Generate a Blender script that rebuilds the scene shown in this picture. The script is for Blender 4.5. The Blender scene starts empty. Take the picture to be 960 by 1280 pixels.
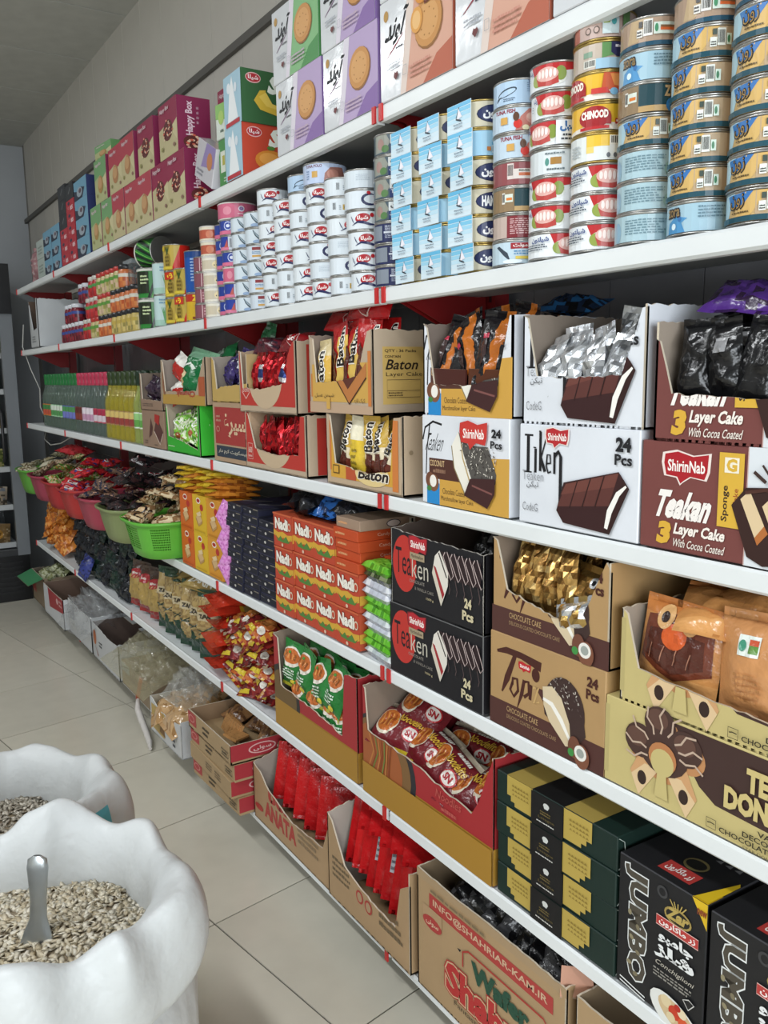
import bpy, bmesh, math, random
from math import sin, cos, pi, radians, sqrt, atan2
from mathutils import Vector, Matrix, Euler, noise

scene = bpy.context.scene
COL = scene.collection

# ---------------------------------------------------------------- camera
CAM_X, CAM_H = -0.8908, 1.317
YAW, PITCH, ROLL, FPX = 0.565925, 0.158185, -0.0143563, 1069.09
_fw = Vector((sin(YAW) * cos(PITCH), cos(YAW) * cos(PITCH), -sin(PITCH)))
_r = Vector((cos(YAW), -sin(YAW), 0.0))
_u = _r.cross(_fw)
_R = cos(ROLL) * _r + sin(ROLL) * _u
_U = -sin(ROLL) * _r + cos(ROLL) * _u
cam_data = bpy.data.cameras.new('camera')
cam_data.sensor_fit = 'VERTICAL'
cam_data.sensor_height = 24.0
cam_data.lens = FPX * 24.0 / 1280.0
cam_data.clip_start = 0.02
cam_data.clip_end = 60
cam = bpy.data.objects.new('camera', cam_data)
COL.objects.link(cam)
cam.matrix_world = Matrix(((_R.x, _U.x, -_fw.x, CAM_X), (_R.y, _U.y, -_fw.y, 0.0), (_R.z, _U.z, -_fw.z, CAM_H), (0, 0, 0, 1)))
scene.camera = cam

# ---------------------------------------------------------------- world, light, exposure
scene.view_settings.view_transform = 'Standard'
scene.view_settings.look = 'None'
scene.view_settings.gamma = 1.0
scene.view_settings.use_curve_mapping = False
scene.view_settings.exposure = -0.02
scene.cycles.use_denoising = True
scene.cycles.max_bounces = 6
scene.cycles.transparent_max_bounces = 12
scene.cycles.caustics_reflective = False
scene.cycles.caustics_refractive = False

world = bpy.data.worlds.new('world')
scene.world = world
world.use_nodes = True
world.node_tree.nodes['Background'].inputs[0].default_value = (0.80, 0.88, 1.0, 1)
world.node_tree.nodes['Background'].inputs[1].default_value = 1.0


def area(name, loc, rot, sx, sy, power, col):
    d = bpy.data.lights.new(name, 'AREA')
    d.shape = 'RECTANGLE'
    d.size, d.size_y, d.energy, d.color = sx, sy, power, col
    o = bpy.data.objects.new(name, d)
    COL.objects.link(o)
    o.location = loc
    o.rotation_euler = rot
    return o


# daylight through the shop front behind the photographer
area('shopfront_daylight', (-1.95, -3.36, 1.55), (radians(90), 0, 0), 3.6, 2.2, 205, (0.90, 0.96, 1.0))
# ceiling tube lamps over the aisle; the left pair is unseen, added for fill
for _x, _y, _p in ((-1.45, 0.9, 34), (-1.45, 3.7, 17), (-3.1, 0.9, 36), (-3.1, 3.7, 22)):
    area('tube_or_fill_light', (_x, _y, 2.79), (0, 0, 0), 0.16, 1.2, _p, (0.95, 0.98, 1.0))

# ---------------------------------------------------------------- colours and materials
def lin(h):
    if isinstance(h, str):
        h = tuple(int(h[i:i + 2], 16) / 255 for i in (0, 2, 4))
        return tuple(c / 12.92 if c <= 0.04045 else ((c + 0.055) / 1.055) ** 2.4 for c in h)
    return tuple(h[:3])


MATS = {}


def mat(name, rough=0.5, metal=0.0, spec=0.5, nscale=0.0, namp=0.0, bscale=0.0, bamp=0.0, coat=0.0, trans=0.0, alpha=1.0, ior=1.45, col=None, sheen=0.0):
    m = bpy.data.materials.new(name)
    m.use_nodes = True
    nt = m.node_tree
    b = nt.nodes['Principled BSDF']
    b.inputs['Roughness'].default_value = rough
    b.inputs['Metallic'].default_value = metal
    b.inputs['Specular IOR Level'].default_value = spec
    b.inputs['Coat Weight'].default_value = coat
    b.inputs['Coat Roughness'].default_value = 0.08
    b.inputs['Transmission Weight'].default_value = trans
    b.inputs['IOR'].default_value = ior
    b.inputs['Alpha'].default_value = alpha
    if col is None:
        a = nt.nodes.new('ShaderNodeAttribute')
        a.attribute_name = 'Col'
        src = a.outputs['Color']
    else:
        a = nt.nodes.new('ShaderNodeRGB')
        a.outputs[0].default_value = lin(col) + (1,)
        src = a.outputs[0]
    if namp > 0:
        tc = nt.nodes.new('ShaderNodeTexCoord')
        n = nt.nodes.new('ShaderNodeTexNoise')
        n.inputs['Scale'].default_value = nscale
        n.inputs['Detail'].default_value = 4
        nt.links.new(tc.outputs['Object'], n.inputs['Vector'])
        mr = nt.nodes.new('ShaderNodeMapRange')
        mr.inputs['From Min'].default_value = 0.25
        mr.inputs['From Max'].default_value = 0.75
        mr.inputs['To Min'].default_value = 1 - namp
        mr.inputs['To Max'].default_value = 1 + namp
        nt.links.new(n.outputs['Fac'], mr.inputs['Value'])
        mx = nt.nodes.new('ShaderNodeVectorMath')
        mx.operation = 'SCALE'
        nt.links.new(src, mx.inputs[0])
        nt.links.new(mr.outputs[0], mx.inputs['Scale'])
        src = mx.outputs[0]
    nt.links.new(src, b.inputs['Base Color'])
    if bamp > 0:
        tc = nt.nodes.new('ShaderNodeTexCoord')
        n = nt.nodes.new('ShaderNodeTexNoise')
        n.inputs['Scale'].default_value = bscale
        n.inputs['Detail'].default_value = 3
        nt.links.new(tc.outputs['Object'], n.inputs['Vector'])
        bp = nt.nodes.new('ShaderNodeBump')
        bp.inputs['Strength'].default_value = bamp
        bp.inputs['Distance'].default_value = 0.01
        nt.links.new(n.outputs['Fac'], bp.inputs['Height'])
        nt.links.new(bp.outputs[0], b.inputs['Normal'])
    MATS[name] = m
    return m


mat('card', 0.55, nscale=9, namp=0.06, bscale=60, bamp=0.03)
mat('gloss', 0.28, nscale=7, namp=0.03)
mat('ink', 0.5)
mat('film', 0.22, spec=0.6, bscale=45, bamp=0.35)
mat('foil', 0.27, metal=0.75, bscale=40, bamp=0.2)
mat('wrap', 0.12, spec=0.7, bscale=14, bamp=0.12, coat=0.6)
mat('tin', 0.3, metal=0.9, nscale=30, namp=0.08)
mat('can_print', 0.3, spec=0.5)
mat('steel_paint', 0.35, nscale=6, namp=0.05)
mat('plastic', 0.35, nscale=5, namp=0.04)
mat('matte', 0.8, nscale=12, namp=0.08)
mat('food', 0.6, nscale=60, namp=0.2, bscale=80, bamp=0.2)
mat('woven', 0.42, spec=0.45, nscale=10, namp=0.03, bscale=22, bamp=0.45)
mat('tile_gloss', 0.22, nscale=14, namp=0.035, bscale=5, bamp=0.01)
mat('wall_paint', 0.7, nscale=3, namp=0.05, bscale=40, bamp=0.04)
mat('clear_film', 0.10, trans=0.0, alpha=0.26, spec=1.0, bscale=26, bamp=1.0, coat=0.8)
mat('glass', 0.03, alpha=0.10, spec=0.5)
mat('liquid', 0.06, trans=0.55, spec=0.5, ior=1.33)
mat('pet', 0.06, alpha=0.6, spec=0.7)


# ---------------------------------------------------------------- mesh builder
class MB:
    """collects faces with a colour and a material each, and links them as ONE mesh object"""

    def __init__(s):
        s.v, s.f, s.c, s.m, s.sm = [], [], [], [], []

    def face(s, pts, col, m='card', smooth=False):
        n = len(s.v)
        s.v.extend(tuple(p) for p in pts)
        s.f.append(tuple(range(n, n + len(pts))))
        s.c.append(lin(col)); s.m.append(m); s.sm.append(smooth)

    def grid(s, rows, colf, m='card', smooth=True, close=False, flip=False):
        """rows: equal-length lists of points; colf(i, j) colour of the cell, or one colour"""
        n = len(s.v)
        w = len(rows[0])
        for r in rows:
            s.v.extend(tuple(p) for p in r)
        for i in range(len(rows) - 1):
            for j in range(w if close else w - 1):
                k = (j + 1) % w
                q = (n + i * w + j, n + i * w + k, n + (i + 1) * w + k, n + (i + 1) * w + j)
                s.f.append(q[::-1] if flip else q)
                c = colf(i, j) if callable(colf) else colf
                s.c.append(lin(c)); s.m.append(m); s.sm.append(smooth)

    def box(s, x0, y0, z0, x1, y1, z1, col, m='card', cols=None):
        """cols: optional dict of side name -> colour (f b l r t d)"""
        P = [(x0, y0, z0), (x1, y0, z0), (x1, y1, z0), (x0, y1, z0), (x0, y0, z1), (x1, y0, z1), (x1, y1, z1), (x0, y1, z1)]
        for k, q in (('d', (3, 2, 1, 0)), ('t', (4, 5, 6, 7)), ('f', (0, 1, 5, 4)), ('r', (1, 2, 6, 5)), ('b', (2, 3, 7, 6)), ('l', (3, 0, 4, 7))):
            s.face([P[i] for i in q], (cols or {}).get(k, col), m)

    def prism(s, pts, y0, y1, col, m='card', side=None):
        """pts (x, z) counter-clockwise seen from the front (-y); extruded from y0 to y1"""
        s.face([(x, y0, z) for x, z in pts], col, m)
        s.face([(x, y1, z) for x, z in reversed(pts)], side or col, m)
        for i in range(len(pts)):
            a, b = pts[i], pts[(i + 1) % len(pts)]
            s.face([(a[0], y0, a[1]), (a[0], y1, a[1]), (b[0], y1, b[1]), (b[0], y0, b[1])], side or col, m)

    def lathe(s, prof, col, m='card', seg=24, smooth=True, cx=0, cy=0, cap=True):
        """prof: (r, z[, colour]) from bottom to top"""
        rows = [[(cx + p[0] * cos(2 * pi * k / seg), cy + p[0] * sin(2 * pi * k / seg), p[1]) for k in range(seg)] for p in prof]
        s.grid(rows, lambda i, j: prof[i][2] if len(prof[i]) > 2 else col, m, smooth, close=True)
        if cap:
            s.face(rows[-1], prof[-1][2] if len(prof[-1]) > 2 else col, m)
            s.face(rows[0][::-1], prof[0][2] if len(prof[0]) > 2 else col, m)

    def tube(s, pts, r, col, m='card', seg=6):
        rows = []
        for i, p in enumerate(pts):
            p = Vector(p)
            d = (Vector(pts[min(i + 1, len(pts) - 1)]) - Vector(pts[max(i - 1, 0)])).normalized()
            a = d.orthogonal().normalized() if i == 0 else (a - d * a.dot(d)).normalized()
            b = d.cross(a)
            rr = r[i] if isinstance(r, (list, tuple)) else r
            rows.append([p + rr * (cos(2 * pi * k / seg) * a + sin(2 * pi * k / seg) * b) for k in range(seg)])
        s.grid(rows, col, m, True, close=True, flip=False)
        s.face(rows[0][::-1], col, m); s.face(rows[-1], col, m)

    def mesh(s, name):
        me = bpy.data.meshes.new(name)
        me.from_pydata(s.v, [], s.f)
        names = list(dict.fromkeys(s.m))
        for n in names:
            me.materials.append(MATS[n])
        me.polygons.foreach_set('material_index', [names.index(n) for n in s.m])
        me.polygons.foreach_set('use_smooth', s.sm)
        at = me.attributes.new('Col', 'FLOAT_COLOR', 'FACE')
        at.data.foreach_set('color', [x for c in s.c for x in (*c, 1.0)])
        me.update()
        return me

    def obj(s, name, parent=None):
        return link(s.mesh(name), name, parent)


def link(me, name, parent=None):
    o = bpy.data.objects.new(name, me)
    COL.objects.link(o)
    if parent is not None:
        o.parent = parent
    return o


def tag(o, label, cat, group=None, kind=None):
    o['label'] = label
    o['category'] = cat
    if group:
        o['group'] = group
    if kind:
        o['kind'] = kind
    return o


def empty(name, loc=(0, 0, 0), rz=0.0):
    o = bpy.data.objects.new(name, None)
    COL.objects.link(o)
    o.location = loc
    o.rotation_euler = (0, 0, rz)
    return o


def put(o, loc, rot=0.0):
    o.location = loc
    o.rotation_euler = rot if isinstance(rot, (tuple, list)) else (0, 0, rot)
    return o


def copy_tree(o, parent=None):
    c = o.copy()
    COL.objects.link(c)
    if parent is not None:
        c.parent = parent
    for ch in o.children:
        copy_tree(ch, c)
    return c


def structure(o):
    o['kind'] = 'structure'
    return o


WORDS = ['', 'first', 'second', 'third', 'fourth', 'fifth', 'sixth', 'seventh', 'eighth', 'ninth', 'tenth', 'eleventh', 'twelfth', 'thirteenth', 'fourteenth', 'fifteenth', 'sixteenth', 'seventeenth', 'eighteenth', 'nineteenth', 'twentieth']


def level(i, n, ):
    """name of layer i (0 = bottom) in a stack of n"""
    if n == 1:
        return 'standing alone'
    if i == 0:
        return 'at bottom'
    if i == n - 1:
        return 'on top'
    return WORDS[i + 1] + ' from bottom'


# ---------------------------------------------------------------- flat print (lettering and pictures)
_AR = {}
for _ch, _f in {'ا': 'ﺍﺎ', 'آ': 'ﺁﺂ', 'د': 'ﺩﺪ', 'ذ': 'ﺫﺬ', 'ر': 'ﺭﺮ', 'ز': 'ﺯﺰ', 'ژ': 'ﮊﮋ', 'و': 'ﻭﻮ'}.items():
    _AR[_ch] = (_f[0], _f[1], None, None)
for _ch, _f in {'ب': 'ﺏﺐﺑﺒ', 'پ': 'ﭖﭗﭘﭙ', 'ت': 'ﺕﺖﺗﺘ', 'ج': 'ﺝﺞﺟﺠ', 'چ': 'ﭺﭻﭼﭽ', 'ح': 'ﺡﺢﺣﺤ', 'خ': 'ﺥﺦﺧﺨ', 'س': 'ﺱﺲﺳﺴ', 'ش': 'ﺵﺶﺷﺸ',
                'ع': 'ﻉﻊﻋﻌ', 'غ': 'ﻍﻎﻏﻐ', 'ف': 'ﻑﻒﻓﻔ', 'ق': 'ﻕﻖﻗﻘ', 'ک': 'ﮎﮏﮐﮑ', 'گ': 'ﮒﮓﮔﮕ', 'ل': 'ﻝﻞﻟﻠ', 'م': 'ﻡﻢﻣﻤ', 'ن': 'ﻥﻦﻧﻨ',
                'ه': 'ﻩﻪﻫﻬ', 'ی': 'ﯼﯽﯾﯿ', 'ط': 'ﻁﻂﻃﻄ', 'ص': 'ﺹﺺﺻﺼ', 'ض': 'ﺽﺾﺿﻀ'}.items():
    _AR[_ch] = tuple(_f)


def shape_ar(s):
    """joined letter forms, laid out right to left"""
    out = []
    for i, c in enumerate(s):
        if c not in _AR:
            out.append(c)
            continue
        before = i > 0 and s[i - 1] in _AR and _AR[s[i - 1]][2] is not None
        after = i + 1 < len(s) and s[i + 1] in _AR and _AR[c][2] is not None
        out.append(_AR[c][3 if before and after else 1 if before else 2 if after else 0])
    return ''.join(reversed(out))


_TXT = {}


def text_tris(s, bold=0.0):
    """triangles of a line of lettering, fitted to the unit square; plus its aspect"""
    k = (s, bold)
    if k not in _TXT:
        c = bpy.data.curves.new('txt', 'FONT')
        c.body = shape_ar(s) if any(ch in _AR for ch in s) else s
        c.offset = bold
        c.resolution_u = 2
        c.fill_mode = 'FRONT'
        o = bpy.data.objects.new('txt', c)
        COL.objects.link(o)
        me = o.evaluated_get(bpy.context.evaluated_depsgraph_get()).to_mesh()
        vs = [(v.co.x, v.co.y) for v in me.vertices]
        fs = [tuple(p.vertices) for p in me.polygons]
        bpy.data.objects.remove(o)
        bpy.data.curves.remove(c)
        x0, x1 = min(v[0] for v in vs), max(v[0] for v in vs)
        y0, y1 = min(v[1] for v in vs), max(v[1] for v in vs)
        _TXT[k] = ([((x - x0) / (x1 - x0), (y - y0) / (y1 - y0)) for x, y in vs], fs, (x1 - x0) / (y1 - y0), x1 - x0, y1 - y0)
    return _TXT[k]


def clip_poly(poly, conv):
    """poly cut to a convex counter-clockwise polygon"""
    for i in range(len(conv)):
        (ax, ay), (bx, by) = conv[i], conv[(i + 1) % len(conv)]
        out = []
        for j in range(len(poly)):
            p, q = poly[j], poly[(j + 1) % len(poly)]
            dp = (bx - ax) * (p[1] - ay) - (by - ay) * (p[0] - ax)
            dq = (bx - ax) * (q[1] - ay) - (by - ay) * (q[0] - ax)
            if dp >= 0:
                out.append(p)
            if (dp > 0 > dq) or (dp < 0 < dq):
                t = dp / (dp - dq)
                out.append((p[0] + t * (q[0] - p[0]), p[1] + t * (q[1] - p[1])))
        poly = out
        if len(poly) < 3:
            return []
    return poly


class Art:
    """print on one face of w x h metres; positions are fractions of the face, (0, 0) lower left"""

    def __init__(s, w, h):
        s.w, s.h, s.items = w, h, []

    def poly(s, pts, col, kind='picture'):
        s.items.append((kind, [[(x * s.w, y * s.h) for x, y in pts]], col))
        return s

    def r(s, x0, y0, x1, y1, col, kind='picture'):
        return s.poly([(x0, y0), (x1, y0), (x1, y1), (x0, y1)], col, kind)

    def e(s, cx, cy, rx, ry, col, n=18, rot=0.0, a0=0.0, a1=360.0, kind='picture'):
        """ellipse; ry counts in face heights, rx in face widths"""
        pts = []
        full = abs(a1 - a0) >= 360
        for k in range(n if full else n + 1):
            t = radians(a0 + (a1 - a0) * k / n)
            x, y = rx * s.w * cos(t), ry * s.h * sin(t)
            x, y = x * cos(rot) - y * sin(rot), x * sin(rot) + y * cos(rot)
            pts.append((cx + x / s.w, cy + y / s.h))
        return s.poly(pts, col, kind)

    def line(s, pts, wd, col, kind='picture', close=False):
        """stroke; wd in face heights (or a list of widths)"""
        P = [Vector((x * s.w, y * s.h)) for x, y in pts]
        if close:
            P = P + [P[0]]
        L, Rr = [], []
        for i, p in enumerate(P):
            if close and i in (0, len(P) - 1):
                d = (P[1] - P[-2]).normalized()
            else:
                d = (P[min(i + 1, len(P) - 1)] - P[max(i - 1, 0)]).normalized()
            n = Vector((-d.y, d.x)) * (wd[i] if isinstance(wd, (list, tuple)) else wd) * s.h / 2
            L.append(p + n); Rr.append(p - n)
        s.items.append((kind, [[tuple(Rr[i]), tuple(Rr[i + 1]), tuple(L[i + 1]), tuple(L[i])] for i in range(len(P) - 1)], col))
        return s

    def t(s, txt, x0, y0, x1, y1, col, bold=0.0, sh=0.0, rot=0.0, arc=0.0):
        """lettering fitted to the rectangle; sh slants it, rot turns it (degrees, 90 reads upwards)"""
        vs, fs = text_tris(txt, bold)[:2]
        W, H = (x1 - x0) * s.w, (y1 - y0) * s.h
        out = []
        for x, y in vs:
            if rot == 90:
                x, y = 1 - y, x
            elif rot == -90:
                x, y = y, 1 - x
            elif rot == 180:
                x, y = 1 - x, 1 - y
            X, Y = x * W + sh * (y - 0.5) * H, y * H + arc * H * (1 - (2 * x - 1) ** 2)
            out.append((x0 * s.w + X, y0 * s.h + Y))
        s.items.append(('lettering', [[out[i] for i in f] for f in fs], col))
        return s

    def ot(s, txt, x0, y0, x1, y1, layers, sh=0.0, rot=0.0):
        """outlined lettering: layers (boldness, colour) from the widest to the innermost, all on the same letter bodies"""
        w0, h0 = text_tris(txt, 0.0)[3:]
        if abs(rot) == 90:
            w0, h0 = h0, w0
        for bold, col in layers:
            w, h = text_tris(txt, bold)[3:]
            if abs(rot) == 90:
                w, h = h, w
            gx, gy = (w / w0 - 1) * (x1 - x0) / 2, (h / h0 - 1) * (y1 - y0) / 2
            s.t(txt, x0 - gx, y0 - gy, x1 + gx, y1 + gy, col, bold, sh, rot)
        return s

    def words(s, x0, y0, x1, y1, n, col, seed=0, right=False):
        """n rows of unreadably small lettering drawn as short strokes of uneven length"""
        rnd = random.Random(seed)
        ps = []
        rh = (y1 - y0) / n
        for i in range(n):
            y = y1 - (i + 0.75) * rh
            x = x0 + (rnd.random() * 0.2 * (x1 - x0) if right else 0)
            end = x1 - (0 if right else rnd.random() * 0.25 * (x1 - x0))
            while x < end:
                l = min((0.05 + 0.1 * rnd.random()) * (x1 - x0), end - x)
                hh = rh * (0.38 + 0.2 * rnd.random())
                ps.append([(x * s.w, y * s.h), ((x + l) * s.w, y * s.h), ((x + l) * s.w, (y + hh) * s.h), (x * s.w, (y + hh) * s.h)])
                x += l + 0.025 * (x1 - x0)
        s.items.append(('lettering', ps, col))
        return s

    def barcode(s, x0, y0, x1, y1, bg='e8e6df', seed=1):
        s.r(x0, y0, x1, y1, bg)
        rnd = random.Random(seed)
        x = x0 + 0.1 * (x1 - x0)
        ps = []
        while x < x1 - 0.12 * (x1 - x0):
            l = (0.03 + 0.04 * rnd.random()) * (x1 - x0)
            ps.append([(x * s.w, (y0 + 0.15 * (y1 - y0)) * s.h), ((x + l) * s.w, (y0 + 0.15 * (y1 - y0)) * s.h), ((x + l) * s.w, (y1 - 0.1 * (y1 - y0)) * s.h), (x * s.w, (y1 - 0.1 * (y1 - y0)) * s.h)])
            x += l + (0.03 + 0.04 * rnd.random()) * (x1 - x0)
        s.items.append(('picture', ps, '222222'))
        return s

    def build(s, mp, parent, m='ink', clip=None, strips=None, ystrips=None, eps=0.00025, split=True):
        """mp(x, y, lift) -> point; clip: convex pieces in metres; one child for pictures, one for lettering"""
        out = {}
        eps = min(eps, .0035 / max(1, len(s.items)))
        for li, (kind, polys, col) in enumerate(s.items):
            k = kind if split else 'print'
            b = out.setdefault(k, MB())
            for p in polys:
                area2 = sum(p[i][0] * p[(i + 1) % len(p)][1] - p[(i + 1) % len(p)][0] * p[i][1] for i in range(len(p)))
                if area2 < 0:
                    p = p[::-1]
                pcs = [p]
                if clip is not None:
                    pcs = [q for c in clip for q in [clip_poly(p, c)] if q]
                if strips:
                    nx = []
                    for q in pcs:
                        a, z = min(t[0] for t in q), max(t[0] for t in q)
                        for k2 in range(int(a // strips), int(z // strips) + 1):
                            cq = clip_poly(q, [(k2 * strips, -9), ((k2 + 1) * strips, -9), ((k2 + 1) * strips, 9), (k2 * strips, 9)])
                            if cq:
                                nx.append(cq)
                    pcs = nx
                if ystrips:
                    nx = []
                    for q in pcs:
                        a, z = min(t[1] for t in q), max(t[1] for t in q)
                        for k2 in range(int(a // ystrips), int(z // ystrips) + 1):
                            cq = clip_poly(q, [(-9, k2 * ystrips), (9, k2 * ystrips), (9, (k2 + 1) * ystrips), (-9, (k2 + 1) * ystrips)])
                            if cq:
                                nx.append(cq)
                    pcs = nx
                for q in pcs:
                    b.face([mp(x, y, eps * (li + 2)) for x, y in q], col, m)
        return [b.obj(k, parent) for k, b in out.items() if b.f]

    # -------- small recurring marks
    def brand_flag(s, cx, cy, w, h, txt='ShirinNab', col='b3222c', edge='e9d9d2'):
        """the red speech-flag mark with white lettering"""
        for k, c in ((1.12, edge), (1.0, col)):
            pts = [(-.5, .40), (-.2, .5), (.15, .36), (.5, .46), (.48, -.1), (.42, -.36), (.1, -.30), (-.05, -.46), (-.12, -.56), (-.2, -.34), (-.46, -.30), (-.52, .1)]
            s.poly([(cx + x * w * k, cy + y * h * k) for x, y in pts], c)
        s.t(txt, cx - .43 * w, cy - .17 * h, cx + .43 * w, cy + .23 * h, 'f6efe9', 0.02)
        return s


def plane_map(o, u, v):
    """mapper onto a flat face: origin o, unit directions u and v"""
    o, u, v = Vector(o), Vector(u).normalized(), Vector(v).normalized()
    n = u.cross(v)
    return lambda x, y, l: o + u * x + v * y + n * l


def front_map(x0, y, z0):
    return plane_map((x0, y, z0), (1, 0, 0), (0, 0, 1))


def side_map(x, y0, z0):
    return plane_map((x, y0, z0), (0, 1, 0), (0, 0, 1))


def top_map(x0, y0, z):
    return plane_map((x0, y0, z), (1, 0, 0), (0, 1, 0))


# ---------------------------------------------------------------- shelf levels and places along the shelf
LEVEL = {'A': 1.8051, 'B': 1.4819, 'C': 1.0878, 'D': 0.7339, 'E': 0.4269, 'F': 0.1002}
FACE = -pi / 2            # a thing whose front looks out over the aisle


def along(px, z, X=0.0):
    """distance along the shelves at which the plane X = const crosses an image column at height z"""
    c = (px - 480) / FPX
    d = _R - _fw * c
    return -(d.x * (X - CAM_X) + d.z * (z - CAM_H)) / d.y


def at(sh, px, X=0.0):
    return along(px, LEVEL[sh], X)

# ================================================================ the room
WALL_X, FAR_Y, CEIL_Z, LEFT_X, NEAR_Y = 0.31, 6.25, 2.84, -4.2, -3.4
BAY0, BAY = 1.4024, 0.92

# floor: slab with grout colour, tiles laid slightly askew to the shelves
b = MB()
b.box(LEFT_X, NEAR_Y, -0.12, WALL_X + 0.2, FAR_Y + 0.2, -0.003, '5f5a52', 'matte')
floor = structure(b.obj('floor'))
TA = -0.17556
tu, tn = Vector((sin(TA), cos(TA))), Vector((cos(TA), -sin(TA)))
room_rect = [(LEFT_X, NEAR_Y), (WALL_X, NEAR_Y), (WALL_X, FAR_Y), (LEFT_X, FAR_Y)]
rnd = random.Random(4)
for i in range(-12, 16):
    for j in range(-16, 8):
        g = 0.0022
        c = []
        for a, e in ((g, g), (0.5 - g, g), (0.5 - g, 0.5 - g), (g, 0.5 - g)):
            p = Vector((CAM_X, 0)) + tu * (0.1935 + 0.5 * i + a) + tn * (0.4715 + 0.5 * j + e)
            c.append((p.x, p.y))
        if sum(c[k][0] * c[(k + 1) % 4][1] - c[(k + 1) % 4][0] * c[k][1] for k in range(4)) < 0:
            c.reverse()
        c = clip_poly(c, room_rect)
        if len(c) < 3:
            continue
        m = MB()
        t = rnd.uniform(-4, 4)
        colr = tuple(x * (1 + t / 100) for x in lin('cfcabb'))
        m.face([(x, y, 0) for x, y in c], colr, 'tile_gloss')
        for k in range(len(c)):
            p, q = c[k], c[(k + 1) % len(c)]
            m.face([(p[0], p[1], -0.003), (q[0], q[1], -0.003), (q[0], q[1], 0), (p[0], p[1], 0)], colr, 'tile_gloss')
        m.obj('tile', floor)

# walls
b = MB()
b.box(WALL_X, NEAR_Y, 0, WALL_X + 0.15, FAR_Y + 0.15, CEIL_Z, '8a8780', 'wall_paint')
wall_right = structure(b.obj('wall_right'))
tile_me = None
for i in range(29):
    for j in range(4, 9):
        if tile_me is None:
            m = MB()
            m.box(-0.004, -0.0988, -0.1048, 0.001, 0.0988, 0.1048, '6d6d70', 'tile_gloss')
            tile_me = m.mesh('tile')
        y = 0.515 + 0.2 * i + 0.1
        if y > FAR_Y - 0.1:
            continue
        link(tile_me, 'tile', wall_right).location = (WALL_X, y, 0.0 + 0.213 * j - 0.04)
for j in range(2, 4):
    for i in range(18, 29):
        y = 0.515 + 0.2 * i + 0.1
        link(tile_me, 'tile', wall_right).location = (WALL_X, y, 0.213 * j - 0.04)
m = MB()
m.box(-0.006, -0.1235, 1.80, 0.001, 0.1235, CEIL_Z, 'c6c2ba', 'wall_paint')
pan_me = m.mesh('panel')
for i in range(22):
    link(pan_me, 'panel', wall_right).location = (WALL_X, 0.80 + 0.25 * i, 0)
b = MB()
b.box(WALL_X - 0.022, 0.3, 2.345, WALL_X - 0.006, FAR_Y, 2.370, '64625e', 'wall_paint')
structure(b.obj('trim_1'))

b = MB()
b.box(LEFT_X, FAR_Y, 0, WALL_X, FAR_Y + 0.15, CEIL_Z, '9da0a3', 'wall_paint')
structure(b.obj('wall_far'))
b = MB()
b.box(LEFT_X - 0.15, NEAR_Y, 0, LEFT_X, FAR_Y + 0.15, CEIL_Z, '9a9891', 'wall_paint')
structure(b.obj('wall_left'))
# shop front wall with its wide window, behind the photographer
b = MB()
b.box(LEFT_X, NEAR_Y - 0.15, 0, WALL_X, NEAR_Y, 0.35, '9a9891', 'wall_paint')
b.box(LEFT_X, NEAR_Y - 0.15, 2.7, WALL_X, NEAR_Y, CEIL_Z, '9a9891', 'wall_paint')
b.box(LEFT_X, NEAR_Y - 0.15, 0.35, LEFT_X + 0.4, NEAR_Y, 2.7, '9a9891', 'wall_paint')
b.box(WALL_X - 0.4, NEAR_Y - 0.15, 0.35, WALL_X, NEAR_Y, 2.7, '9a9891', 'wall_paint')
structure(b.obj('wall_near'))

b = MB()
b.box(LEFT_X, NEAR_Y, CEIL_Z, WALL_X + 0.15, FAR_Y + 0.15, CEIL_Z + 0.1, '6a6a66', 'wall_paint')
ceiling = structure(b.obj('ceiling'))
m = MB()
m.box(-0.296, -0.296, -0.012, 0.296, 0.296, 0.001, 'b8b8b2', 'matte')
cp = m.mesh('panel')
for i in range(5):
    for j in range(6):
        link(cp, 'panel', ceiling).location = (WALL_X - 0.30 - 0.6 * i, FAR_Y - 0.30 - 0.6 * j, CEIL_Z)
# housings of the tube lamps, with a left pair for the added fill
for x, y in ((-1.45, 0.9), (-1.45, 3.7), (-3.1, 0.9), (-3.1, 3.7)):
    m = MB()
    m.box(-0.10, -0.66, -0.012, 0.10, 0.66, 0.03, 'd8d8d4', 'steel_paint')
    o = put(m.obj('tube_or_fill_lamp'), (x, y, CEIL_Z - 0.03 - 0.0))
    tag(o, 'white ceiling tube lamp over the ' + ('aisle' if x > -2 else 'left side as added fill light') + ', ' + ('near the shop front' if y < 2 else 'towards the far wall'), 'lamp')

# ================================================================ shelving units
def shelf_mesh(w, lip):
    m = MB()
    # plate, rolled front lip
    prof = [(0.245, -0.004), (0.008, -0.004), (0.003, -0.002), (0.0, -0.006), (0.0, -lip + 0.004), (0.004, -lip), (0.018, -lip), (0.018, -lip + 0.003), (0.006, -lip + 0.006), (0.006, -0.010), (0.245, -0.010)]
    h = w / 2
    rows = [[(x, s * h, z) for x, z in prof] for s in (1, -1)]
    n = len(prof)
    for i in range(n):
        a, c = prof[i], prof[(i + 1) % n]
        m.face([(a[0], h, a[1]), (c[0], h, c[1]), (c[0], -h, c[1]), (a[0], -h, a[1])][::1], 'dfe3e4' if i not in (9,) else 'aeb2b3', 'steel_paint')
    m.face([(x, h, z) for x, z in prof][::-1], 'dfe3e4', 'steel_paint')
    m.face([(x, -h, z) for x, z in prof], 'dfe3e4', 'steel_paint')
    return m.mesh('shelf')


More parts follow.
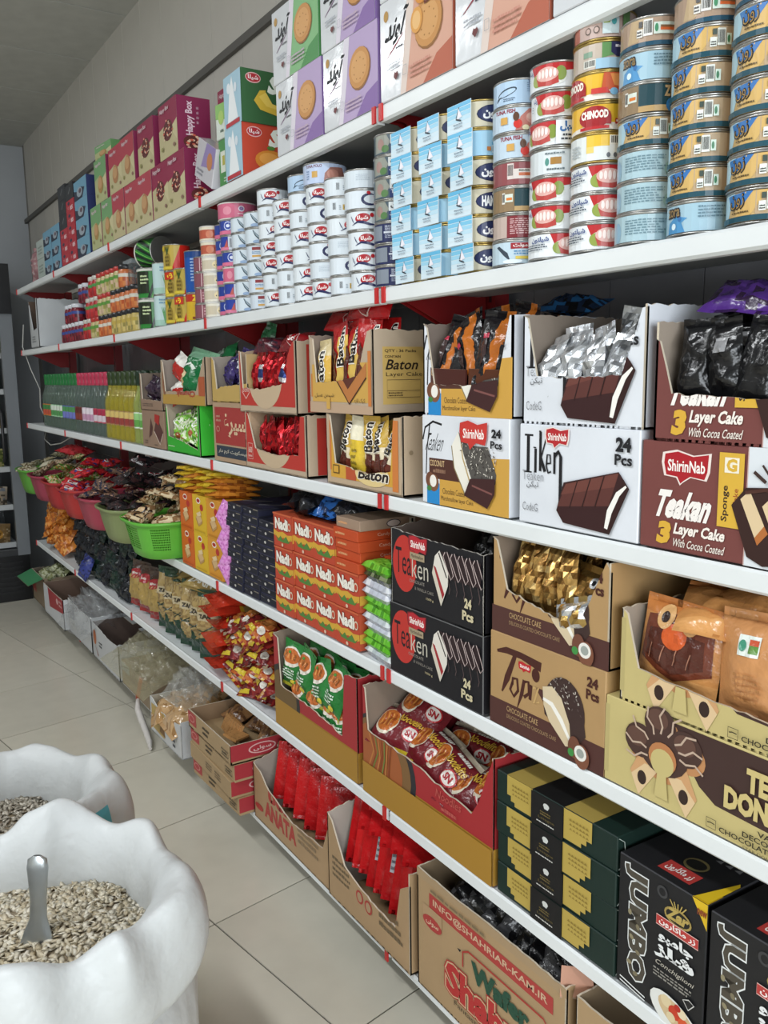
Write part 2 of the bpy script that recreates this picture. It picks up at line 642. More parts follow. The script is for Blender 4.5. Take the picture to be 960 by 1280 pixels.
sh_me = {'u': shelf_mesh(BAY - 0.012, 0.031), 'F': shelf_mesh(BAY - 0.012, 0.022)}
m = MB(); m.box(-0.0035, -0.0055, -0.030, 0.0, 0.0055, -0.0005, 'b92a2a', 'plastic')
clip_me = m.mesh('end_clip')
m = MB(); m.box(0, -0.016, 0, 0.035, 0.016, 1.80, '74171a', 'steel_paint')
for k in range(20):
    m.box(-0.0006, -0.004, 0.1 + k * 0.085, 0, 0.004, 0.13 + k * 0.085, '2a0f10', 'steel_paint')
post_me = m.mesh('upright')
m = MB()
br_me = []
for dp in (0.095, 0.045):
    m = MB()
    pts = [(0.006, -0.024), (0.05, -0.026), (0.20, -dp), (0.245, -dp), (0.245, -0.011), (0.006, -0.011)]
    for s in (-1, 1):
        m.face([(x, 0.0012 * s, z) for x, z in (pts if s < 0 else pts[::-1])], '801719', 'steel_paint')
    for i in range(6):
        a, c = pts[i], pts[(i + 1) % 6]
        m.face([(a[0], -0.0012, a[1]), (a[0], 0.0012, a[1]), (c[0], 0.0012, c[1]), (c[0], -0.0012, c[1])], '801719', 'steel_paint')
    br_me.append(m.mesh('bracket'))
PLACE = {-1: 'nearest the camera', 0: 'second from the camera', 1: 'third from the camera', 2: 'fourth from the camera', 3: 'at the far end by the fridge'}
for k in range(-1, 4):
    yc = BAY0 + (k + 0.5) * BAY
    u = tag(empty('shelving_unit', (0, yc, 0)), 'white and red metal shelving bay ' + PLACE[k] + ', full of groceries', 'shelving', 'shelving bays along the right wall')
    ends = (1,) if k != 0 else (1, -1)
    for e in ends + ((-1,) if k == -1 else ()):
        link(post_me, 'upright', u).location = (0.25, e * (BAY / 2 - (0.02 if (k, e) in ((0, -1), (-1, 1)) else 0)), 0)
    for s, z in LEVEL.items():
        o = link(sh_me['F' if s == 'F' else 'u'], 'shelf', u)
        o.location = (0, 0, z)
        for e in ends if not (k == -1 and s in 'EF') else ():
            link(clip_me, 'end_clip', o).location = (-0.0002, e * (BAY / 2 - 0.012) , 0)
        if s != 'F':
            for e in (1, -1):
                link(br_me[0 if s in 'AB' else 1], 'bracket', u).location = (0, e * (BAY / 2 - 0.010), z)

# ================================================================ tins
def can_meshes(name, R, H, artfn, base, rim='b9b6ae', rim_m='tin', seg=32):
    """meshes of one kind of tin: metal body with rolled rims, printed paper/lacquer label, pressed lid"""
    m = MB()
    rh = 0.0022
    m.lathe([(R - 0.004, 0.0), (R - 0.001, 0), (R, rh * 0.5), (R - 0.0006, rh), (R - 0.0022, rh + 0.0012), (R - 0.0022, H - rh - 0.0012), (R - 0.0006, H - rh), (R, H - rh * 0.5), (R - 0.001, H), (R - 0.004, H), (R - 0.005, H - 0.003)], rim, rim_m, seg)
    body = m.mesh(name)
    m = MB()
    m.lathe([(R - 0.0052, H - 0.0029), (R * 0.72, H - 0.0029), (R * 0.68, H - 0.0022), (R * 0.4, H - 0.0022)], rim, rim_m, seg)
    lid = m.mesh('lid')
    lm = MB()
    rr = R - 0.0012
    z0, z1 = rh + 0.0010, H - rh - 0.0010
    w = 2 * pi * rr
    n = seg
    rows = [[(rr * cos(-pi / 2 + 2 * pi * (k / n - 0.5)), rr * sin(-pi / 2 + 2 * pi * (k / n - 0.5)), z) for k in range(n + 1)] for z in (z0, z1)]
    lm.grid(rows, base, 'can_print', True)
    a = Art(w, z1 - z0)
    artfn(a)
    def mp(x, y, l):
        p = -pi / 2 + (x - w / 2) / rr
        return ((rr + l) * cos(p), (rr + l) * sin(p), z0 + y)
    for li, (kind, polys, col) in enumerate(a.items):
        for p in polys:
            x0, x1 = min(q[0] for q in p), max(q[0] for q in p)
            st = w / n
            k0, k1 = int(x0 // st), int(x1 // st)
            ar = sum(p[i][0] * p[(i + 1) % len(p)][1] - p[(i + 1) % len(p)][0] * p[i][1] for i in range(len(p)))
            p = p if ar > 0 else p[::-1]
            for k in range(k0, k1 + 1):
                q = p if k0 == k1 else clip_poly(p, [(k * st, 0), ((k + 1) * st, 0), ((k + 1) * st, z1 - z0), (k * st, z1 - z0)])
                if q:
                    lm.face([mp(x, y, 0.00018 * (li + 1)) for x, y in q], col, 'can_print')
    return body, lm.mesh('label'), lid, R, H


def _zora(a):
    a.poly([(.30, 0), (.36, 0), (.42, 1), (.30, 1)], 'a9c9d6')
    a.poly([(.37, .95), (.47, 1), (.52, 1), (.46, .55), (.40, .45), (.385, .7)], '3d78b4')
    a.poly([(.36, 0), (.545, 0), (.60, 1), (.50, 1), (.40, .2)], 'c9ab74')
    a.poly([(.49, .25), (.56, .25), (.63, 1), (.57, 1)], 'bd9f70')
    a.r(.52, .0, .80, 1, 'b49d80')
    a.poly([(.43, .2), (.50, .2), (.575, 1), (.475, 1)], 'caa766')
    a.poly([(.395, .75), (.43, .9), (.47, 1), (.51, 1), (.47, .6), (.42, .5)], '386fae')
    a.t('زون', .395, .42, .475, .97, '1d1d22', 0.05)
    a.t('زون', .400, .47, .470, .93, '9b7c46', 0.0)
    a.words(.41, .27, .50, .38, 1, '5b4b2f', 3)
    a.r(.30, 0, .80, .19, '1f4a58')
    a.barcode(.565, .34, .60, .92, 'dfe3dc', 2)
    a.r(.535, .30, .562, .62, 'dfe3dc'); a.r(.545, .70, .562, .90, '44504a'); a.words(.538, .33, .56, .5, 2, '333333', 4)
    a.r(.603, .36, .625, .74, 'cfe0d4'); a.e(.612, .55, .006, .13, '3d7a55')


def _zoraback(a):
    a.r(.30, 0, .80, 1, 'a58d79')
    a.poly([(.40, .2), (.46, .2), (.52, 1), (.42, 1)], 'b7a07e')
    a.r(.64, 0, .80, 1, '1b2b3c')
    a.poly([(.30, 0), (.80, 0), (.80, .26), (.60, .16), (.30, .16)], '1f4a60')
    a.barcode(.487, .36, .53, .95, 'dcdcd8', 5)
    a.r(.455, .33, .485, .62, 'd2d0ca'); a.r(.465, .68, .483, .9, '3b3b3b'); a.words(.458, .36, .483, .58, 2, '333333', 5)
    a.r(.535, .38, .635, .80, 'c9d6cc'); a.e(.548, .6, .008, .15, '41865f'); a.r(.565, .50, .632, .60, 'c9622f'); a.r(.565, .60, .632, .68, '7c5b3c')


def _zorablue(a):
    a.r(.28, 0, .82, 1, '9dbccb')
    a.poly([(.36, 0), (.47, 0), (.45, .35), (.48, .5), (.42, .62), (.37, .4)], '4f8fc0')
    a.e(.405, .25, .014, .12, 'd7ebf5'); a.e(.44, .5, .01, .1, '3c6fa6')
    a.t('zora', .36, .55, .445, .93, '2a2730', 0.09); a.t('zora', .364, .60, .441, .88, '8d7650', 0.02)
    a.words(.53, .45, .66, .92, 4, '5f7d8c', 7)


def _pale(a):
    a.r(.28, 0, .82, 1, 'a6c1ca')
    a.e(.36, .4, .03, .4, '8fb3c9'); a.e(.66, .3, .04, .3, '93b8b6')
    a.words(.42, .25, .64, .85, 6, '6b8893', 8)


def _zorateal(a):
    a.r(.28, 0, .46, 1, '8a7355'); a.barcode(.38, .35, .40, .85, 'ddd9cf', 9)
    a.r(.40, .42, .45, .78, 'cfd8cd'); a.r(.41, .5, .445, .62, 'd0762f')
    a.r(.46, .22, .85, 1, '1d3f47'); a.r(.46, 0, .85, .22, 'b49565')
    a.t('ZORA', .58, .52, .70, .94, 'b69a72', 0.05)
    a.e(.63, .22, .04, .3, '2f78b5')


def _redtuna(a, cx=.56):
    a.r(.27, 0, .84, 1, 'dfe3e6')
    a.poly([(cx - .10, 1), (cx - .07, .45), (cx + .16, .7), (cx + .2, 1)], 'b3282b')
    a.e(cx + .02, .40, .105, .38, 'd9dcd8')
    a.e(cx - .05, .38, .035, .27, '8c9c4a'); a.e(cx + .09, .55, .03, .3, '7c8f3d')
    a.poly([(cx - .055, .50), (cx + .075, .50), (cx + .08, .16), (cx + .03, .06), (cx - .04, .12)], 'b1443f')
    a.e(cx + .012, .56, .066, .30, 'd8aaa2')
    for k in range(5):
        a.e(cx - .03 + .022 * k, .58, .009, .2 - .02 * abs(k - 2), 'f0dcd6')
    a.words(.30, .3, cx - .11, .6, 3, '3b4756', 9)
    a.t('شیلتون', .345, .62, cx - .105, .9, '23407c', 0.03)


def _shiltext(a):
    _redtuna(a, .40)
    a.r(.51, 0, .84, 1, 'dfe4ea')
    a.t('شیل', .53, .5, .63, .95, '2f68a5', 0.06); a.words(.53, .12, .66, .45, 2, '2f3640', 10, True)


def _whiteback(a):
    a.r(.27, 0, .84, 1, 'd3dadd')
    a.e(.45, .5, .012, .17, '4c8b80'); a.r(.47, .38, .53, .68, 'a57b3d'); a.words(.45, .1, .56, .26, 1, '5d6a70', 11)
    a.barcode(.58, .62, .62, .95, 'd3dadd', 3); a.r(.655, .1, .74, .9, 'b8544c')
    a.words(.44, .78, .56, .92, 1, '6c7a80', 11)


def _yellowback(a):
    a.r(.27, 0, .84, 1, 'd9dedd'); a.r(.46, .55, .84, 1, 'e0b93e'); a.r(.46, .3, .50, .55, 'dfc46c'); a.r(.58, .05, .84, .6, 'd9dedd')
    a.barcode(.58, .60, .66, .97, 'e6e6e0', 4)
    for k in range(3):
        a.e(.575 + .035 * k, .18, .01, .1, '596068')
    a.words(.36, .2, .43, .7, 4, 'a8b1b5', 12)


def _chinood(a, sx=0.0):
    a.r(.26, 0, .84, 1, 'e0b02f')
    a.poly([(.26, 0), (.84, 0), (.84, .2), (.55, .28), (.26, .1)], 'e6ded2')
    a.poly([(.60, 1), (.64, .45), (.72, .35), (.80, .6), (.82, 1)], 'c97a2b')
    for k in range(4):
        a.poly([(.61 + .035 * k, 1), (.60 + .035 * k, .45), (.62 + .035 * k, .4), (.645 + .035 * k, 1)], 'e9cf6c')
    a.e(.475 + sx, .52, .085, .44, '9c1f24'); a.poly([(.42 + sx, .3), (.56 + sx, .2), (.56 + sx, .5)], '9c1f24')
    a.t('CHINOOD', .405 + sx, .45, .545 + sx, .78, 'f7efe2', 0.05)
    a.r(.58, .2, .66, .42, 'c0392f'); a.words(.585, .24, .655, .4, 1, 'f1dcd0', 13)
    a.r(.40 + sx, .03, .55 + sx, .15, 'b3262a')


def _chinood2(a):
    _chinood(a, -.09)
    a.poly([(.56, 1), (.55, .4), (.62, .25), (.72, .4), (.75, 1)], 'c2532a'); a.poly([(.59, .95), (.61, .5), (.66, .45), (.65, .95)], 'e08d4a')
    a.r(.50, .2, .58, .42, 'c23a34'); a.e(.61, .26, .02, .14, '7fb0cf')


def _navyback(a):
    a.r(.27, 0, .84, 1, 'bcaea0'); a.barcode(.40, .1, .47, .4, 'd8d8cf', 5); a.r(.40, .5, .45, .72, '7f9b87')
    a.poly([(.50, 1), (.50, .4), (.56, .5), (.56, 1)], '5d8b52')
    a.r(.47, 0, .84, .4, '9cc0d6')
    a.poly([(.545, 1), (.545, .6), (.57, .45), (.61, .4), (.62, .2), (.64, .4), (.74, .45), (.74, 1)], '2a2d55')
    a.t('مجلس', .59, .5, .66, .72, 'e6e6ec', 0.03); a.words(.565, .74, .70, .93, 1, 'd5d5e2', 14)


def _pinkback(a):
    a.r(.27, 0, .84, 1, 'b9a198'); a.r(.34, .0, .40, 1, 'a25f4e'); a.r(.30, 0, .345, 1, '3b3734')
    for k in range(4):
        a.e(.455 + .045 * (k % 2), .3 + .38 * (k // 2), .016, .14, '54483f'); a.e(.455 + .045 * (k % 2), .3 + .38 * (k // 2), .011, .10, 'b9a198')
    a.r(.53, .1, .61, .72, 'c2d1d3'); a.r(.535, .5, .565, .66, '879a3d'); a.e(.585, .56, .012, .14, '4c9da0')
    a.r(.63, .2, .67, 1, '5d8050'); a.words(.44, .82, .52, .95, 1, '7b5f58', 15)


def _tunafish(a):
    a.r(.26, 0, .84, 1, 'b9cbda'); a.t('TUNA FISH', .36, .78, .50, .97, '8a2f3c', 0.04)
    a.poly([(.50, 0), (.53, .6), (.58, .95), (.68, .9), (.72, .2), (.70, 0)], 'b9766b'); a.e(.61, .55, .05, .28, 'cf9a8f'); a.e(.60, .60, .035, .16, 'dbb4a8')
    a.e(.515, .28, .025, .2, 'c8352c'); a.e(.505, .6, .018, .2, '5b3d2c'); a.e(.56, .1, .02, .12, 'ddd6b0')
    a.r(.41, .3, .455, .62, 'c79a4e')


def _fishline(a):
    a.r(.26, 0, .84, 1, 'a9c2da'); a.e(.44, .52, .065, .17, '2a3947', rot=.25); a.e(.44, .50, .058, .12, 'a9c2da', rot=.25)
    a.poly([(.38, .35), (.36, .15), (.41, .38)], '2a3947'); a.words(.42, .12, .5, .28, 2, '51647a', 16); a.words(.56, .45, .64, .9, 5, '7f97b2', 16)
    a.t('TUNA', .565, .85, .64, .98, '54688a', .02)


def _maroonback(a):
    a.r(.26, 0, .84, 1, '8a4c4f'); a.r(.43, .25, .58, .7, 'd6cdc8'); a.r(.50, .38, .575, .52, 'bd6238'); a.barcode(.43, .3, .47, .95, 'd2c5c0', 6); a.words(.50, .55, .57, .68, 1, '4f5a52', 17)


def _maroontext(a):
    a.r(.26, 0, .40, 1, 'b9a79d'); a.r(.40, 0, .84, 1, '7a2a31'); a.words(.42, .15, .64, .9, 8, 'c9a3a3', 18)


def _mont(a):
    a.r(.26, 0, .84, 1, 'b8ccd8'); a.poly([(.34, .8), (.40, .35), (.44, .1), (.42, .5), (.36, .85)], '36424f')
    a.r(.44, .68, .55, .96, '9a2c33'); a.t('مونت', .455, .72, .54, .92, 'eee3df', 0.03)
    a.words(.46, .4, .62, .62, 2, '3f7fb0', 19); a.r(.47, .2, .57, .34, 'd0b94a'); a.e(.45, .1, .06, .1, 'd9e4ea')


def _hamoon(a, k=0):
    a.r(.26, 0, .84, 1, 'c9c3ad' if k < 2 else '9cc5dc')
    if k < 2:
        a.e(.56, .5, .125, .38, '1d2544'); a.e(.56, .5, .118, .34, '28315a')
        a.t('هامون' if k == 0 else 'HAMOON', .475, .28, .645, .72, 'eef0f2', 0.05)
    else:
        a.e(.62, .5, .09, .42, '6fa9cb'); a.e(.64, .5, .06, .3, '9cc5dc'); a.e(.66, .5, .035, .2, '23407c')
        a.barcode(.53, .1, .57, .4, 'cfe0e8', 8); a.r(.50, .18, .525, .34, 'c2793d')


def _taqviat(a, en=False):
    a.r(.26, 0, .84, 1, '4c5c66'); a.poly([(.30, .05), (.40, .1), (.44, .6), (.41, 1), (.30, 1)], '8c8f86'); a.e(.36, .5, .03, .3, '9a7d76'); a.e(.40, .25, .03, .2, '55794b')
    a.r(.44, .48, .60, .97, 'd8dee0'); a.r(.44, .0, .60, .48, '27396c'); a.r(.60, .05, .66, .95, '78868c'); a.barcode(.60, .15, .645, .9, '9fabb0', 9)
    a.t('Afore' if en else 'تقویت', .455, .55, .59, .86, '232a2c', 0.03); a.e(.52, .95, .018, .09, 'b3203a')
    a.t('Tuna Fish' if en else 'کنسرو ماهی تن', .45, .22, .595, .42, 'dfe5ee', 0.03); a.words(.47, .06, .57, .16, 1, 'b7c1d8', 20)


def _navytext(a):
    a.r(.26, 0, .84, 1, '2b3158'); a.words(.44, .62, .60, .92, 4, 'bfc6d6', 21); a.r(.43, .48, .61, .58, 'ccd2dc'); a.words(.44, .2, .60, .45, 3, 'aeb6ca', 22)
    a.r(.62, .1, .70, .95, '5a8c8c'); a.e(.67, .5, .02, .3, '8d6b86'); a.r(.30, .1, .42, .9, '7d8590')


def _swoosh(a, cx=.46, tx=''):
    a.r(.26, 0, .84, 1, 'd6dde2')
    a.e(cx, .62, .062, .27, 'a8222b', rot=.12); a.t(tx or 'شیلا', cx - .045, .48, cx + .045, .76, 'f0e7e4', 0.04)
    a.e(cx + .075, .78, .016, .12, 'b3222c')
    a.line([(cx - .09, .22), (cx - .04, .40), (cx + .01, .36), (cx + .06, .24), (cx + .11, .22)], [.02, .12, .17, .13, .03], '252a55')
    a.line([(cx - .10, .75), (cx - .085, .5), (cx - .07, .33)], [.03, .06, .02], '252a55')


def _swooshc(a):
    a.r(.26, 0, .84, 1, 'd3dbe2'); cx = .53
    a.line([(cx + .015 + .065 * cos(radians(q)), .50 + .30 * sin(radians(q))) for q in range(60, 331, 22)], [.04, .07, .11, .14, .16, .17, .17, .17, .16, .14, .11, .07, .03], '242a52')
    a.e(cx, .88, .016, .1, 'b3222c'); a.e(cx + .07, .65, .03, .2, 'a8222b'); a.t('شیلا', cx + .05, .56, cx + .09, .74, 'f0e7e4', 0.03)


def _wbar(a):
    a.r(.26, 0, .84, 1, 'd2dae0'); a.barcode(.42, .25, .455, .8, 'd2dae0', 11); a.r(.51, .3, .575, .62, 'b8983a'); a.words(.52, .36, .57, .56, 1, '5b4a20', 23); a.words(.48, .3, .5, .6, 3, '7f8c97', 23)


def _plain(a):
    a.r(.26, 0, .84, 1, 'ccd5dc'); a.words(.44, .4, .56, .8, 4, 'b3bec8', 24)


def _pouch(a):
    a.r(.26, 0, .84, 1, 'b5c3dc'); a.t('TUNA POLO', .38, .80, .52, .96, '744a58', 0.03); a.r(.44, .3, .485, .62, 'c29a55'); a.poly([(.53, 0), (.54, .5), (.58, .8), (.68, .85), (.72, .3), (.7, 0)], '9c6a5f'); a.e(.60, .45, .045, .25, 'b98374'); a.words(.39, .2, .42, .7, 4, '6f87a8', 25)


def _fish(a):
    a.r(.26, 0, .84, 1, 'c9d4dc'); a.line([(.41, .92), (.44, .6), (.48, .3), (.52, .15)], [.06, .2, .22, .04], '3d4c57'); a.line([(.42, .85), (.45, .55), (.49, .3)], [.03, .09, .08], '93a5b0')
    a.r(.52, .66, .62, .92, '8f3c42'); a.words(.53, .7, .61, .88, 1, 'e6dfdf', 26); a.words(.52, .4, .64, .6, 2, '6287a8', 26); a.r(.50, .12, .58, .28, '9aa88a'); a.e(.46, .1, .05, .12, '8ea5c4')


def _fishbar(a):
    a.r(.26, 0, .84, 1, 'c6d0da'); a.r(.40, .68, .50, .9, '85373d'); a.r(.40, .18, .50, .32, 'c79a52'); a.words(.40, .4, .50, .6, 2, '5c86ab', 27); a.r(.57, .1, .60, .95, '5e6f7d'); a.words(.61, .2, .68, .8, 5, '8fa0ae', 27)


def _bluepink(a):
    a.r(.26, 0, .84, 1, '2a3f8f'); a.r(.26, 0, .84, .28, 'cf6d8c'); a.e(.455, .62, .055, .33, 'c6cde6'); a.e(.455, .62, .045, .26, '2f489e'); a.e(.455, .62, .025, .12, 'dfe4f3')
    a.poly([(.53, .15), (.56, .6), (.60, .9), (.66, .8), (.66, .3), (.60, .1)], 'c05a48'); a.poly([(.56, .3), (.59, .75), (.62, .5)], 'e0937c')


def _bluebar(a):
    a.r(.26, 0, .46, 1, '2b3f93'); a.r(.26, 0, .47, .25, 'd07a96'); a.poly([(.40, .2), (.45, .8), (.46, .2)], 'b85a52'); a.barcode(.47, .05, .60, .95, 'cbd2dc', 12); a.r(.60, .1, .7, .9, 'c9808f')


def _pink(a):
    a.r(.26, 0, .84, 1, 'c76480'); a.e(.52, .62, .025, .2, 'd9dbe2'); a.e(.52, .62, .018, .14, '8a6fa0'); a.e(.40, .5, .04, .3, 'd58a9c'); a.words(.49, .2, .56, .34, 1, 'efc9d2', 28)


def _tomato(a):
    a.r(.26, 0, .84, 1, 'b0563f'); a.r(.26, .8, .84, 1, 'd8cfb8'); a.r(.26, 0, .84, .12, 'd8cfb8'); a.e(.46, .45, .05, .28, 'c97a5c'); a.e(.56, .5, .05, .25, '9c3c2c'); a.e(.63, .45, .03, .2, 'e0b89c')


def _ulsi(a):
    a.r(.26, 0, .84, 1, 'c6bba4'); a.r(.26, .82, .84, 1, 'ddd8c9'); a.r(.26, 0, .84, .14, 'ddd8c9'); a.e(.56, .48, .1, .36, 'e3cf9b'); a.t('پلنسی', .48, .3, .63, .66, '2b2420', 0.05)


def _pineapple(a):
    a.r(.26, 0, .84, 1, 'b9a045'); a.poly([(.50, 0), (.62, 1), (.84, 1), (.84, 0)], 'c8281f'); a.e(.45, .38, .045, .33, '8f7a32')
    for k in range(6):
        a.line([(.45, .62), (.41 + .016 * k, 1)], [.05, .01], '3f4f22')
    for k in range(9):
        a.e(.43 + .02 * (k % 3), .22 + .15 * (k // 3), .006, .04, '5b4a1f')
    a.r(.38, .03, .52, .14, 'c9b33c'); a.e(.40, .85, .022, .1, 'c9b030')
    a.barcode(.68, .1, .74, .35, 'e0d6d0', 7)


def _pinezar(a):
    _pineapple(a); a.r(.38, .70, .52, 1, 'b4331f'); a.t('زک', .42, .73, .49, .97, 'e6c22f', 0.08); a.poly([(.38, .1), (.40, .4), (.44, .15)], 'd9bf4a')


def _pineyellow(a):
    a.r(.26, 0, .84, 1, 'c9a52c'); a.r(.26, .72, .84, 1, 'b23020'); a.t('Zak', .42, .74, .58, .97, 'e9c832', 0.08); a.poly([(.46, .2), (.52, .62), (.58, .2)], 'e6cf62'); a.poly([(.50, .25), (.52, .5), (.545, .25)], 'b88a24'); a.r(.42, .04, .58, .13, '7d3b1c')


def _dblue(a):
    a.r(.26, 0, .84, 1, '1d4f9c'); a.r(.26, .86, .84, 1, '17407f'); a.t('D', .55, .68, .64, .84, 'a3232b', .1); a.r(.52, .64, .70, .67, 'b9c4d8'); a.words(.40, .25, .47, .85, 8, 'a9c3e6', 41); a.e(.50, .2, .02, .06, 'd5a13c'); a.r(.44, .1, .52, .14, 'dfe6ee')


def _aloe(a):
    a.r(.26, 0, .84, 1, 'b7cfd0'); a.r(.26, .0, .84, .2, '9fc2b4')
    for k in range(6):
        a.line([(.50, .1), (.45 + .02 * k, .62)], [.09, .01], '5a9a5c')
    a.words(.42, .72, .60, .92, 2, '6b93b0', 29)


def _greentin(a):
    a.r(.26, 0, .84, 1, '2f7f36')
    for k in range(5):
        a.poly([(.44 + .08 * k, 0), (.47 + .08 * k, 0), (.60 + .08 * k, 1), (.56 + .08 * k, 1)], '15251a')
        a.poly([(.485 + .08 * k, 0), (.495 + .08 * k, 0), (.62 + .08 * k, 1), (.612 + .08 * k, 1)], '7ec05a')
    a.r(.26, .15, .46, .9, '232a1c'); a.words(.36, .45, .46, .8, 3, 'c9d8a8', 42); a.r(.26, .92, .84, 1, 'c9c9c0')


def _rosecup(a):
    a.r(.26, 0, .84, 1, '7d4a55'); a.r(.44, .1, .60, .9, '8f5560'); a.words(.45, .2, .58, .85, 3, 'd0aab0', 30); a.r(.425, 0, .435, 1, 'd8b8bc'); a.r(.60, 0, .61, 1, 'd8b8bc')


KINDS = {
    'G': ('tin_can', .0425, .039, _zora, 'bfa26e', 'gold tuna tin with teal band'),
    'GB': ('tin_can', .0425, .039, _zoraback, 'a58d79', 'brown tuna tin showing its barcode'),
    'BZ': ('tin_can', .0425, .039, _zorablue, '9dbccb', 'pale blue tuna tin with dark lettering'),
    'PB': ('tin_can', .0425, .039, _pale, 'a6c1ca', 'pale blue tin with rows of text'),
    'T': ('tin_can', .0425, .039, _zorateal, '1d3f47', 'dark teal tuna tin with a beige band'),
    'R': ('tin_can', .0425, .0386, _redtuna, 'dfe3e6', 'white tuna tin picturing red fish'),
    'R2': ('tin_can', .0425, .0386, lambda a: _redtuna(a, .42), 'dfe3e6', 'white tuna tin with red chunk turned left'),
    'SH': ('tin_can', .0425, .0386, _shiltext, 'dfe3e6', 'white tuna tin with big blue lettering'),
    'W': ('tin_can', .0425, .0386, _whiteback, 'd3dadd', 'white tuna tin showing its small print'),
    'YB': ('tin_can', .0425, .0386, _yellowback, 'd9dedd', 'white and yellow tin showing its barcode'),
    'Y': ('tin_can', .0425, .0386, _chinood, 'e0b02f', 'yellow tin with a dark red emblem'),
    'Y2': ('tin_can', .0425, .0386, _chinood2, 'e0b02f', 'yellow and orange tin with fruit pieces'),
    'NV': ('tin_can', .0425, .0386, _navyback, 'bcaea0', 'beige tin with a navy label'),
    'BG': ('tin_can', .0425, .0386, _pinkback, 'b9a198', 'dusty pink tin with small symbols'),
    'TF': ('tin_can', .0425, .0386, _tunafish, 'b9cbda', 'light blue tuna tin picturing pink fish'),
    'FS': ('tin_can', .0425, .0386, _fishline, 'a9c2da', 'light blue tin with a dark fish outline'),
    'MB': ('tin_can', .0425, .0386, _maroonback, '8a4c4f', 'dull maroon tin showing its barcode'),
    'MR': ('tin_can', .0425, .0386, _maroontext, '7a2a31', 'maroon tin covered in small text'),
    'MW': ('tin_can', .0425, .0386, _mont, 'b8ccd8', 'white and blue tin with red name plate'),
    'H0': ('tin_can', .0425, .0440, lambda a: _hamoon(a, 0), 'c9c3ad', 'gold rimmed tuna tin with navy oval'),
    'H1': ('tin_can', .0425, .0440, lambda a: _hamoon(a, 1), 'c9c3ad', 'gold rimmed tin with Latin oval'),
    'H2': ('tin_can', .0425, .0440, lambda a: _hamoon(a, 2), '9cc5dc', 'gold rimmed tuna tin with blue side'),
    'TQ': ('tin_can', .0425, .0393, _taqviat, '4c5c66', 'navy and white tuna tin'),
    'TE': ('tin_can', .0425, .0393, lambda a: _taqviat(a, True), '4c5c66', 'navy tin with Latin name'),
    'NT': ('tin_can', .0425, .0393, _navytext, '2b3158', 'navy tin covered in white text'),
    'S': ('tin_can', .041, .0392, _swoosh, 'd6dde2', 'white tin with red oval'),
    'SL': ('tin_can', .041, .0392, lambda a: _swoosh(a, .53, 'SHILA'), 'd6dde2', 'white tin with Latin red oval'),
    'C': ('tin_can', .041, .0392, _swooshc, 'd3dbe2', 'white tin with a navy curl'),
    'WB': ('tin_can', .041, .0392, _wbar, 'd2dae0', 'white tin with a mustard square'),
    'WP': ('tin_can', .041, .0392, _plain, 'ccd5dc', 'blank looking white tin'),
    'PO': ('tin_can', .048, .046, _pouch, 'b5c3dc', 'wide lavender tuna tin'),
    'F': ('tin_can', .041, .0392, _fish, 'c9d4dc', 'white tin with a slanting dark fish'),
    'FB': ('tin_can', .041, .0392, _fishbar, 'c6d0da', 'white tin with a grey barcode strip'),
    'B': ('tin_can', .034, .040, _bluepink, '2a3f8f', 'small blue and pink tin'),
    'BB': ('tin_can', .034, .040, _bluebar, 'cbd2dc', 'small blue tin showing its barcode'),
    'P': ('tin_can', .034, .040, _pink, 'c76480', 'small pink tin'),
    'PL': ('tin_can', .052, .042, _pink, 'c76480', 'wide pink tin'),
    'TM': ('tin_can', .036, .041, _tomato, 'b0563f', 'cream tin picturing red stew'),
    'U': ('tin_can', .036, .041, _ulsi, 'c6bba4', 'cream tin with dark lettering'),
    'PA': ('tin_can', .042, .080, _pineapple, 'b9a045', 'red and yellow pineapple tin'),
    'PZ': ('tin_can', .042, .080, _pinezar, 'b9a045', 'pineapple tin with yellow name on red'),
    'PY': ('tin_can', .042, .080, _pineyellow, 'c9a52c', 'yellow pineapple tin'),
    'D': ('tin_can', .042, .120, _dblue, '1d4f9c', 'tall blue tin'),
    'AL': ('tin_can', .042, .100, _aloe, 'b7cfd0', 'pale green plant drink tin'),
    'GT': ('tin_can', .050, .100, _greentin, '2f7f36', 'green tin with black slashes'),
    'RC': ('snack_cup', .040, .043, _rosecup, '7d4a55', 'rose brown snack cup'),
}
_CM = {}


def make_can(kind, loc, rz, label, group, lid=False):
    if kind not in _CM:
        nm, R, H, fn, base, _ = KINDS[kind]
        gold = kind[0] == 'H' or kind in ('Y', 'Y2', 'YB', 'NV', 'BG')
        white = kind in ('TM', 'U', 'P', 'PL')
        _CM[kind] = can_meshes(nm, R, H, fn, base, 'b9a060' if gold else 'd6d3cc' if white else 'b4b3b0', 'can_print' if white else 'tin', 28 if R > .04 else 22)
    body, lab, ld, R, H = _CM[kind]
    o = put(link(body, KINDS[kind][0]), loc, rz)
    link(lab, 'label', o)
    if lid:
        link(ld, 'lid', o)
    tag(o, label, 'cup' if KINDS[kind][0] == 'snack_cup' else 'tin', group)
    return o, R, H


def facing(y, x=0.05):
    """turn that points a front at the aisle, swung towards the shop front as far as the row stands from it"""
    return -pi / 2 + atan2(y, x - CAM_X)


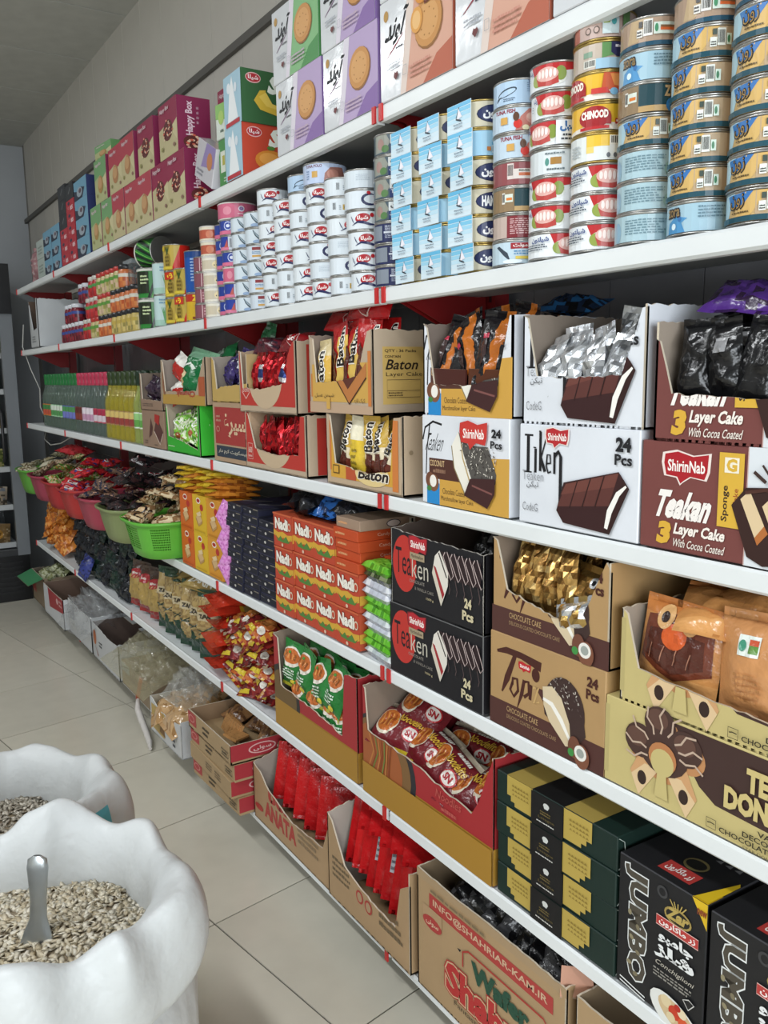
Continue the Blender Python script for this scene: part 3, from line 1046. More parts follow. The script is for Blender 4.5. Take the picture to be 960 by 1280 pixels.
def can_stack(sh, px, kinds, where, group, lean=0.0, x=None, dy=0.0, turn=0.0, seed=0, z0=0.0, y=None):
    rnd = random.Random(seed + int(px * 7))
    R0 = KINDS[kinds[0]][1]
    x = R0 + 0.004 if x is None else x
    yc = y if y is not None else along(px, LEVEL[sh] + 0.02, 0.012) + dy
    z = LEVEL[sh] + z0
    n = len(kinds)
    out = []
    for i, k in enumerate(kinds):
        R = KINDS[k][1]
        lab = KINDS[k][5] + ' ' + level(i, n) + ' ' + where
        o, R, H = make_can(k, (x + (R - R0) + rnd.uniform(-.0015, .0015), yc + lean * i + rnd.uniform(-.0002, .0002), z), facing(yc) + turn + rnd.uniform(-.16, .16), lab, group, lid=(i == n - 1 or (k == 'PO')))
        z += H + 0.0002
        out.append(o)
    return out


GR = 'stacked tins on the second shelf'
Y1 = 0.6385
PIT = 0.0856
can_stack('B', 0, ['G'] * 6 + ['GB'], 'of first stack from right', GR, turn=-.33, y=Y1)
can_stack('B', 1, ['BZ', 'G', 'G', 'G', 'G', 'G', 'GB'], 'of second stack from right', GR, turn=-.33, y=Y1 + PIT)
can_stack('B', 2, ['PB', 'PB', 'PB', 'G', 'T', 'BZ', 'GB'], 'of third stack from right', GR, turn=-.25, y=Y1 + 2 * PIT)
can_stack('B', 3, ['R', 'R', 'R', 'YB', 'Y', 'Y2', 'NV', 'BG'], 'of fourth stack from right', GR, y=Y1 + 3 * PIT, turn=-.2)
can_stack('B', 4, ['R', 'R2', 'R2', 'W', 'SH', 'R2', 'R2'], 'of fifth stack from right', GR, y=Y1 + 4 * PIT)
can_stack('B', 5, ['MW', 'MR', 'T', 'MB', 'TF', 'TF', 'FS'], 'of sixth stack from right', GR, y=Y1 + 5 * PIT)
for n, ks, wh in ((6, ['H0', 'H0', 'H1', 'H0', 'H2', 'H0'], 'right'), (7, ['H2', 'H2', 'H2', 'H1', 'H2', 'H1'], 'middle'), (8, ['H0', 'H2', 'H2', 'H0', 'H0', 'H0'], 'left')):
    cans = can_stack('B', n, ks, 'of ' + wh + ' stack with cards', 'gold rimmed tins with blue cards', turn=.12, y=Y1 + n * PIT + .004)
    for i, o in enumerate(cans):
        m = MB()
        w, h = .062, .0435
        m.box(-w / 2, -.0004, 0, w / 2, .0004, h, 'd9e4ea', 'gloss')
        for k in range(6):
            m.face([(-w / 2 + .0006, -.0006, h * (k + 0.08) / 6), (w / 2 - .0006, -.0006, h * (k + 0.08) / 6), (w / 2 - .0006, -.0006, h * (k + 1) / 6 - .0004), (-w / 2 + .0006, -.0006, h * (k + 1) / 6 - .0004)], ('d3e4ee', 'cfe3ee', 'bcdcec', '9dd0e8', '7dc2e2', '66b5dc')[k], 'gloss')
        c = m.obj('card', o)
        ry = o.rotation_euler[2]
        d = Vector((-.0440, 0.004 * ((i * 7) % 3 - 1) + .004))
        tw = -pi / 2 - ry + .04 * ((i * 5) % 3 - 1)
        c.location = (d.x * cos(-ry) - d.y * sin(-ry), d.x * sin(-ry) + d.y * cos(-ry), .001)
        c.rotation_euler = (0, 0, tw)
        a = Art(w, h)
        a.line([(.52, .86), (.40, .50)], .03, '3a3f4a'); a.poly([(.50, .82), (.66, .5), (.44, .42)], 'e9e6ee'); a.line([(.40, .46), (.62, .36)], .05, '30343f'); a.words(.3, .24, .7, .3, 1, '5d6b7c', 1); a.t('HAMOON', .33, .12, .67, .2, '5d6b7c')
        a.build(front_map(-w / 2, -.0008, 0), c, split=False)
can_stack('B', 9, ['NT', 'NT', 'NT', 'TQ', 'TE', 'TQ', 'TQ'], 'of navy stack at the shelf joint', GR, y=Y1 + 9 * PIT + .008)
GW = 'white tins stacked on the second shelf'
for n, ks in enumerate((['S', 'S', 'S', 'S', 'C', 'WP'], ['WB', 'C', 'WP', 'SL', 'WB', 'WB'], ['S', 'WP', 'C', 'S', 'C', 'S', 'PO'],
                        ['S', 'S', 'SL', 'S', 'WB', 'C', 'FS'], ['WB', 'WB', 'S', 'C', 'S', 'S'], ['S', 'WB', 'S', 'S', 'SL', 'WB', 'S'])):
    can_stack('B', 10 + n, ks, 'of ' + WORDS[n + 1] + ' white stack from right', GW, lean=.004, turn=(.1, 0, -.1)[n % 3], x=.046, y=1.513 + .0829 * n)
for n, ks in enumerate((['FB', 'FB', 'F', 'FB', 'F', 'F'], ['F', 'F', 'F', 'F', 'F', 'F'])):
    can_stack('B', 17 + n, ks, 'of ' + ('right', 'left')[n] + ' fish tin stack', 'white fish tins on the second shelf', lean=.004, x=.046, y=2.0115 + .0829 * n)
GS = 'small blue and pink tins'
can_stack('B', 19, ['BB', 'BB', 'P', 'B', 'BB', 'B', 'PL'], 'of right blue and pink stack', GS, lean=.003, y=2.172)
can_stack('B', 20, ['B', 'B', 'B', 'B', 'B', 'B'], 'of left blue and pink stack', GS, lean=.003, x=.05, y=2.242)
can_stack('B', 21, ['U', 'U', 'U', 'U', 'TM', 'TM'], 'of cream tin stack', 'cream tins on the second shelf', lean=.004, y=2.314)
can_stack('B', 22, ['RC'] * 4, 'of pile before pineapple tins', 'rose brown snack cups', lean=-.0, y=2.392)
GP = 'pineapple tins on the second shelf'
can_stack('B', 23, ['PY', 'D'], 'of stack behind the rose cups', GP, x=.05, y=2.478)
can_stack('B', 24, ['PZ', 'PA', 'PA', 'PA'][:2], 'of middle pineapple stack', GP, x=.047, turn=-.45, y=2.566)
can_stack('B', 25, ['PA', 'PZ', 'PA'], 'of left pineapple stack', GP, turn=-.45, x=.047, y=2.654)
can_stack('B', 26, ['PA', 'PA', 'PA'], 'of pineapple stack at the back', GP, turn=-.45, x=.14, y=2.50)
can_stack('B', 27, ['AL', 'AL'], 'of pair beside green tins', 'pale plant drink tins', x=.05, y=2.775)
can_stack('B', 28, ['GT', 'GT'], 'of green pair beside the jars', 'green tins with black slashes', x=.056, y=2.93)
o, R, H = make_can('GT', (.075, 2.86, LEVEL['B'] + .2512), 0, 'green tin with black slashes lying on its side on top of two others', 'green tins with black slashes', True)
o.rotation_euler = (pi / 2, 0, pi + .25)

# ================================================================ cartons
def carton(name, label, W, D, H, loc, rz, body, front=None, side=None, top=None, cat='carton', group=None, m='card', edge=None, left=None):
    """closed box; front looks along -y; side is the right-hand end"""
    b = MB()
    g = min(.0015, .04 * min(W, D, H))
    e = edge or body
    x0, x1 = -W / 2, W / 2
    F = [(x0 + g, 0, g), (x1 - g, 0, g), (x1 - g, 0, H - g), (x0 + g, 0, H - g)]
    B = [(x0 + g, D, g), (x1 - g, D, g), (x1 - g, D, H - g), (x0 + g, D, H - g)]
    R = [(x1, g, g), (x1, D - g, g), (x1, D - g, H - g), (x1, g, H - g)]
    L = [(x0, g, g), (x0, D - g, g), (x0, D - g, H - g), (x0, g, H - g)]
    T = [(x0 + g, g, H), (x1 - g, g, H), (x1 - g, D - g, H), (x0 + g, D - g, H)]
    U = [(x0 + g, g, 0), (x1 - g, g, 0), (x1 - g, D - g, 0), (x0 + g, D - g, 0)]
    for q in (F, B[::-1], R, L[::-1], T, U[::-1]):
        b.face(q, body, m)
    for q in ((F[3], F[2], T[1], T[0]), (U[0], U[1], F[1], F[0]), (F[1], R[0], R[3], F[2]), (L[0], F[0], F[3], L[3]), (T[1], R[3], R[2], T[2]), (L[3], T[0], T[3], L[2]), (R[0], U[1], U[2], R[1]), (U[0], L[0], L[1], U[3]),
              (F[2], R[3], T[1]), (L[3], F[3], T[0]), (F[1], U[1], R[0]), (U[0], F[0], L[0])):
        b.face(q, e, m)
    o = put(b.obj(name), loc, rz)
    if front:
        a = Art(W, H); front(a); a.build(front_map(x0, 0, 0), o)
    if side:
        a = Art(D, H); side(a); a.build(side_map(x1, 0, 0), o)
    if top:
        a = Art(W, D); top(a); a.build(top_map(x0, 0, H), o)
    return tag(o, label, cat, group)


def jag(cut, rnd, amp, step=.035):
    """torn version of a cut line"""
    out = [cut[0]]
    for (ax, ay), (bx, by) in zip(cut, cut[1:]):
        n = max(1, int(abs(bx - ax) / step))
        for k in range(1, n + 1):
            t = k / n
            out.append((ax + (bx - ax) * t, ay + (by - ay) * t + (rnd.uniform(-amp, amp) if k < n else 0)))
    return out


def open_carton(name, label, W, D, H, loc, rz, body, inner='8f8172', cut=((0, 1), (1, 1)), front=None, side=None, scut=((0, 1), (1, 1)), cat='carton', group=None, torn='c9bda9', seed=1, back_h=1.0, m='card', lcut=None, fcol=None, amp=.012):
    """display box with its lid torn off: floor, back, two ends, front cut down to `cut` (x, height fractions)"""
    rnd = random.Random(seed)
    t = .0035
    x0, x1 = -W / 2, W / 2
    b = MB()
    b.box(x0, 0, 0, x1, D, t, body, m)
    b.box(x0, D - t, t, x1, D, H * back_h, body, m, {'f': inner})
    cut = jag(list(cut), rnd, amp)
    sc = jag(list(scut), rnd, amp)
    lc = jag(list(lcut or scut), rnd, amp)

    def wall(c, L, place, outc):
        # place(u, z, d): point on the wall, d = 0 outside, 1 inside
        for (ua, ha), (ub, hb) in zip(c, c[1:]):
            if ub - ua < 1e-6:
                continue
            q = [(ua * L, 0), (ub * L, 0), (ub * L, hb * H), (ua * L, ha * H)]
            b.face([place(u, z, 0) for u, z in q], outc, m)
            b.face([place(u, z, 1) for u, z in q[::-1]], inner, m)
            b.face([place(q[3][0], q[3][1], 0), place(q[2][0], q[2][1], 0), place(q[2][0], q[2][1], 1), place(q[3][0], q[3][1], 1)], torn, m)
        for u, h, s in ((c[0][0], c[0][1], 1), (c[-1][0], c[-1][1], -1)):
            q = [place(u * L, 0, 0), place(u * L, h * H, 0), place(u * L, h * H, 1), place(u * L, 0, 1)]
            b.face(q if s > 0 else q[::-1], torn, m)

    wall(cut, W, lambda u, z, d: (x0 + u, t * d, z), fcol or body)
    wall(sc, D, lambda u, z, d: (x1 - t * d, u, z), body)
    wall(lc, D, lambda u, z, d: (x0 + t * d, u, z), body)
    o = put(b.obj(name), loc, rz)
    if front:
        a = Art(W, H); front(a)
        clip = [[(ua * W, 0), (ub * W, 0), (ub * W, hb * H), (ua * W, ha * H)] for (ua, ha), (ub, hb) in zip(cut, cut[1:]) if ub > ua]
        a.build(front_map(x0, 0, 0), o, clip=clip)
    if side:
        a = Art(D, H); side(a)
        clip = [[(ua * D, 0), (ub * D, 0), (ub * D, hb * H), (ua * D, ha * H)] for (ua, ha), (ub, hb) in zip(sc, sc[1:]) if ub > ua]
        a.build(side_map(x1, 0, 0), o, clip=clip)
    return tag(o, label, cat, group)


# ================================================================ soft packets
def pillow(name, w, h, t, colf, seed=0, nu=8, nv=11, m='film', crump=.5, seal=.09, smooth=True, prints=None, bend=0.0, gather=0.0, flute=0.0, boxy=False):
    """sealed bag: two skins bulging between crimped ends, crumpled by noise. Faces -y, centred.
    colf(u, v, front) -> colour. gather pinches the ends (twist wrap); flute ripples the crimps. prints(art) is lifted onto the front."""
    smooth = smooth and m != 'foil'
    nu, nv = (int(nu * 1.5), int(nv * 1.5)) if smooth else (nu, nv)

    def prof(u, v):
        a = max(0.0, 1 - abs(2 * u - 1) ** (12 if boxy else 3.2))
        if v < seal or v > 1 - seal:
            bq = 0.0
        else:
            s = (v - seal) / (1 - 2 * seal)
            bq = max(0.0, 1 - abs(2 * s - 1) ** (10 if boxy else 2.6)) ** .75
        return a * bq

    def pt(u, v, side):
        p = prof(u, v)
        n1 = noise.noise((u * 4.0 * w / .08 + seed * 7.1, v * 4.0 * h / .08 + seed * 3.3, seed * 1.7 + side * 5))
        n2 = noise.noise((u * 9.0 * w / .08 + seed, v * 9.0 * h / .08 - seed, seed * 2.7 + side * 9))
        n2 = abs(n2) ** .7 * 1.4 - .35
        y = t / 2 * p * (1 + crump * (.9 * n1 + .7 * n2))
        pin = 1 - gather * max(0.0, abs(2 * v - 1) - .45) / .55
        x = (u - .5) * w * pin * (1 - .06 * p)
        z = (v - .5) * h
        yb = bend * h * ((2 * v - 1) ** 2) + crump * t * .14 * noise.noise((u * 3 + seed, v * 3, 4.4))
        if flute and (v < seal or v > 1 - seal):
            yb += flute * sin(u * nu * pi)
        return (x, yb + (-y if side == 0 else y), z)

    b = MB()
    us = [i / nu for i in range(nu + 1)]
    vs = sorted(set([0, seal, 1 - seal, 1] + [seal + (1 - 2 * seal) * i / (nv - 2) for i in range(nv - 1)]))
    for side in (0, 1):
        rows = [[pt(u, v, side) for u in us] for v in vs]
        if side == 0:
            G = rows
        b.grid(rows, lambda i, j: colf((us[j] + us[min(j + 1, nu)]) / 2, (vs[i] + vs[min(i + 1, len(vs) - 1)]) / 2, side == 0), m, smooth, flip=(side == 1))
    o = b.obj(name)
    if prints:
        a = Art(w, h)
        prints(a)
        def mp(x, y, l):
            u, v = min(.9999, max(0, x / w)), min(.9999, max(0, y / h))
            j = int(u * nu)
            i = max(k for k in range(len(vs) - 1) if vs[k] <= v)
            fu, fv = u * nu - j, (v - vs[i]) / (vs[i + 1] - vs[i])
            g = [Vector(G[i + a][j + c]) * ((fu if c else 1 - fu) * (fv if a else 1 - fv)) for a in (0, 1) for c in (0, 1)]
            p = g[0] + g[1] + g[2] + g[3]
            return (p.x, p.y - l - .0006, p.z)
        nstr = w / nu / 1.0001
        a.build(mp, o, m=m if m in ('film', 'foil') else 'ink', strips=nstr / 2, ystrips=h / nv / 2, eps=.0004, split=False)
    return o


class Proto:
    """first use places the model itself, later uses place copies of it and its parts"""

    def __init__(s, o):
        s.o, s.used = o, False

    def use(s, loc, rot, label, cat='packet', group=None, scale=None):
        o = copy_tree(s.o) if s.used else s.o
        s.used = True
        put(o, loc, rot)
        if scale:
            o.scale = (scale,) * 3
        return tag(o, label, cat, group)


def solid(c):
    return lambda u, v, f: c


def bands(*bs):
    """bs: (upper v limit, colour) from the bottom"""
    def f(u, v, fr):
        for lim, c in bs:
            if v <= lim:
                return c
        return bs[-1][1]
    return f


def mixed(cols, seed=0, sc=5.0):
    def f(u, v, fr):
        n = noise.noise((u * sc + seed, v * sc * 1.4, seed + (3 if fr else 0)))
        return cols[int(max(0, min(.999, .5 + .8 * n)) * len(cols))]
    return f


def local(base, dx, dy, dz):
    """point dx to the right along the shelf front, dy deeper, dz up from base (front looks at the aisle)"""
    return (base[0] + dy, base[1] - dx, base[2] + dz)

# ================================================================ third shelf: cake cartons
ZC = LEVEL['C']


def choc_bar(a, pts, cream=True):
    """pts: left-bottom, right-bottom, right-top, left-top of a chocolate bar picture"""
    (ax, ay), (bx, by), (cx, cy), (dx, dy) = pts
    a.poly(pts, '3b1c18')
    def L(p, q, t):
        return (p[0] + (q[0] - p[0]) * t, p[1] + (q[1] - p[1]) * t)
    A, B, C, D = pts
    a.poly([L(A, D, .28), L(B, C, .2), C, D], '55291f')
    a.poly([L(A, D, .62), L(B, C, .6), C, D], '6d3a2c')
    for t in (.25, .5, .75):
        a.line([L(A, B, t), L(D, C, t)], .012, '2b120f')


def f_teakan(a):
    a.r(.60, 0, 1, 1, 'd8dde2')
    a.r(.598, 0, .603, 1, 'c9a9a2')
    a.brand_flag(.27, .78, .25, .27, col='a81c26')
    a.t('Teakan', .10, .30, .42, .56, 'efe9e4', .05, .35)
    a.t('3', .115, .055, .195, .27, 'd6a83c', .07, .15)
    a.t('Layer Cake', .215, .135, .50, .27, 'efe6dd', .035, .22)
    a.t('With Cocoa Coated', .21, .05, .50, .125, 'e6dcd2', .01, .22)
    a.r(.455, .30, .585, .94, 'd5ab3e')
    a.t('Sponge', .475, .35, .515, .66, '37251c', .02, rot=90)
    a.t('Cake', .535, .48, .56, .64, '9a3c2b', .0, rot=90)
    a.r(.485, .77, .56, .90, 'ece5d2'); a.t('G', .495, .78, .55, .89, 'd5ab3e', .05)
    # layered cake under dripping chocolate
    a.poly([(.53, .50), (.62, .08), (.70, .02), (1.02, .12), (1.02, .70), (.95, .72), (.60, .66)], '341d19')
    for k in range(3):
        o = .13 * k
        a.poly([(.575 + o * .85, .56 - o * .3), (.62 + o * .85, .64 - o * .25), (.70 + o * .85, .36 - o * .3), (.655 + o * .85, .25 - o * .3)], 'd9c19a')
        a.poly([(.655 + o * .85, .25 - o * .3), (.70 + o * .85, .36 - o * .3), (.72 + o * .85, .30 - o * .3), (.67 + o * .85, .19 - o * .3)], 'b06a35')
    a.line([(.60, .62), (.70, .66), (.85, .6), (1.0, .66)], .03, '4a2a22')
    a.line([(.68, .86), (.74, .72)], .02, '3d2a25'); a.line([(.64, .80), (.70, .72)], .03, '3d2a25')


def f_tiken(a):
    for pts, wd in (([(.05, .89), (.13, .89)], .02), ([(.085, .89), (.085, .52)], .045), ([(.045, .52), (.12, .52)], .015), ([(.155, .76), (.155, .52)], .035), ([(.135, .77), (.16, .77)], .012),
                    ([(.20, .93), (.20, .54)], .035), ([(.205, .66), (.25, .86)], .018), ([(.205, .67), (.245, .54)], .04), ([(.255, .62), (.295, .63), (.29, .71), (.265, .71), (.257, .60), (.275, .53), (.30, .55)], .02),
                    ([(.33, .74), (.33, .53)], .03), ([(.33, .70), (.365, .75), (.385, .70), (.385, .22)], .04), ([(.37, .215), (.40, .215)], .015), ([(.19, .935), (.21, .935)], .012)):
        a.line(pts, wd, '17161a', kind='lettering')
    a.t('Teaken', .04, .44, .235, .535, '8a8c92', -.012)
    a.t('تیکن', .08, .36, .19, .43, '3a3b40')
    a.t('CodeG', .045, .13, .185, .21, '5b5c60', -.012)
    a.brand_flag(.355, .885, .19, .18, col='b1282d')
    a.t('24', .83, .80, .945, .93, '1c1c20', .05); a.t('Pcs', .825, .68, .955, .78, '1c1c20', .03)
    a.poly([(.36, .18), (.42, .07), (.80, .04), (.94, .48), (.86, .62), (.42, .46)], '35191a')
    a.poly([(.37, .22), (.44, .44), (.86, .60), (.79, .30)], '59302b')
    a.poly([(.40, .34), (.44, .45), (.86, .61), (.83, .48)], '6a3c34')
    for t in (.25, .5, .75):
        a.line([(.37 + .42 * t, .20 + .10 * t), (.43 + .43 * t, .45 + .16 * t)], .012, '2a1312')
    a.poly([(.76, .05), (.80, .04), (.94, .48), (.90, .56)], '2f1614')
    a.line([(.775, .09), (.80, .25), (.86, .42), (.92, .50)], [.04, .06, .05, .02], 'efece6')


def f_coco(a):
    a.poly([(.22, 0), (1, 0), (1, .60), (.5, .56), (.22, .42)], 'c99b45')
    a.r(.09, .29, .55, .52, '4e2c23')
    a.r(.06, .0, .22, .24, '2585c6')
    a.t('Teaken', .05, .60, .27, .80, '16161a', -.005, .5)
    a.line([(.01, .72), (.04, .86), (.14, .93), (.25, .90)], .025, '16161a'); a.line([(.10, .90), (.06, .6), (.05, .33)], .02, '16161a')
    a.t('COCONUT', .10, .43, .28, .50, 'd8b98a', .01); a.words(.14, .34, .34, .42, 1, '8d6a55', 2)
    a.e(.10, .27, .055, .09, '6d4330'); a.e(.145, .24, .065, .10, '7c5138'); a.e(.14, .26, .042, .07, 'ebe6de'); a.e(.09, .17, .03, .03, '3f7c3f')
    a.t('Chocolate Coated', .26, .135, .52, .20, '4a3420', -.005); a.t('Marshmallow layer Cake', .24, .045, .62, .11, '4a3420', -.005)
    a.poly([(.37, .68), (.45, .84), (.51, .62), (.60, .36), (.53, .16), (.40, .44)], 'e9e5da')
    a.line([(.37, .68), (.40, .44), (.53, .16)], .015, '8a7a55'); a.line([(.475, .78), (.50, .56), (.585, .30)], .02, 'b49a68')
    a.poly([(.45, .84), (.56, .70), (.78, .70), (.87, .42), (.86, .32), (.60, .34), (.51, .60)], '54504c')
    rnd = random.Random(5)
    for k in range(120):
        x, y = rnd.uniform(.49, .87), rnd.uniform(.32, .76)
        if y < .85 - abs(x - .58) * .75 and x > .50 + (.6 - y) * .25:
            d = rnd.uniform(0, 3.1)
            a.line([(x, y), (x + .016 * cos(d), y + .03 * sin(d))], .010, ('d8d2c6', 'a39c92', '3a3230')[k % 3])
    a.poly([(.53, .16), (.60, .35), (.87, .38), (.865, .22), (.79, .06)], '3d1f1f'); a.line([(.62, .28), (.84, .22)], .02, '7a4c48')
    a.brand_flag(.635, .82, .27, .26, col='c23630', edge='c23630')
    a.t('24', .83, .80, .93, .89, '16161a', .05); a.t('Pcs', .82, .69, .94, .77, '16161a', .03)


CY = lambda px: at('C', px)
DEEP = .235
G3 = 'cake cartons on the third shelf'
# brown cartons, nearest
yl, wb = .769, .262
for k, lab in ((0, 'brown closed sponge cake carton under the open one, nearest on third shelf'),):
    carton('cake_carton', lab, wb, DEEP, .141, (.004, yl - wb / 2, ZC), FACE, '74403c', f_teakan, group=G3, side=lambda a: a.r(0, 0, 1, 1, 'd8dde2'))
yo = .752
open_carton('cake_carton', 'brown sponge cake carton torn open, showing black packets, nearest on third shelf', wb, DEEP, .150, (.004, yo - wb / 2, ZC + .1413), FACE, '74403c', '9a8d80', ((0, .86), (.02, .84), (.10, .40), (.97, .34), (1, .8)), f_teakan, group=G3, seed=2)
# white cartons
yl, wb = 1.010, .238
carton('cake_carton', 'white closed cake carton with chocolate bar picture, below the silver packets', wb, DEEP, .153, (.003, yl - wb / 2, ZC), FACE, 'd9dde4', f_tiken, group=G3)
open_carton('cake_carton', 'white cake carton torn open and filled with silver packets', wb, DEEP, .163, (.006, yl - wb / 2 - .002, ZC + .1533), FACE, 'd9dde4', '8d8074', ((0, 1), (.04, .97), (.13, .44), (.45, .42), (.84, .44), (.965, .97), (1, .98)), f_tiken, group=G3, seed=3)
yl, wb = 1.274, .240
carton('cake_carton', 'white and gold coconut cake carton, closed, below the black and orange packets', wb, DEEP, .1585, (.003, yl - wb / 2, ZC), FACE, 'd9dce2', f_coco, group=G3)
open_carton('cake_carton', 'white and gold coconut cake carton torn open, black and orange packets inside', wb, DEEP, .160, (.004, yl - wb / 2 - .004, ZC + .1588), FACE, 'd9dce2', '7c6f66', ((0, 1), (.04, .95), (.13, .34), (.5, .32), (.86, .40), (.97, 1), (1, 1)), f_coco, group=G3, seed=4)


# kraft cartons of layer cake bars
def f_baton(a):
    a.poly([(.0, .0), (1, 0), (1, .1), (0, .14)], 'b99d83')
    a.r(.05, .14, .95, .62, 'c99f4f'); a.r(.03, .2, .055, .5, 'c17a3f'); a.r(.94, .1, .985, .75, 'c9793c')
    a.poly([(.46, .42), (.66, .12), (.92, .46), (.92, .62), (.66, .32), (.53, .46)], 'b5743f'); a.poly([(.53, .46), (.64, .30), (.86, .56), (.80, .64)], '5a2d20'); a.line([(.46, .42), (.66, .12), (.92, .44)], .02, '3c1c14')
    a.t('شیرین عسل', .10, .19, .42, .25, '3a2c20'); a.t('کیک لایه', .74, .13, .90, .19, '3a2c20')
    a.r(.30, .05, .36, .2, 'c99f4f')


def f_baton2(a):
    a.r(.06, .10, .92, .95, 'cf9d3c'); a.r(.05, .2, .075, .9, 'c9793c'); a.r(.885, .05, .955, .95, 'c9793c')
    a.poly([(.28, .1), (.42, .1), (.42, .28), (.28, .28)], 'b4502f'); a.e(.63, .22, .22, .16, 'dcc48a')
    a.r(.10, .16, .19, .28, '5b4420'); a.r(.11, .175, .18, .265, 'cf9d3c')
    a.ot('Baton', .47, .15, .84, .29, ((.08, 'efe8d8'), (.03, '23140f')), .3)


def s_baton(a):
    a.r(.10, .12, .62, .80, 'c6a55f')
    a.t('QTY : 36 Packs', .12, .73, .44, .77, '3a2c1c', .02); a.t('CONTAIN', .12, .67, .28, .70, '3a2c1c', .02)
    a.t('Baton', .14, .53, .46, .65, '241a12', .015, .35); a.t('Layer Cake', .13, .44, .50, .50, '2e2418')
    a.line([(.14, .20), (.48, .20), (.48, .41), (.14, .41)], .006, '57472c', close=True); a.line([(.14, .28), (.48, .28)], .006, '57472c'); a.words(.15, .21, .3, .27, 2, '57472c', 1)
    for k in range(8):
        a.line([(.53, .15 + .08 * k), (.60, .15 + .08 * k), (.60, .21 + .08 * k), (.53, .21 + .08 * k)], .006, '57472c', close=True)


def s_baton2(a):
    a.r(.22, .15, .9, .9, 'c9a04a')
    for k in range(3):
        a.words(.25, .52 + .11 * k, .6, .61 + .11 * k, 2, '5b4420', 4 + k)
    a.words(.35, .26, .6, .42, 1, '2a1d10', 48); a.words(.25, .18, .6, .22, 1, '3a2c1c', 3); a.e(.08, .55, .02, .03, '8d7a60')


yl, yr = CY(408), CY(502)
wl = yl - yr
open_carton('bar_carton', 'lower kraft and yellow carton of wafer bars with orange side stripes', wl, DEEP, .152, (.003, (yl + yr) / 2, ZC), FACE, 'b8a288', '7d6f60', ((0, 1), (.05, .97), (.12, .30), (.55, .22), (.86, .30), (.90, .98), (1, 1)), f_baton2, s_baton2, group=G3, seed=5)
yl, yr = 1.70, 1.437
open_carton('bar_carton', 'upper kraft carton of red wafer bars with printed packing form on side', yl - yr, DEEP, .166, (.0, (yl + yr) / 2, ZC + .1525), FACE, 'b6a38c', '85776a', ((0, .98), (.06, .95), (.11, .38), (.48, .40), (.78, .46), (.93, .98), (1, 1)), f_baton, s_baton, ((0, 1), (1, .99)), group=G3, seed=6)


# red cartons
def f_red(a, badge=False):
    a.r(.02, .10, .98, .98, 'b3342b'); a.e(.48, .52, .30, .46, 'bfa88b', n=30)
    if badge:
        a.line([(.06, .42), (.20, .42), (.20, .30), (.13, .20), (.06, .30)], .02, 'd9a79c', close=True); a.t('Soni', .075, .30, .185, .38, 'e0c0b6')
    else:
        a.line([(.05, .06 + .1), (.13, .16), (.13, .44), (.05, .44)], .016, 'd9a79c', close=True); a.t('60', .06, .27, .12, .38, 'e0b8ac', .02); a.words(.055, .18, .125, .25, 1, 'd9a79c', 1)
        a.words(.34, .39, .66, .44, 1, '4c3a2c', 47)


def s_red(a):
    a.r(.12, .03, .30, .95, 'b3342b')


yl, yr = CY(307), CY(390)
open_carton('wafer_carton', 'lower red carton with pale circle, number badge and red foil packets', yl - yr - .03, DEEP, .142, (.002, (yl + yr) / 2 + .012, ZC), FACE, 'b39f88', 'a89b8c', ((0, 1), (.05, .97), (.17, .36), (.5, .30), (.88, .34), (.92, .98), (1, 1)), lambda a: f_red(a), s_red, group=G3, seed=7)
yl2 = CY(303)
open_carton('wafer_carton', 'upper red carton with pale circle, heart badge and red foil packets', .325, DEEP, .168, (.0, yl2 - .325 / 2 - .002, ZC + .1425), FACE, 'b39f88', 'a58c74', ((0, .92), (.03, .90), (.06, .36), (.4, .34), (.84, .44), (.88, .8), (.96, .98), (1, 1)), lambda a: f_red(a, True), s_red, group=G3, seed=8, lcut=((0, .9), (1, 1)))


# red and navy kraft carton, box of purple sweets above it
def f_sirgh(a):
    a.r(.06, .30, .97, .92, '9b3430'); a.r(.08, .08, .97, .27, '2b3542')
    a.t('سیرغ', .30, .40, .92, .82, 'd2b594', .03); a.words(.10, .66, .24, .8, 2, 'b98873', 46); a.e(.15, .55, .05, .05, 'b98873'); a.e(.15, .55, .035, .035, '9b3430')
    a.t('بیسکویت کرم دار', .14, .13, .9, .22, 'b9b4a6', .02)


yl, yr = CY(267), CY(309) - .02
carton('biscuit_carton', 'kraft carton printed red and navy, closed, beside green carton', yl - yr, DEEP, .163, (.004, (yl + yr) / 2, ZC), FACE, 'a88d72', f_sirgh, group=G3)
open_carton('biscuit_carton', 'pale open carton of purple sweets on red and navy carton', yl - yr - .01, DEEP, .125, (.004, (yl + yr) / 2 + .004, ZC + .1633), FACE, 'b09566', '9a8f84', ((0, 1), (.08, .9), (.14, .28), (.3, .34), (1, .40)), None, group=G3, seed=9, fcol='b89a58')


# green carton with sideways box above
def s_green(a):
    a.t('9', .55, .45, .85, .72, 'e9ede4', .12); a.e(.75, .6, .07, .1, 'e9ede4')


yl, yr = CY(209), CY(250)
open_carton('sweet_carton', 'bright green open carton of green sweet packets', yl - yr, DEEP, .150, (.002, (yl + yr) / 2, ZC), FACE, '33b02c', 'a39584', ((0, .98), (.03, .9), (.06, .32), (.45, .26), (.93, .12), (.97, .98), (1, 1)), lambda a: a.words(.04, .1, .25, .14, 1, 'bfe0b0', 1), s_green, group=G3, seed=10, fcol='2fa52b')


def f_chunak(a):
    a.r(.02, 0, .98, .22, 'b08b3e'); a.t('Chunak', .35, .17, .78, .30, 'a0392a', .03, rot=180); a.r(.86, .2, .99, .6, 'a8542f'); a.e(.07, .5, .04, .3, '8a5a3a')


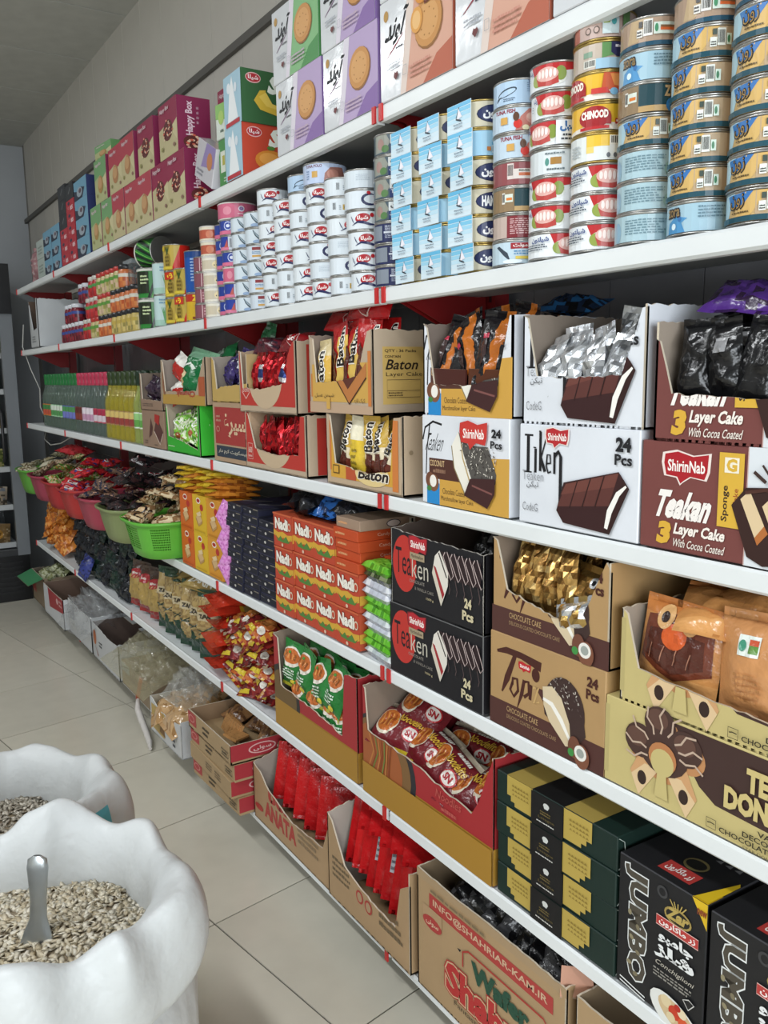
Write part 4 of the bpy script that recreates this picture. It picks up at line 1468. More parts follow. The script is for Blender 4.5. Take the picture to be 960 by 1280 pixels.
open_carton('sweet_carton', 'beige carton with upside-down red lettering holding green bag', .385, DEEP, .138, (.0, CY(209) - .385 / 2 + .02, ZC + .1505), FACE, 'a9937a', '93887d', ((0, 1), (.04, .95), (.08, .28), (.8, .30), (.97, .96), (1, 1)), f_chunak, None, group=G3, seed=11)


# small brown cartons
def f_brown(a):
    a.poly([(.30, .25), (.42, .80), (.50, .55), (.45, .35)], '4c2a22'); a.poly([(.55, .45), (.70, .85), (.95, .45), (.80, .12)], '54302a'); a.line([(.56, .45), (.80, .12), (.95, .42)], .03, 'd5c4b4'); a.poly([(.60, .72), (.78, .62), (.84, .88), (.62, .92)], 'a3261f')
    a.words(.10, .08, .3, .2, 2, '6d5a4a', 2); a.words(.55, .06, .7, .12, 1, '6d5a4a', 3)


yl, yr = CY(178), CY(209) + .03
carton('small_carton', 'small brown carton with chocolate pictures, under dark sweets by bottles', yl - yr, .2, .124, (.004, (yl + yr) / 2, ZC), FACE, '8f7562', f_brown, group=G3)
open_carton('small_carton', 'small brown open carton of dark purple sweets beside lemon bottles', yl - yr, .2, .125, (.004, (yl + yr) / 2 + .004, ZC + .1243), FACE, '8f7562', '7d6d60', ((0, 1), (.05, .95), (.08, .30), (.94, .26), (.97, .95), (1, 1)), lambda a: a.words(.1, .1, .6, .2, 2, '5d4a3c', 4), None, group=G3, seed=12)

# ---------------------------------------------------------------- packets in the cartons of the third shelf
_ROWS = {}


def row(pr, base, xs, dy, dz, label, group, rx=-.12, rnd=None, cat='packet', jx=.003, jr=.1, h=0.0):
    """upright packets side by side in a carton whose front middle is base"""
    out = []
    k = _ROWS[group] = _ROWS.get(group, 0) + 1
    rn = ', ' + ('front row', 'second row', 'third row', 'back row')[min(k, 4) - 1]
    for i, x in enumerate(xs):
        p = pr[i % len(pr)] if isinstance(pr, list) else pr
        loc = local(base, x + rnd.uniform(-jx, jx), dy + rnd.uniform(-.002, .002), dz + rnd.uniform(-.004, .004))
        out.append(p.use(loc, (rx + rnd.uniform(-jr, jr) * .6, rnd.uniform(-jr, jr), FACE + rnd.uniform(-jr, jr)), label + ', ' + WORDS[i + 1] + ' from left' + rn, cat, group))
    return out


def span(a, b, n):
    return [a + (b - a) * (i + .5) / n for i in range(n)]


rnd = random.Random(11)
# black packets
def lab_black(a):
    a.r(.45, .62, .75, .78, '8c8c8e')


pb = [Proto(pillow('cake_packet', .050, .112, .030, solid('141416'), s, 8, 12, 'film', .8, .08, prints=lab_black if s == 2 else None)) for s in (1, 2, 3)]
for r_, dz in ((0, .098), (1, .104), (2, .108)):
    row(pb, (.004, .752 - .131, ZC + .1413), span(-.115, .115, 5), .030 + .036 * r_, dz - .004, 'glossy black cake packet in open brown carton', 'black packets in the brown carton', -.10, rnd, jr=.16)
pp = Proto(pillow('cake_packet', .10, .075, .028, mixed(['3d2263', '4b2a78', '2c1a38'], 2), 4, 9, 9, 'film', .7, .1))
pp.use((.075, .672, ZC + .319), (-1.0, .1, FACE + .1), 'purple cake packet lying on the black packets, next to an orange one')
po = Proto(pillow('cake_packet', .12, .085, .03, mixed(['b5692a', 'c67a33', '9a5426'], 3), 5, 9, 9, 'film', .6, .1))
po.use((.075, .562, ZC + .322), (-1.0, -.1, FACE - .1), 'orange brown cake packet lying on the black packets, at right edge')
# dark strip of packets behind, on the box
# silver packets
ps = [Proto(pillow('cake_packet', .048, .105, .026, mixed(['c9ccd0', 'dfe2e6', '9b9ea2'], s), s + 10, 8, 11, 'foil', .9, .09)) for s in (1, 2, 3)]
BB = (.006, 1.010 - .119 - .002, ZC + .1533)
LS = 'crumpled silver cake packet in the torn white carton'
row(ps, BB, [-.083, -.045, .0, .045, .08], .030, .083, LS, 'silver packets in the white carton', -.35, rnd, jr=.35)
row(ps, BB, [-.06, -.01, .035, .075], .062, .098, LS, 'silver packets in the white carton', -.25, rnd, jr=.3)
row(ps, BB, [.01, .045, .08], .095, .118, LS, 'silver packets in the white carton', -.1, rnd, jr=.2)
row(ps, BB, span(-.10, .10, 4), .135, .075, LS, 'silver packets in the white carton', -.1, rnd, jr=.2)


# black and orange packets
def blk(u, v, f):
    return 'b4641f' if abs(u - .62 - .25 * (v - .5)) < .14 else '19171a'


def lab_bo(a):
    a.poly([(.10, .55), (.30, .75), (.38, .45), (.25, .25)], '3a2a2a'); a.r(.16, .62, .38, .68, 'b3344a')


pk = [Proto(pillow('cake_packet', .066, .13, .024, blk, s + 20, 10, 12, 'film', .8, .08, prints=lab_bo)) for s in (1, 2, 3)]
BC = (.004, 1.274 - .12 - .004, ZC + .1588)
LB = 'black packet with orange stripe in coconut carton'
row(pk, BC, [-.075, -.02, .045], .030, .108, LB, 'black and orange packets', -.25, rnd, jr=.4)
row(pk, BC, [-.05, .015, .075], .065, .118, LB, 'black and orange packets', -.1, rnd, jr=.3)
row(pk, BC, span(-.1, .1, 4), .11, .105, LB, 'black and orange packets', -.05, rnd, jr=.2)
m = MB(); m.box(-.098, -.001, -.014, -.004, .003, .016, '4a2620', 'gloss', {'t': 'd8cbb8'}); m.box(.002, .001, -.012, .098, .005, .018, '56301f', 'gloss', {'t': 'd8cbb8'})
# torn front flap folded inwards: a strip of the carton
o = m.obj('front_flap', None); put(o, local(BC, 0, .005, .062), (0, .04, FACE)); o.parent = None
tag(o, 'torn brown front flap of the coconut cake carton, folded down', 'flap')
pblue = Proto(pillow('cake_packet', .13, .07, .03, mixed(['15161b', '20304a', '2f6fa8', '121216'], 7), 31, 9, 8, 'film', .6, .1))
pblue.use((.20, 1.10, ZC + .345), (-1.2, .1, FACE), 'black and blue packet lying at the back above the coconut cartons')


# layer cake bars
def bar(u, v, f):
    if v > .30 and v < .52:
        return 'e6d9bc'
    return 'c9a548' if v > .5 else '6a3226'


def lab_bar(a):
    a.poly([(.15, .08), (.55, .05), (.75, .40), (.35, .42)], '552a20'); a.ot('Baton', .25, .45, .75, .90, ((.09, 'ece6da'), (.025, '1d1613')), rot=90)


def redbar(u, v, f):
    return 'b01c1c' if u < .62 or v > .8 else 'd8b45a'


def lab_red(a):
    a.ot('Baton', .66, .45, .90, .92, ((.09, 'efe9dd'), (.025, '1c1412')), rot=90); a.poly([(.20, .15), (.5, .1), (.55, .62), (.3, .72)], '5a2a20'); a.line([(.3, .2), (.36, .64)], .02, '7c4634')


BT = (.0, (1.70 + 1.437) / 2, ZC + .1525)
pr1 = Proto(pillow('bar_packet', .05, .135, .022, lambda u, v, f: 'd2a94c' if v < .7 else 'c9b78a', 41, 6, 10, 'film', .5, .07, prints=lambda a: (a.ot('Baton', .3, .2, .75, .8, ((.09, 'ece6da'), (.025, '1d1613')), rot=90))))
pr1.use(local(BT, -.092, .018, .088), (-.08, -.08, FACE), 'yellow wafer bar packet with big lettering, left end of upper kraft carton', 'packet')
pr2 = [Proto(pillow('bar_packet', .075, .17, .022, redbar, 42 + s, 8, 12, 'film', .5, .07, prints=lab_red)) for s in (0, 1)]
row(pr2, BT, [-.045, .01, .06], .030, .105, 'red wafer bar packet in upper kraft carton', 'red bars in the upper kraft carton', -.12, rnd, jr=.15)
row(pr2, BT, [-.07, -.02, .03, .08], .065, .110, 'red wafer bar packet in upper kraft carton', 'red bars in the upper kraft carton', -.05, rnd, jr=.12)
prr = Proto(pillow('bar_packet', .20, .055, .03, solid('b3181b'), 47, 12, 7, 'film', .5, .07, prints=lambda a: (a.e(.55, .5, .16, .40, 'e8d5d0'), a.e(.55, .5, .15, .36, '8f1418'), a.t('Soni', .45, .35, .65, .68, 'efe4e0', .03))))
prr.use(local(BT, .045, .05, .215), (-.35, .03, FACE - .1), 'large red packet with oval mark lying across top of kraft carton')
prr.use(local(BT, -.075, .085, .192), (-.5, .12, FACE + .1), 'red packet lying on the left of the kraft carton top')

py = [Proto(pillow('bar_packet', .052, .13, .024, bar if s else (lambda u, v, f: 'd9b93c' if v < .6 else 'e9e2c8'), 51 + s, 7, 11, 'film', .6, .07, prints=lab_bar if s else (lambda a: a.words(.3, .1, .7, .5, 4, '8d7a2a', 3)))) for s in (0, 1, 2)]
BL = (.003, (CY(408) + CY(502)) / 2, ZC)
row([py[1], py[0], py[2], py[1], py[2]], BL, [-.095, -.055, .0, .035, .075], .026, .080, 'yellow brown wafer bar in lower kraft carton', 'bars in the lower kraft carton', -.1, rnd, jr=.25)
row([py[1], py[2]], BL, span(-.11, .11, 5), .06, .075, 'yellow brown wafer bar in lower kraft carton', 'bars in the lower kraft carton', -.05, rnd, jr=.15)

# red foil wafers
pf = [Proto(pillow('foil_packet', .035, .115, .022, mixed(['a3141c', 'b81a22', '7d0e16', 'c23038'], s, 7), s + 60, 7, 11, 'foil', 1.0, .08)) for s in (1, 2, 3)]
pfw = Proto(pillow('foil_packet', .035, .115, .022, lambda u, v, f: '3a4a86' if .45 < v < .62 else 'd8d2d2' if .38 < v < .7 else 'a3141c', 66, 7, 11, 'foil', .8, .08))
BR = (.0, yl2 - .1645, ZC + .1425)
row([pf[0], pfw, pf[1], pf[2], pf[0], pfw, pf[1]], BR, span(-.115, .105, 7), .025, .092, 'shiny red foil wafer packet in upper red carton', 'red foil wafers in upper carton', -.1, rnd, jr=.25)
row(pf, BR, span(-.12, .13, 7), .055, .100, 'shiny red foil wafer packet in upper red carton', 'red foil wafers in upper carton', -.05, rnd, jr=.2)
prd = Proto(pillow('foil_packet', .15, .05, .03, solid('7d1218'), 68, 10, 6, 'film', .6, .08, prints=lambda a: (a.e(.6, .5, .2, .36, 'd8b9b4'), a.e(.6, .5, .19, .32, '8a1218'), a.t('Soni', .46, .36, .74, .66, 'efe4e0', .02))))
prd.use(local(BR, .07, .05, .168), (-.6, .0, FACE), 'dark red packet with oval mark lying on upper red carton')
pdk = Proto(pillow('foil_packet', .13, .05, .03, mixed(['3a1420', '541522', '2b1524'], 3), 69, 9, 6, 'film', .7, .08))
pdk.use(local(BR, -.085, .05, .165), (-.6, .05, FACE), 'dark wine coloured packet lying on left of upper red carton')
yl, yr = CY(307), CY(390)
BR2 = (.002, (yl + yr) / 2 + .012, ZC)
row(pf, BR2, span(-.115, .105, 7), .024, .076, 'shiny red foil wafer packet in lower red carton', 'red foil wafers in lower carton', -.1, rnd, jr=.35)
row(pf, BR2, span(-.115, .115, 7), .05, .070, 'shiny red foil wafer packet in lower red carton', 'red foil wafers in lower carton', -.05, rnd, jr=.15)

# purple sweets, green bags, dark sweets
pv = [Proto(pillow('sweet_packet', .09, .10, .04, mixed(['2c2250', '3a2d66', '241a38'], s), 71 + s, 8, 9, 'film', .8, .08, prints=(lambda a: (a.poly([(.55, .3), (.9, .35), (.85, .75), (.6, .7)], 'c4552a'), a.r(.35, .45, .55, .72, 'c9ccd2'))) if s == 1 else None)) for s in (0, 1)]
yl, yr = CY(267), CY(309) - .02
BV = (.004, (yl + yr) / 2 + .004, ZC + .1633)
row(pv, BV, [-.055, .03, .07], .040, .088, 'dark purple sweet bag in pale carton', 'purple bags in the pale carton', -.2, rnd, jr=.3)
row(pv, BV, [-.03, .05], .09, .10, 'dark purple sweet bag in pale carton', 'purple bags in the pale carton', -.2, rnd, jr=.3)
pg0 = Proto(pillow('sweet_packet', .06, .075, .03, mixed(['2f6b42', '3f7f55', '8fb09a'], 2), 75, 7, 8, 'film', .7, .1))
pg0.use(local(BV, .01, .12, .175), (-.2, .2, FACE), 'small green packet standing behind the purple bags')
pg = Proto(pillow('sweet_bag', .20, .16, .07, lambda u, v, f: 'c9bda0' if (u - .25) ** 2 + (v - .42) ** 2 < .018 else ('156b3a' if v < .82 else '7fae8e'), 76, 12, 11, 'film', .55, .07, prints=lambda a: (a.e(.24, .42, .12, .20, 'b79a6c'), a.e(.26, .45, .07, .1, 'd9c59c'), a.line([(.3, .6), (.45, .7), (.6, .6)], .05, 'dfe6dc'))))
BG_ = (.0, CY(209) - .1925 + .02, ZC + .1505)
pg.use(local(BG_, .02, .05, .085), (-.25, .15, FACE + .05), 'big dark green sweet bag in carton with upside-down lettering')
pg2 = Proto(pillow('sweet_bag', .09, .08, .04, lambda u, v, f: 'b0281f' if v < .6 else 'e3e0d8', 77, 8, 8, 'film', .6, .08))
pg2.use(local(BG_, -.125, .045, .115), (-.3, .35, FACE), 'small red and white bag behind the big green bag')
pg2.use(local(BG_, -.12, .03, .035), (-.25, -.2, FACE), 'small red and white bag in front corner of beige carton')
pg3 = Proto(pillow('sweet_bag', .16, .10, .05, mixed(['1d6a3c', '2a7d4a', 'b9c9bc'], 4), 78, 9, 8, 'film', .6, .08))
pg3.use(local(BG_, .07, .11, .13), (-.5, -.2, FACE), 'green bag lying at the back of the beige carton')
yl, yr = CY(209), CY(250)
BGR = (.002, (yl + yr) / 2, ZC)
pgl = [Proto(pillow('sweet_packet', .10, .10, .04, mixed(['6fae3c', '8cc04c', 'd9e3c4', '4f8a30'], s, 6), 81 + s, 9, 9, 'film', .8, .08, prints=(lambda a: (a.line([(.25, .75), (.45, .45), (.7, .7)], .07, 'e9eee2'), a.e(.4, .25, .12, .1, 'a0562f'))))) for s in (0, 1, 2)]
row(pgl, BGR, [-.085, -.02, .05, .09], .035, .075, 'light green sweet packet in the bright green carton', 'green packets in the green carton', -.2, rnd, jr=.4)
row(pgl, BGR, [-.07, .0, .065], .080, .092, 'light green sweet packet in the bright green carton', 'green packets in the green carton', -.2, rnd, jr=.3)
yl, yr = CY(178), CY(209) + .03
pd = [Proto(pillow('sweet_packet', .07, .08, .035, mixed(['1d1720', '2c1c30', '3a2838', '120f14'], s), 85 + s, 8, 8, 'film', .9, .08)) for s in (0, 1)]
row(pd, (.004, (yl + yr) / 2 + .004, ZC + .1243), span(-.085, .085, 3), .035, .072, 'dark purple sweet packet in small brown carton', 'dark sweets in the small brown carton', -.15, rnd, jr=.3)
row(pd, (.004, (yl + yr) / 2 + .004, ZC + .1243), span(-.085, .085, 3), .075, .078, 'dark purple sweet packet in small brown carton', 'dark sweets in the small brown carton', -.15, rnd, jr=.3)

# ---------------------------------------------------------------- bottles at the far end of the third shelf
def bottle_mesh(body, cap, lab, labcols, fill='e'):
    m = MB()
    H = .262
    m.lathe([(.026, 0), (.030, .004), (.0305, .02), (.0295, .05), (.0295, .055)], fill, 'pet', 14, cap=False)
    m.lathe([(.0295, .055), (.0300, .11), (.0295, .115)], fill, 'pet', 14, cap=False)
    m.lathe([(.0295, .115), (.0302, .135), (.027, .155), (.0185, .178), (.0130, .196), (.0115, .240)], fill, 'pet', 14)
    return m.mesh('bottle')


def bottle_set(y0, n, cols, group, liq, caps, labs, cat='bottle'):
    me = bottle_mesh(None, None, None, None, liq)
    m = MB(); m.lathe([(.0120, .205), (.0145, .210), (.0145, .222), (.014, .236), (.0152, .238), (.0152, .254), (.0140, .259), (.004, .260)], caps, 'plastic', 14)
    cap = m.mesh('cap')
    lms = []
    for cs in labs:
        m = MB()
        seg = 14
        prof = [(.0302, .055), (.0306, .060), (.0306, .085), (.0306, .108), (.0302, .112)]
        rows = [[(r * cos(2 * pi * k / seg), r * sin(2 * pi * k / seg), z) for k in range(seg)] for r, z in prof]
        m.grid(rows, lambda i, j: cs[i % len(cs)], 'gloss', True, close=True)
        lms.append(m.mesh('label'))
    for i in range(n):
        for r_ in (0, 1):
            b = put(link(me, 'bottle'), (.040 + .064 * r_, y0 + .0635 * i, ZC), .3 * i)
            link(cap, 'cap', b)
            link(lms[i * len(lms) // n], 'label', b)
            tag(b, cols[0] + ', ' + WORDS[i + 1] + ' from right, ' + ('front row' if r_ == 0 else 'back row'), cat, group)


yb0 = CY(176) + .03
bottle_set(yb0, 2, ['pale green lemon drink bottle'], 'pale lemon bottles', '9aa65c', '1d3020', [['d5e0cf', '5f9a4a', '8fc07a']])
bottle_set(yb0 + .0635 * 2, 6, ['yellow lemon drink bottle with pale band label'], 'yellow lemon bottles', 'a89a30', '2c3c1c', [['9b7c50', '8c3c38', 'c9b06a']])
bottle_set(yb0 + .0635 * 8, 8, ['clear drink bottle with pink cap'], 'pink capped bottles', '5b6962', 'b0324e', [['b3485a', 'c9bcc4', 'a03048'], ['c3b3c0', 'b58aa5', 'd6cdd4'], ['6b2f2a', '7d3a30', '5a2824']])
bottle_set(yb0 + .0635 * 16, 11, ['clear drink bottle with green cap'], 'green capped bottles', '5a6b60', '1d6a34', [['5a62a8', '6b72b5', '4c8a50'], ['9cc7a0', '4f8a50', 'c9d2c4'], ['c2702f', 'b04f3a', '3f7a44']])

# ================================================================ fourth shelf
ZD = LEVEL['D']
DY = lambda px: at('D', px)
GD = 'cake cartons on the fourth shelf'


def donut(a, cx, cy, r, asp):
    """ring cake with five blunt lobes under chocolate and pale drizzle; asp = face width / height"""
    def P(t, q):
        return (cx + q * r * cos(t) / asp, cy + q * r * sin(t))
    LA = [radians(d) for d in (100, 28, 172)]
    for t in LA:
        c = P(t, .60)
        a.e(c[0] + .02, c[1] - .15 * r, .40 * r / asp, .36 * r, 'bb8558')
    a.e(cx, cy - .1 * r, .66 * r / asp, .55 * r, 'bb8558')
    for s in (-1, 1):
        a.poly([P(radians(270 + s * 12), .30), P(radians(270 + s * 75), .62), P(radians(270 + s * 52), 1.10), P(radians(270 + s * 28), 1.28)], 'c99a6c')
        a.poly([P(radians(270 + s * 14), .42), P(radians(270 + s * 50), .62), P(radians(270 + s * 48), 1.12), P(radians(270 + s * 28), 1.32)], 'd8bb92')
        c = P(radians(270 + s * 36), .92)
        a.e(c[0], c[1], .12 * r / asp, .16 * r, '33221d')
    for t in LA:
        c = P(t, .62)
        a.e(c[0], c[1], .41 * r / asp, .38 * r, '46302a')
    a.e(cx, cy + .05 * r, .64 * r / asp, .54 * r, '46302a')
    for t in LA:
        c = P(t, .66)
        a.e(c[0] - .01, c[1] + .06 * r, .27 * r / asp, .22 * r, '5e4238')
    for t0 in (0, 20, 42, 70, 95, 120, 150, 178, 200):
        t = radians(t0)
        a.line([P(t - .10, 1.0), P(t + .05, .80), P(t - .04, .58), P(t + .08, .42)], .045 * r, 'bda592')
    a.e(cx, cy - .10 * r, .36 * r / asp, .34 * r, 'b5794c'); a.e(cx, cy - .20 * r, .30 * r / asp, .30 * r, 'c2b278')
    a.poly([P(radians(252), .3), P(radians(288), .3), P(radians(280), 1.0), P(radians(260), 1.0)], 'c2b278')


def f_donut(a):
    a.r(0, .10, .025, .9, 'b5a670')
    a.poly([(.34, .98), (1, .98), (1, .26), (.60, .30), (.52, .42)], '3f2a26')
    donut(a, .335, .60, .50, a.w / a.h)
    a.t('TEAK', .74, .60, .96, .84, 'c9b67a', .06); a.t('DONUT', .645, .34, .96, .58, 'c9b67a', .06)
    a.t('VANILLA', .80, .205, .98, .26, '2f2a1c', .02); a.t('DECORATED', .735, .135, .98, .19, '2f2a1c', .02); a.t('CHOCOLATE CAKE', .63, .065, .98, .12, '2f2a1c', .02)
    a.t('STAR DONUT CAKE', .74, .015, .96, .045, '4a422c'); a.line([(.57, .06), (.615, .06), (.615, .16), (.57, .16)], .008, '4a422c', close=True); a.line([(.575, .11), (.59, .12), (.61, .115)], .012, '4a422c')


yl, wb = .818, .31
carton('cake_carton', 'yellow closed ring cake carton with dark brown band, nearest on fourth shelf', wb, .24, .128, (.002, yl - wb / 2, ZD), FACE, 'c2b278', f_donut, group=GD)
TD = (.004, .795 - wb / 2, ZD + .1283)
open_carton('cake_carton', 'yellow open ring cake carton with orange packets, on the closed one', wb, .24, .132, TD, FACE, 'c2b278', '9c9184', ((0, 1), (.03, .95), (.10, .40), (.28, .36), (.95, .30), (1, .9)), f_donut, group=GD, seed=21)


def c_don(u, v, f):
    return 'c07a42' if v > .82 else 'd39a5e' if (v < .2) else 'c98d52'


def p_don(a):
    a.poly([(.05, .30), (.5, .12), (.95, .30), (.92, .78), (.5, .86), (.08, .78)], '6b3524'); a.poly([(.12, .35), (.5, .2), (.88, .35), (.85, .65), (.5, .7), (.15, .65)], '4f261c')
    a.e(.5, .62, .16, .14, 'c8592a'); a.e(.33, .80, .11, .13, 'd3a56f'); a.e(.67, .80, .11, .13, 'd3a56f'); a.e(.33, .80, .05, .06, '2c1c18'); a.e(.67, .80, .05, .06, '2c1c18')
    for k in range(4):
        a.line([(.2 + .17 * k, .32), (.24 + .17 * k, .5)], .012, 'a0705a')


def c_don2(u, v, f):
    return '6a3722' if u > .76 else 'e7ddd0' if u > .70 else 'c98f5c'


def p_don2(a):
    a.r(.25, .62, .46, .80, 'dfe6df'); a.r(.36, .65, .45, .72, '5d8a3f'); a.r(.36, .72, .45, .77, 'c0563a'); a.e(.30, .71, .035, .05, '3f8a6f'); a.words(.80, .35, .95, .75, 3, 'c9a878', 5); a.words(.24, .2, .5, .48, 5, 'b57f4e', 6)


pd1 = Proto(pillow('cake_packet', .125, .125, .040, c_don, 91, 11, 11, 'film', .2, .08, prints=p_don))
pd2 = Proto(pillow('cake_packet', .145, .14, .05, c_don2, 92, 12, 11, 'film', .2, .08, prints=p_don2))
pd1.use(local(TD, -.082, .035, .088), (-.12, .05, FACE + .05), 'orange ring cake packet with cake picture, left front in yellow carton')
pd2.use(local(TD, .052, .036, .092), (-.10, -.06, FACE), 'tan ring cake packet with white stripe, in yellow open carton')
pd2.use(local(TD, .150, .075, .090), (-.10, .05, FACE), 'tan ring cake packet at right edge of yellow open carton')
pd3 = Proto(pillow('cake_packet', .15, .12, .045, c_don, 93, 12, 10, 'film', .4, .08))
pd3.use(local(TD, -.03, .085, .135), (-1.2, .1, FACE + .5), 'plain orange cake packet lying across back of yellow carton')
pd4 = Proto(pillow('cake_packet', .20, .14, .05, lambda u, v, f: '5a2e22' if v < .55 else '7a4630', 94, 12, 11, 'film', .4, .08, prints=lambda a: (a.t('TEAK', .15, .30, .45, .48, 'c59c74', .05, rot=180), a.t('DONUT', .45, .22, .85, .45, 'c59c74', .05, rot=180), a.poly([(.1, .6), (.9, .6), (.8, .9), (.2, .9)], '40221c'))))
pd4.use(local(TD, .03, .13, .190), (-.45, .05, FACE), 'dark brown cake packet upside down at back of yellow carton')
pd5 = Proto(pillow('cake_packet', .24, .09, .04, c_don, 95, 12, 8, 'film', .4, .08))
pd5.use(local(TD, .06, .075, .150), (-1.25, .12, FACE - .2), 'long orange cake packet lying over the tan ones')
pdd = [Proto(pillow('cake_packet', .09, .10, .04, mixed(['2b1d19', '3c2a22', '8a7248', '1a1412'], s), 96 + s, 8, 9, 'foil', .8, .08)) for s in (0, 1)]
for i, (dx, dy, dz) in enumerate(((-.13, .17, .20), (-.07, .20, .20), (.10, .20, .20), (.13, .13, .17))):
    pdd[i % 2].use(local(TD, dx, dy, dz), (-.3, .2 * (i - 1.5), FACE), 'dark brown foil packet at the back of fourth shelf, ' + WORDS[i + 1] + ' from left')


def f_topiz(a):
    a.r(0, 0, 1, .28, '4f2f2a'); a.poly([(.43, .58), (.66, .58), (.66, .40), (.55, .38)], '4f2f2a')
    for pts, wd in (([(.07, .80), (.16, .84), (.30, .84), (.48, .80)], [.03, .07, .07, .10]), ([(.25, .84), (.17, .55), (.12, .38)], [.05, .08, .02]),
                    ([(.22, .52), (.20, .44), (.235, .38), (.275, .46), (.265, .58), (.225, .57), (.22, .50)], .035), ([(.33, .60), (.31, .45), (.27, .28)], [.04, .05, .01]), ([(.325, .58), (.37, .60), (.375, .48), (.33, .42)], .035),
                    ([(.395, .58), (.385, .42)], .04)):
        a.line(pts, wd, '47221b', kind='lettering')
    a.line([(.41, .56), (.46, .58), (.42, .40), (.47, .44)], .025, 'c3a06a', kind='lettering')
    a.e(.435, .70, .035, .07, '47221b'); a.brand_flag(.335, .735, .10, .09, txt='ShirinNab', col='b8222a', edge='b8222a')
    a.t('CHOCOLATE CAKE', .17, .19, .46, .25, 'b7976c', .005); a.t('DELICIOUS COATED CHOCOLATE CAKE', .17, .12, .62, .16, 'a88a66')
    a.t('24', .86, .80, .945, .90, '47221b', .05); a.t('Pcs', .855, .68, .955, .78, '47221b', .04)
    # half a domed cake
    a.e(.68, .46, .17, .33, '3d2b28', a0=-60, a1=200); a.poly([(.76, .10), (.86, .30), (.83, .55), (.70, .60), (.6, .3)], '3d2b28')
    a.poly([(.50, .62), (.58, .66), (.66, .58), (.73, .36), (.745, .14), (.70, .12), (.56, .30), (.51, .44)], 'd2c0a0')
    a.line([(.505, .50), (.58, .48), (.66, .36), (.735, .20)], [.03, .05, .055, .03], 'efece4')
    rr = random.Random(3)
    for k in range(90):
        x, y = rr.uniform(.53, .83), rr.uniform(.45, .80)
        if ((x - .68) / .16) ** 2 + ((y - .46) / .32) ** 2 < 1 and y > .66 - .9 * abs(x - .56):
            d = rr.uniform(0, 3.1)
            a.line([(x, y), (x + .014 * cos(d), y + .026 * sin(d))], .010, ('c4bcb2', '8d837c', '5a4c48')[k % 3])
    a.e(.78, .16, .05, .11, '6e4434'); a.e(.84, .10, .06, .12, '7a4c38'); a.e(.83, .13, .048, .075, 'e6e3dc'); a.e(.83, .13, .03, .045, '9aa09a'); a.e(.755, .10, .025, .04, '3f8a44')


yl, wb = 1.077, .258
carton('cake_carton', 'tan and brown closed domed cake carton, below the gold packets', wb, .24, .160, (.002, yl - wb / 2, ZD), FACE, 'ad8b5e', f_topiz, group=GD)
TP = (.004, yl - wb / 2 - .002, ZD + .1603)
open_carton('cake_carton', 'tan and brown domed cake carton torn open, gold packets inside', wb, .24, .158, TP, FACE, 'ad8b5e', '8f7d6c', ((0, 1), (.04, .97), (.14, .48), (.55, .34), (.78, .38), (.92, .85), (.965, 1), (1, .92)), f_topiz, group=GD, seed=22)
pgd = [Proto(pillow('cake_packet', .037, .12, .026, mixed(['a37c42', 'c29a5a', '7d5a2c', 'd3b274'], s, 6), 101 + s, 7, 12, 'foil', .9, .08)) for s in (0, 1, 2)]
row(pgd, TP, [-.085, -.052, -.018, .016], .032, .100, 'crumpled gold cake packet in tan carton', 'gold packets in the tan carton', -.15, rnd, jr=.15)
pgl2 = Proto(pillow('cake_packet', .085, .085, .03, mixed(['8d6a36', '9c783f', '6e5128'], 5, 3), 105, 9, 10, 'foil', .5, .12, prints=lambda a: (a.e(.55, .72, .1, .1, 'dfe2e6'), a.e(.55, .72, .045, .05, '2a2a2e'), a.words(.45, .45, .78, .58, 1, '4a3518', 49))))
pgl2.use(local(TP, .060, .040, .092), (-.25, .1, FACE), 'flat gold packet with round white mark, right in tan carton')
pgs = Proto(pillow('cake_packet', .085, .06, .03, mixed(['c9ccd0', 'b9995a', 'e3e5e8', '8f6c34'], 6, 4), 106, 9, 8, 'foil', .6, .14))
pgs.use(local(TP, .052, .010, .062), (-.3, -.3, FACE), 'silver backed gold packet spilling over front of tan carton')
row(pgd, TP, span(-.10, .10, 4), .080, .105, 'crumpled gold cake packet in tan carton', 'gold packets in the tan carton', -.1, rnd, jr=.2)
for i in range(3):
    pdd[i % 2].use(local(TP, -.05 + .06 * i, .15, .125), (-.3, .2, FACE), 'dark brown foil packet behind gold packets, ' + WORDS[i + 1] + ' from left')


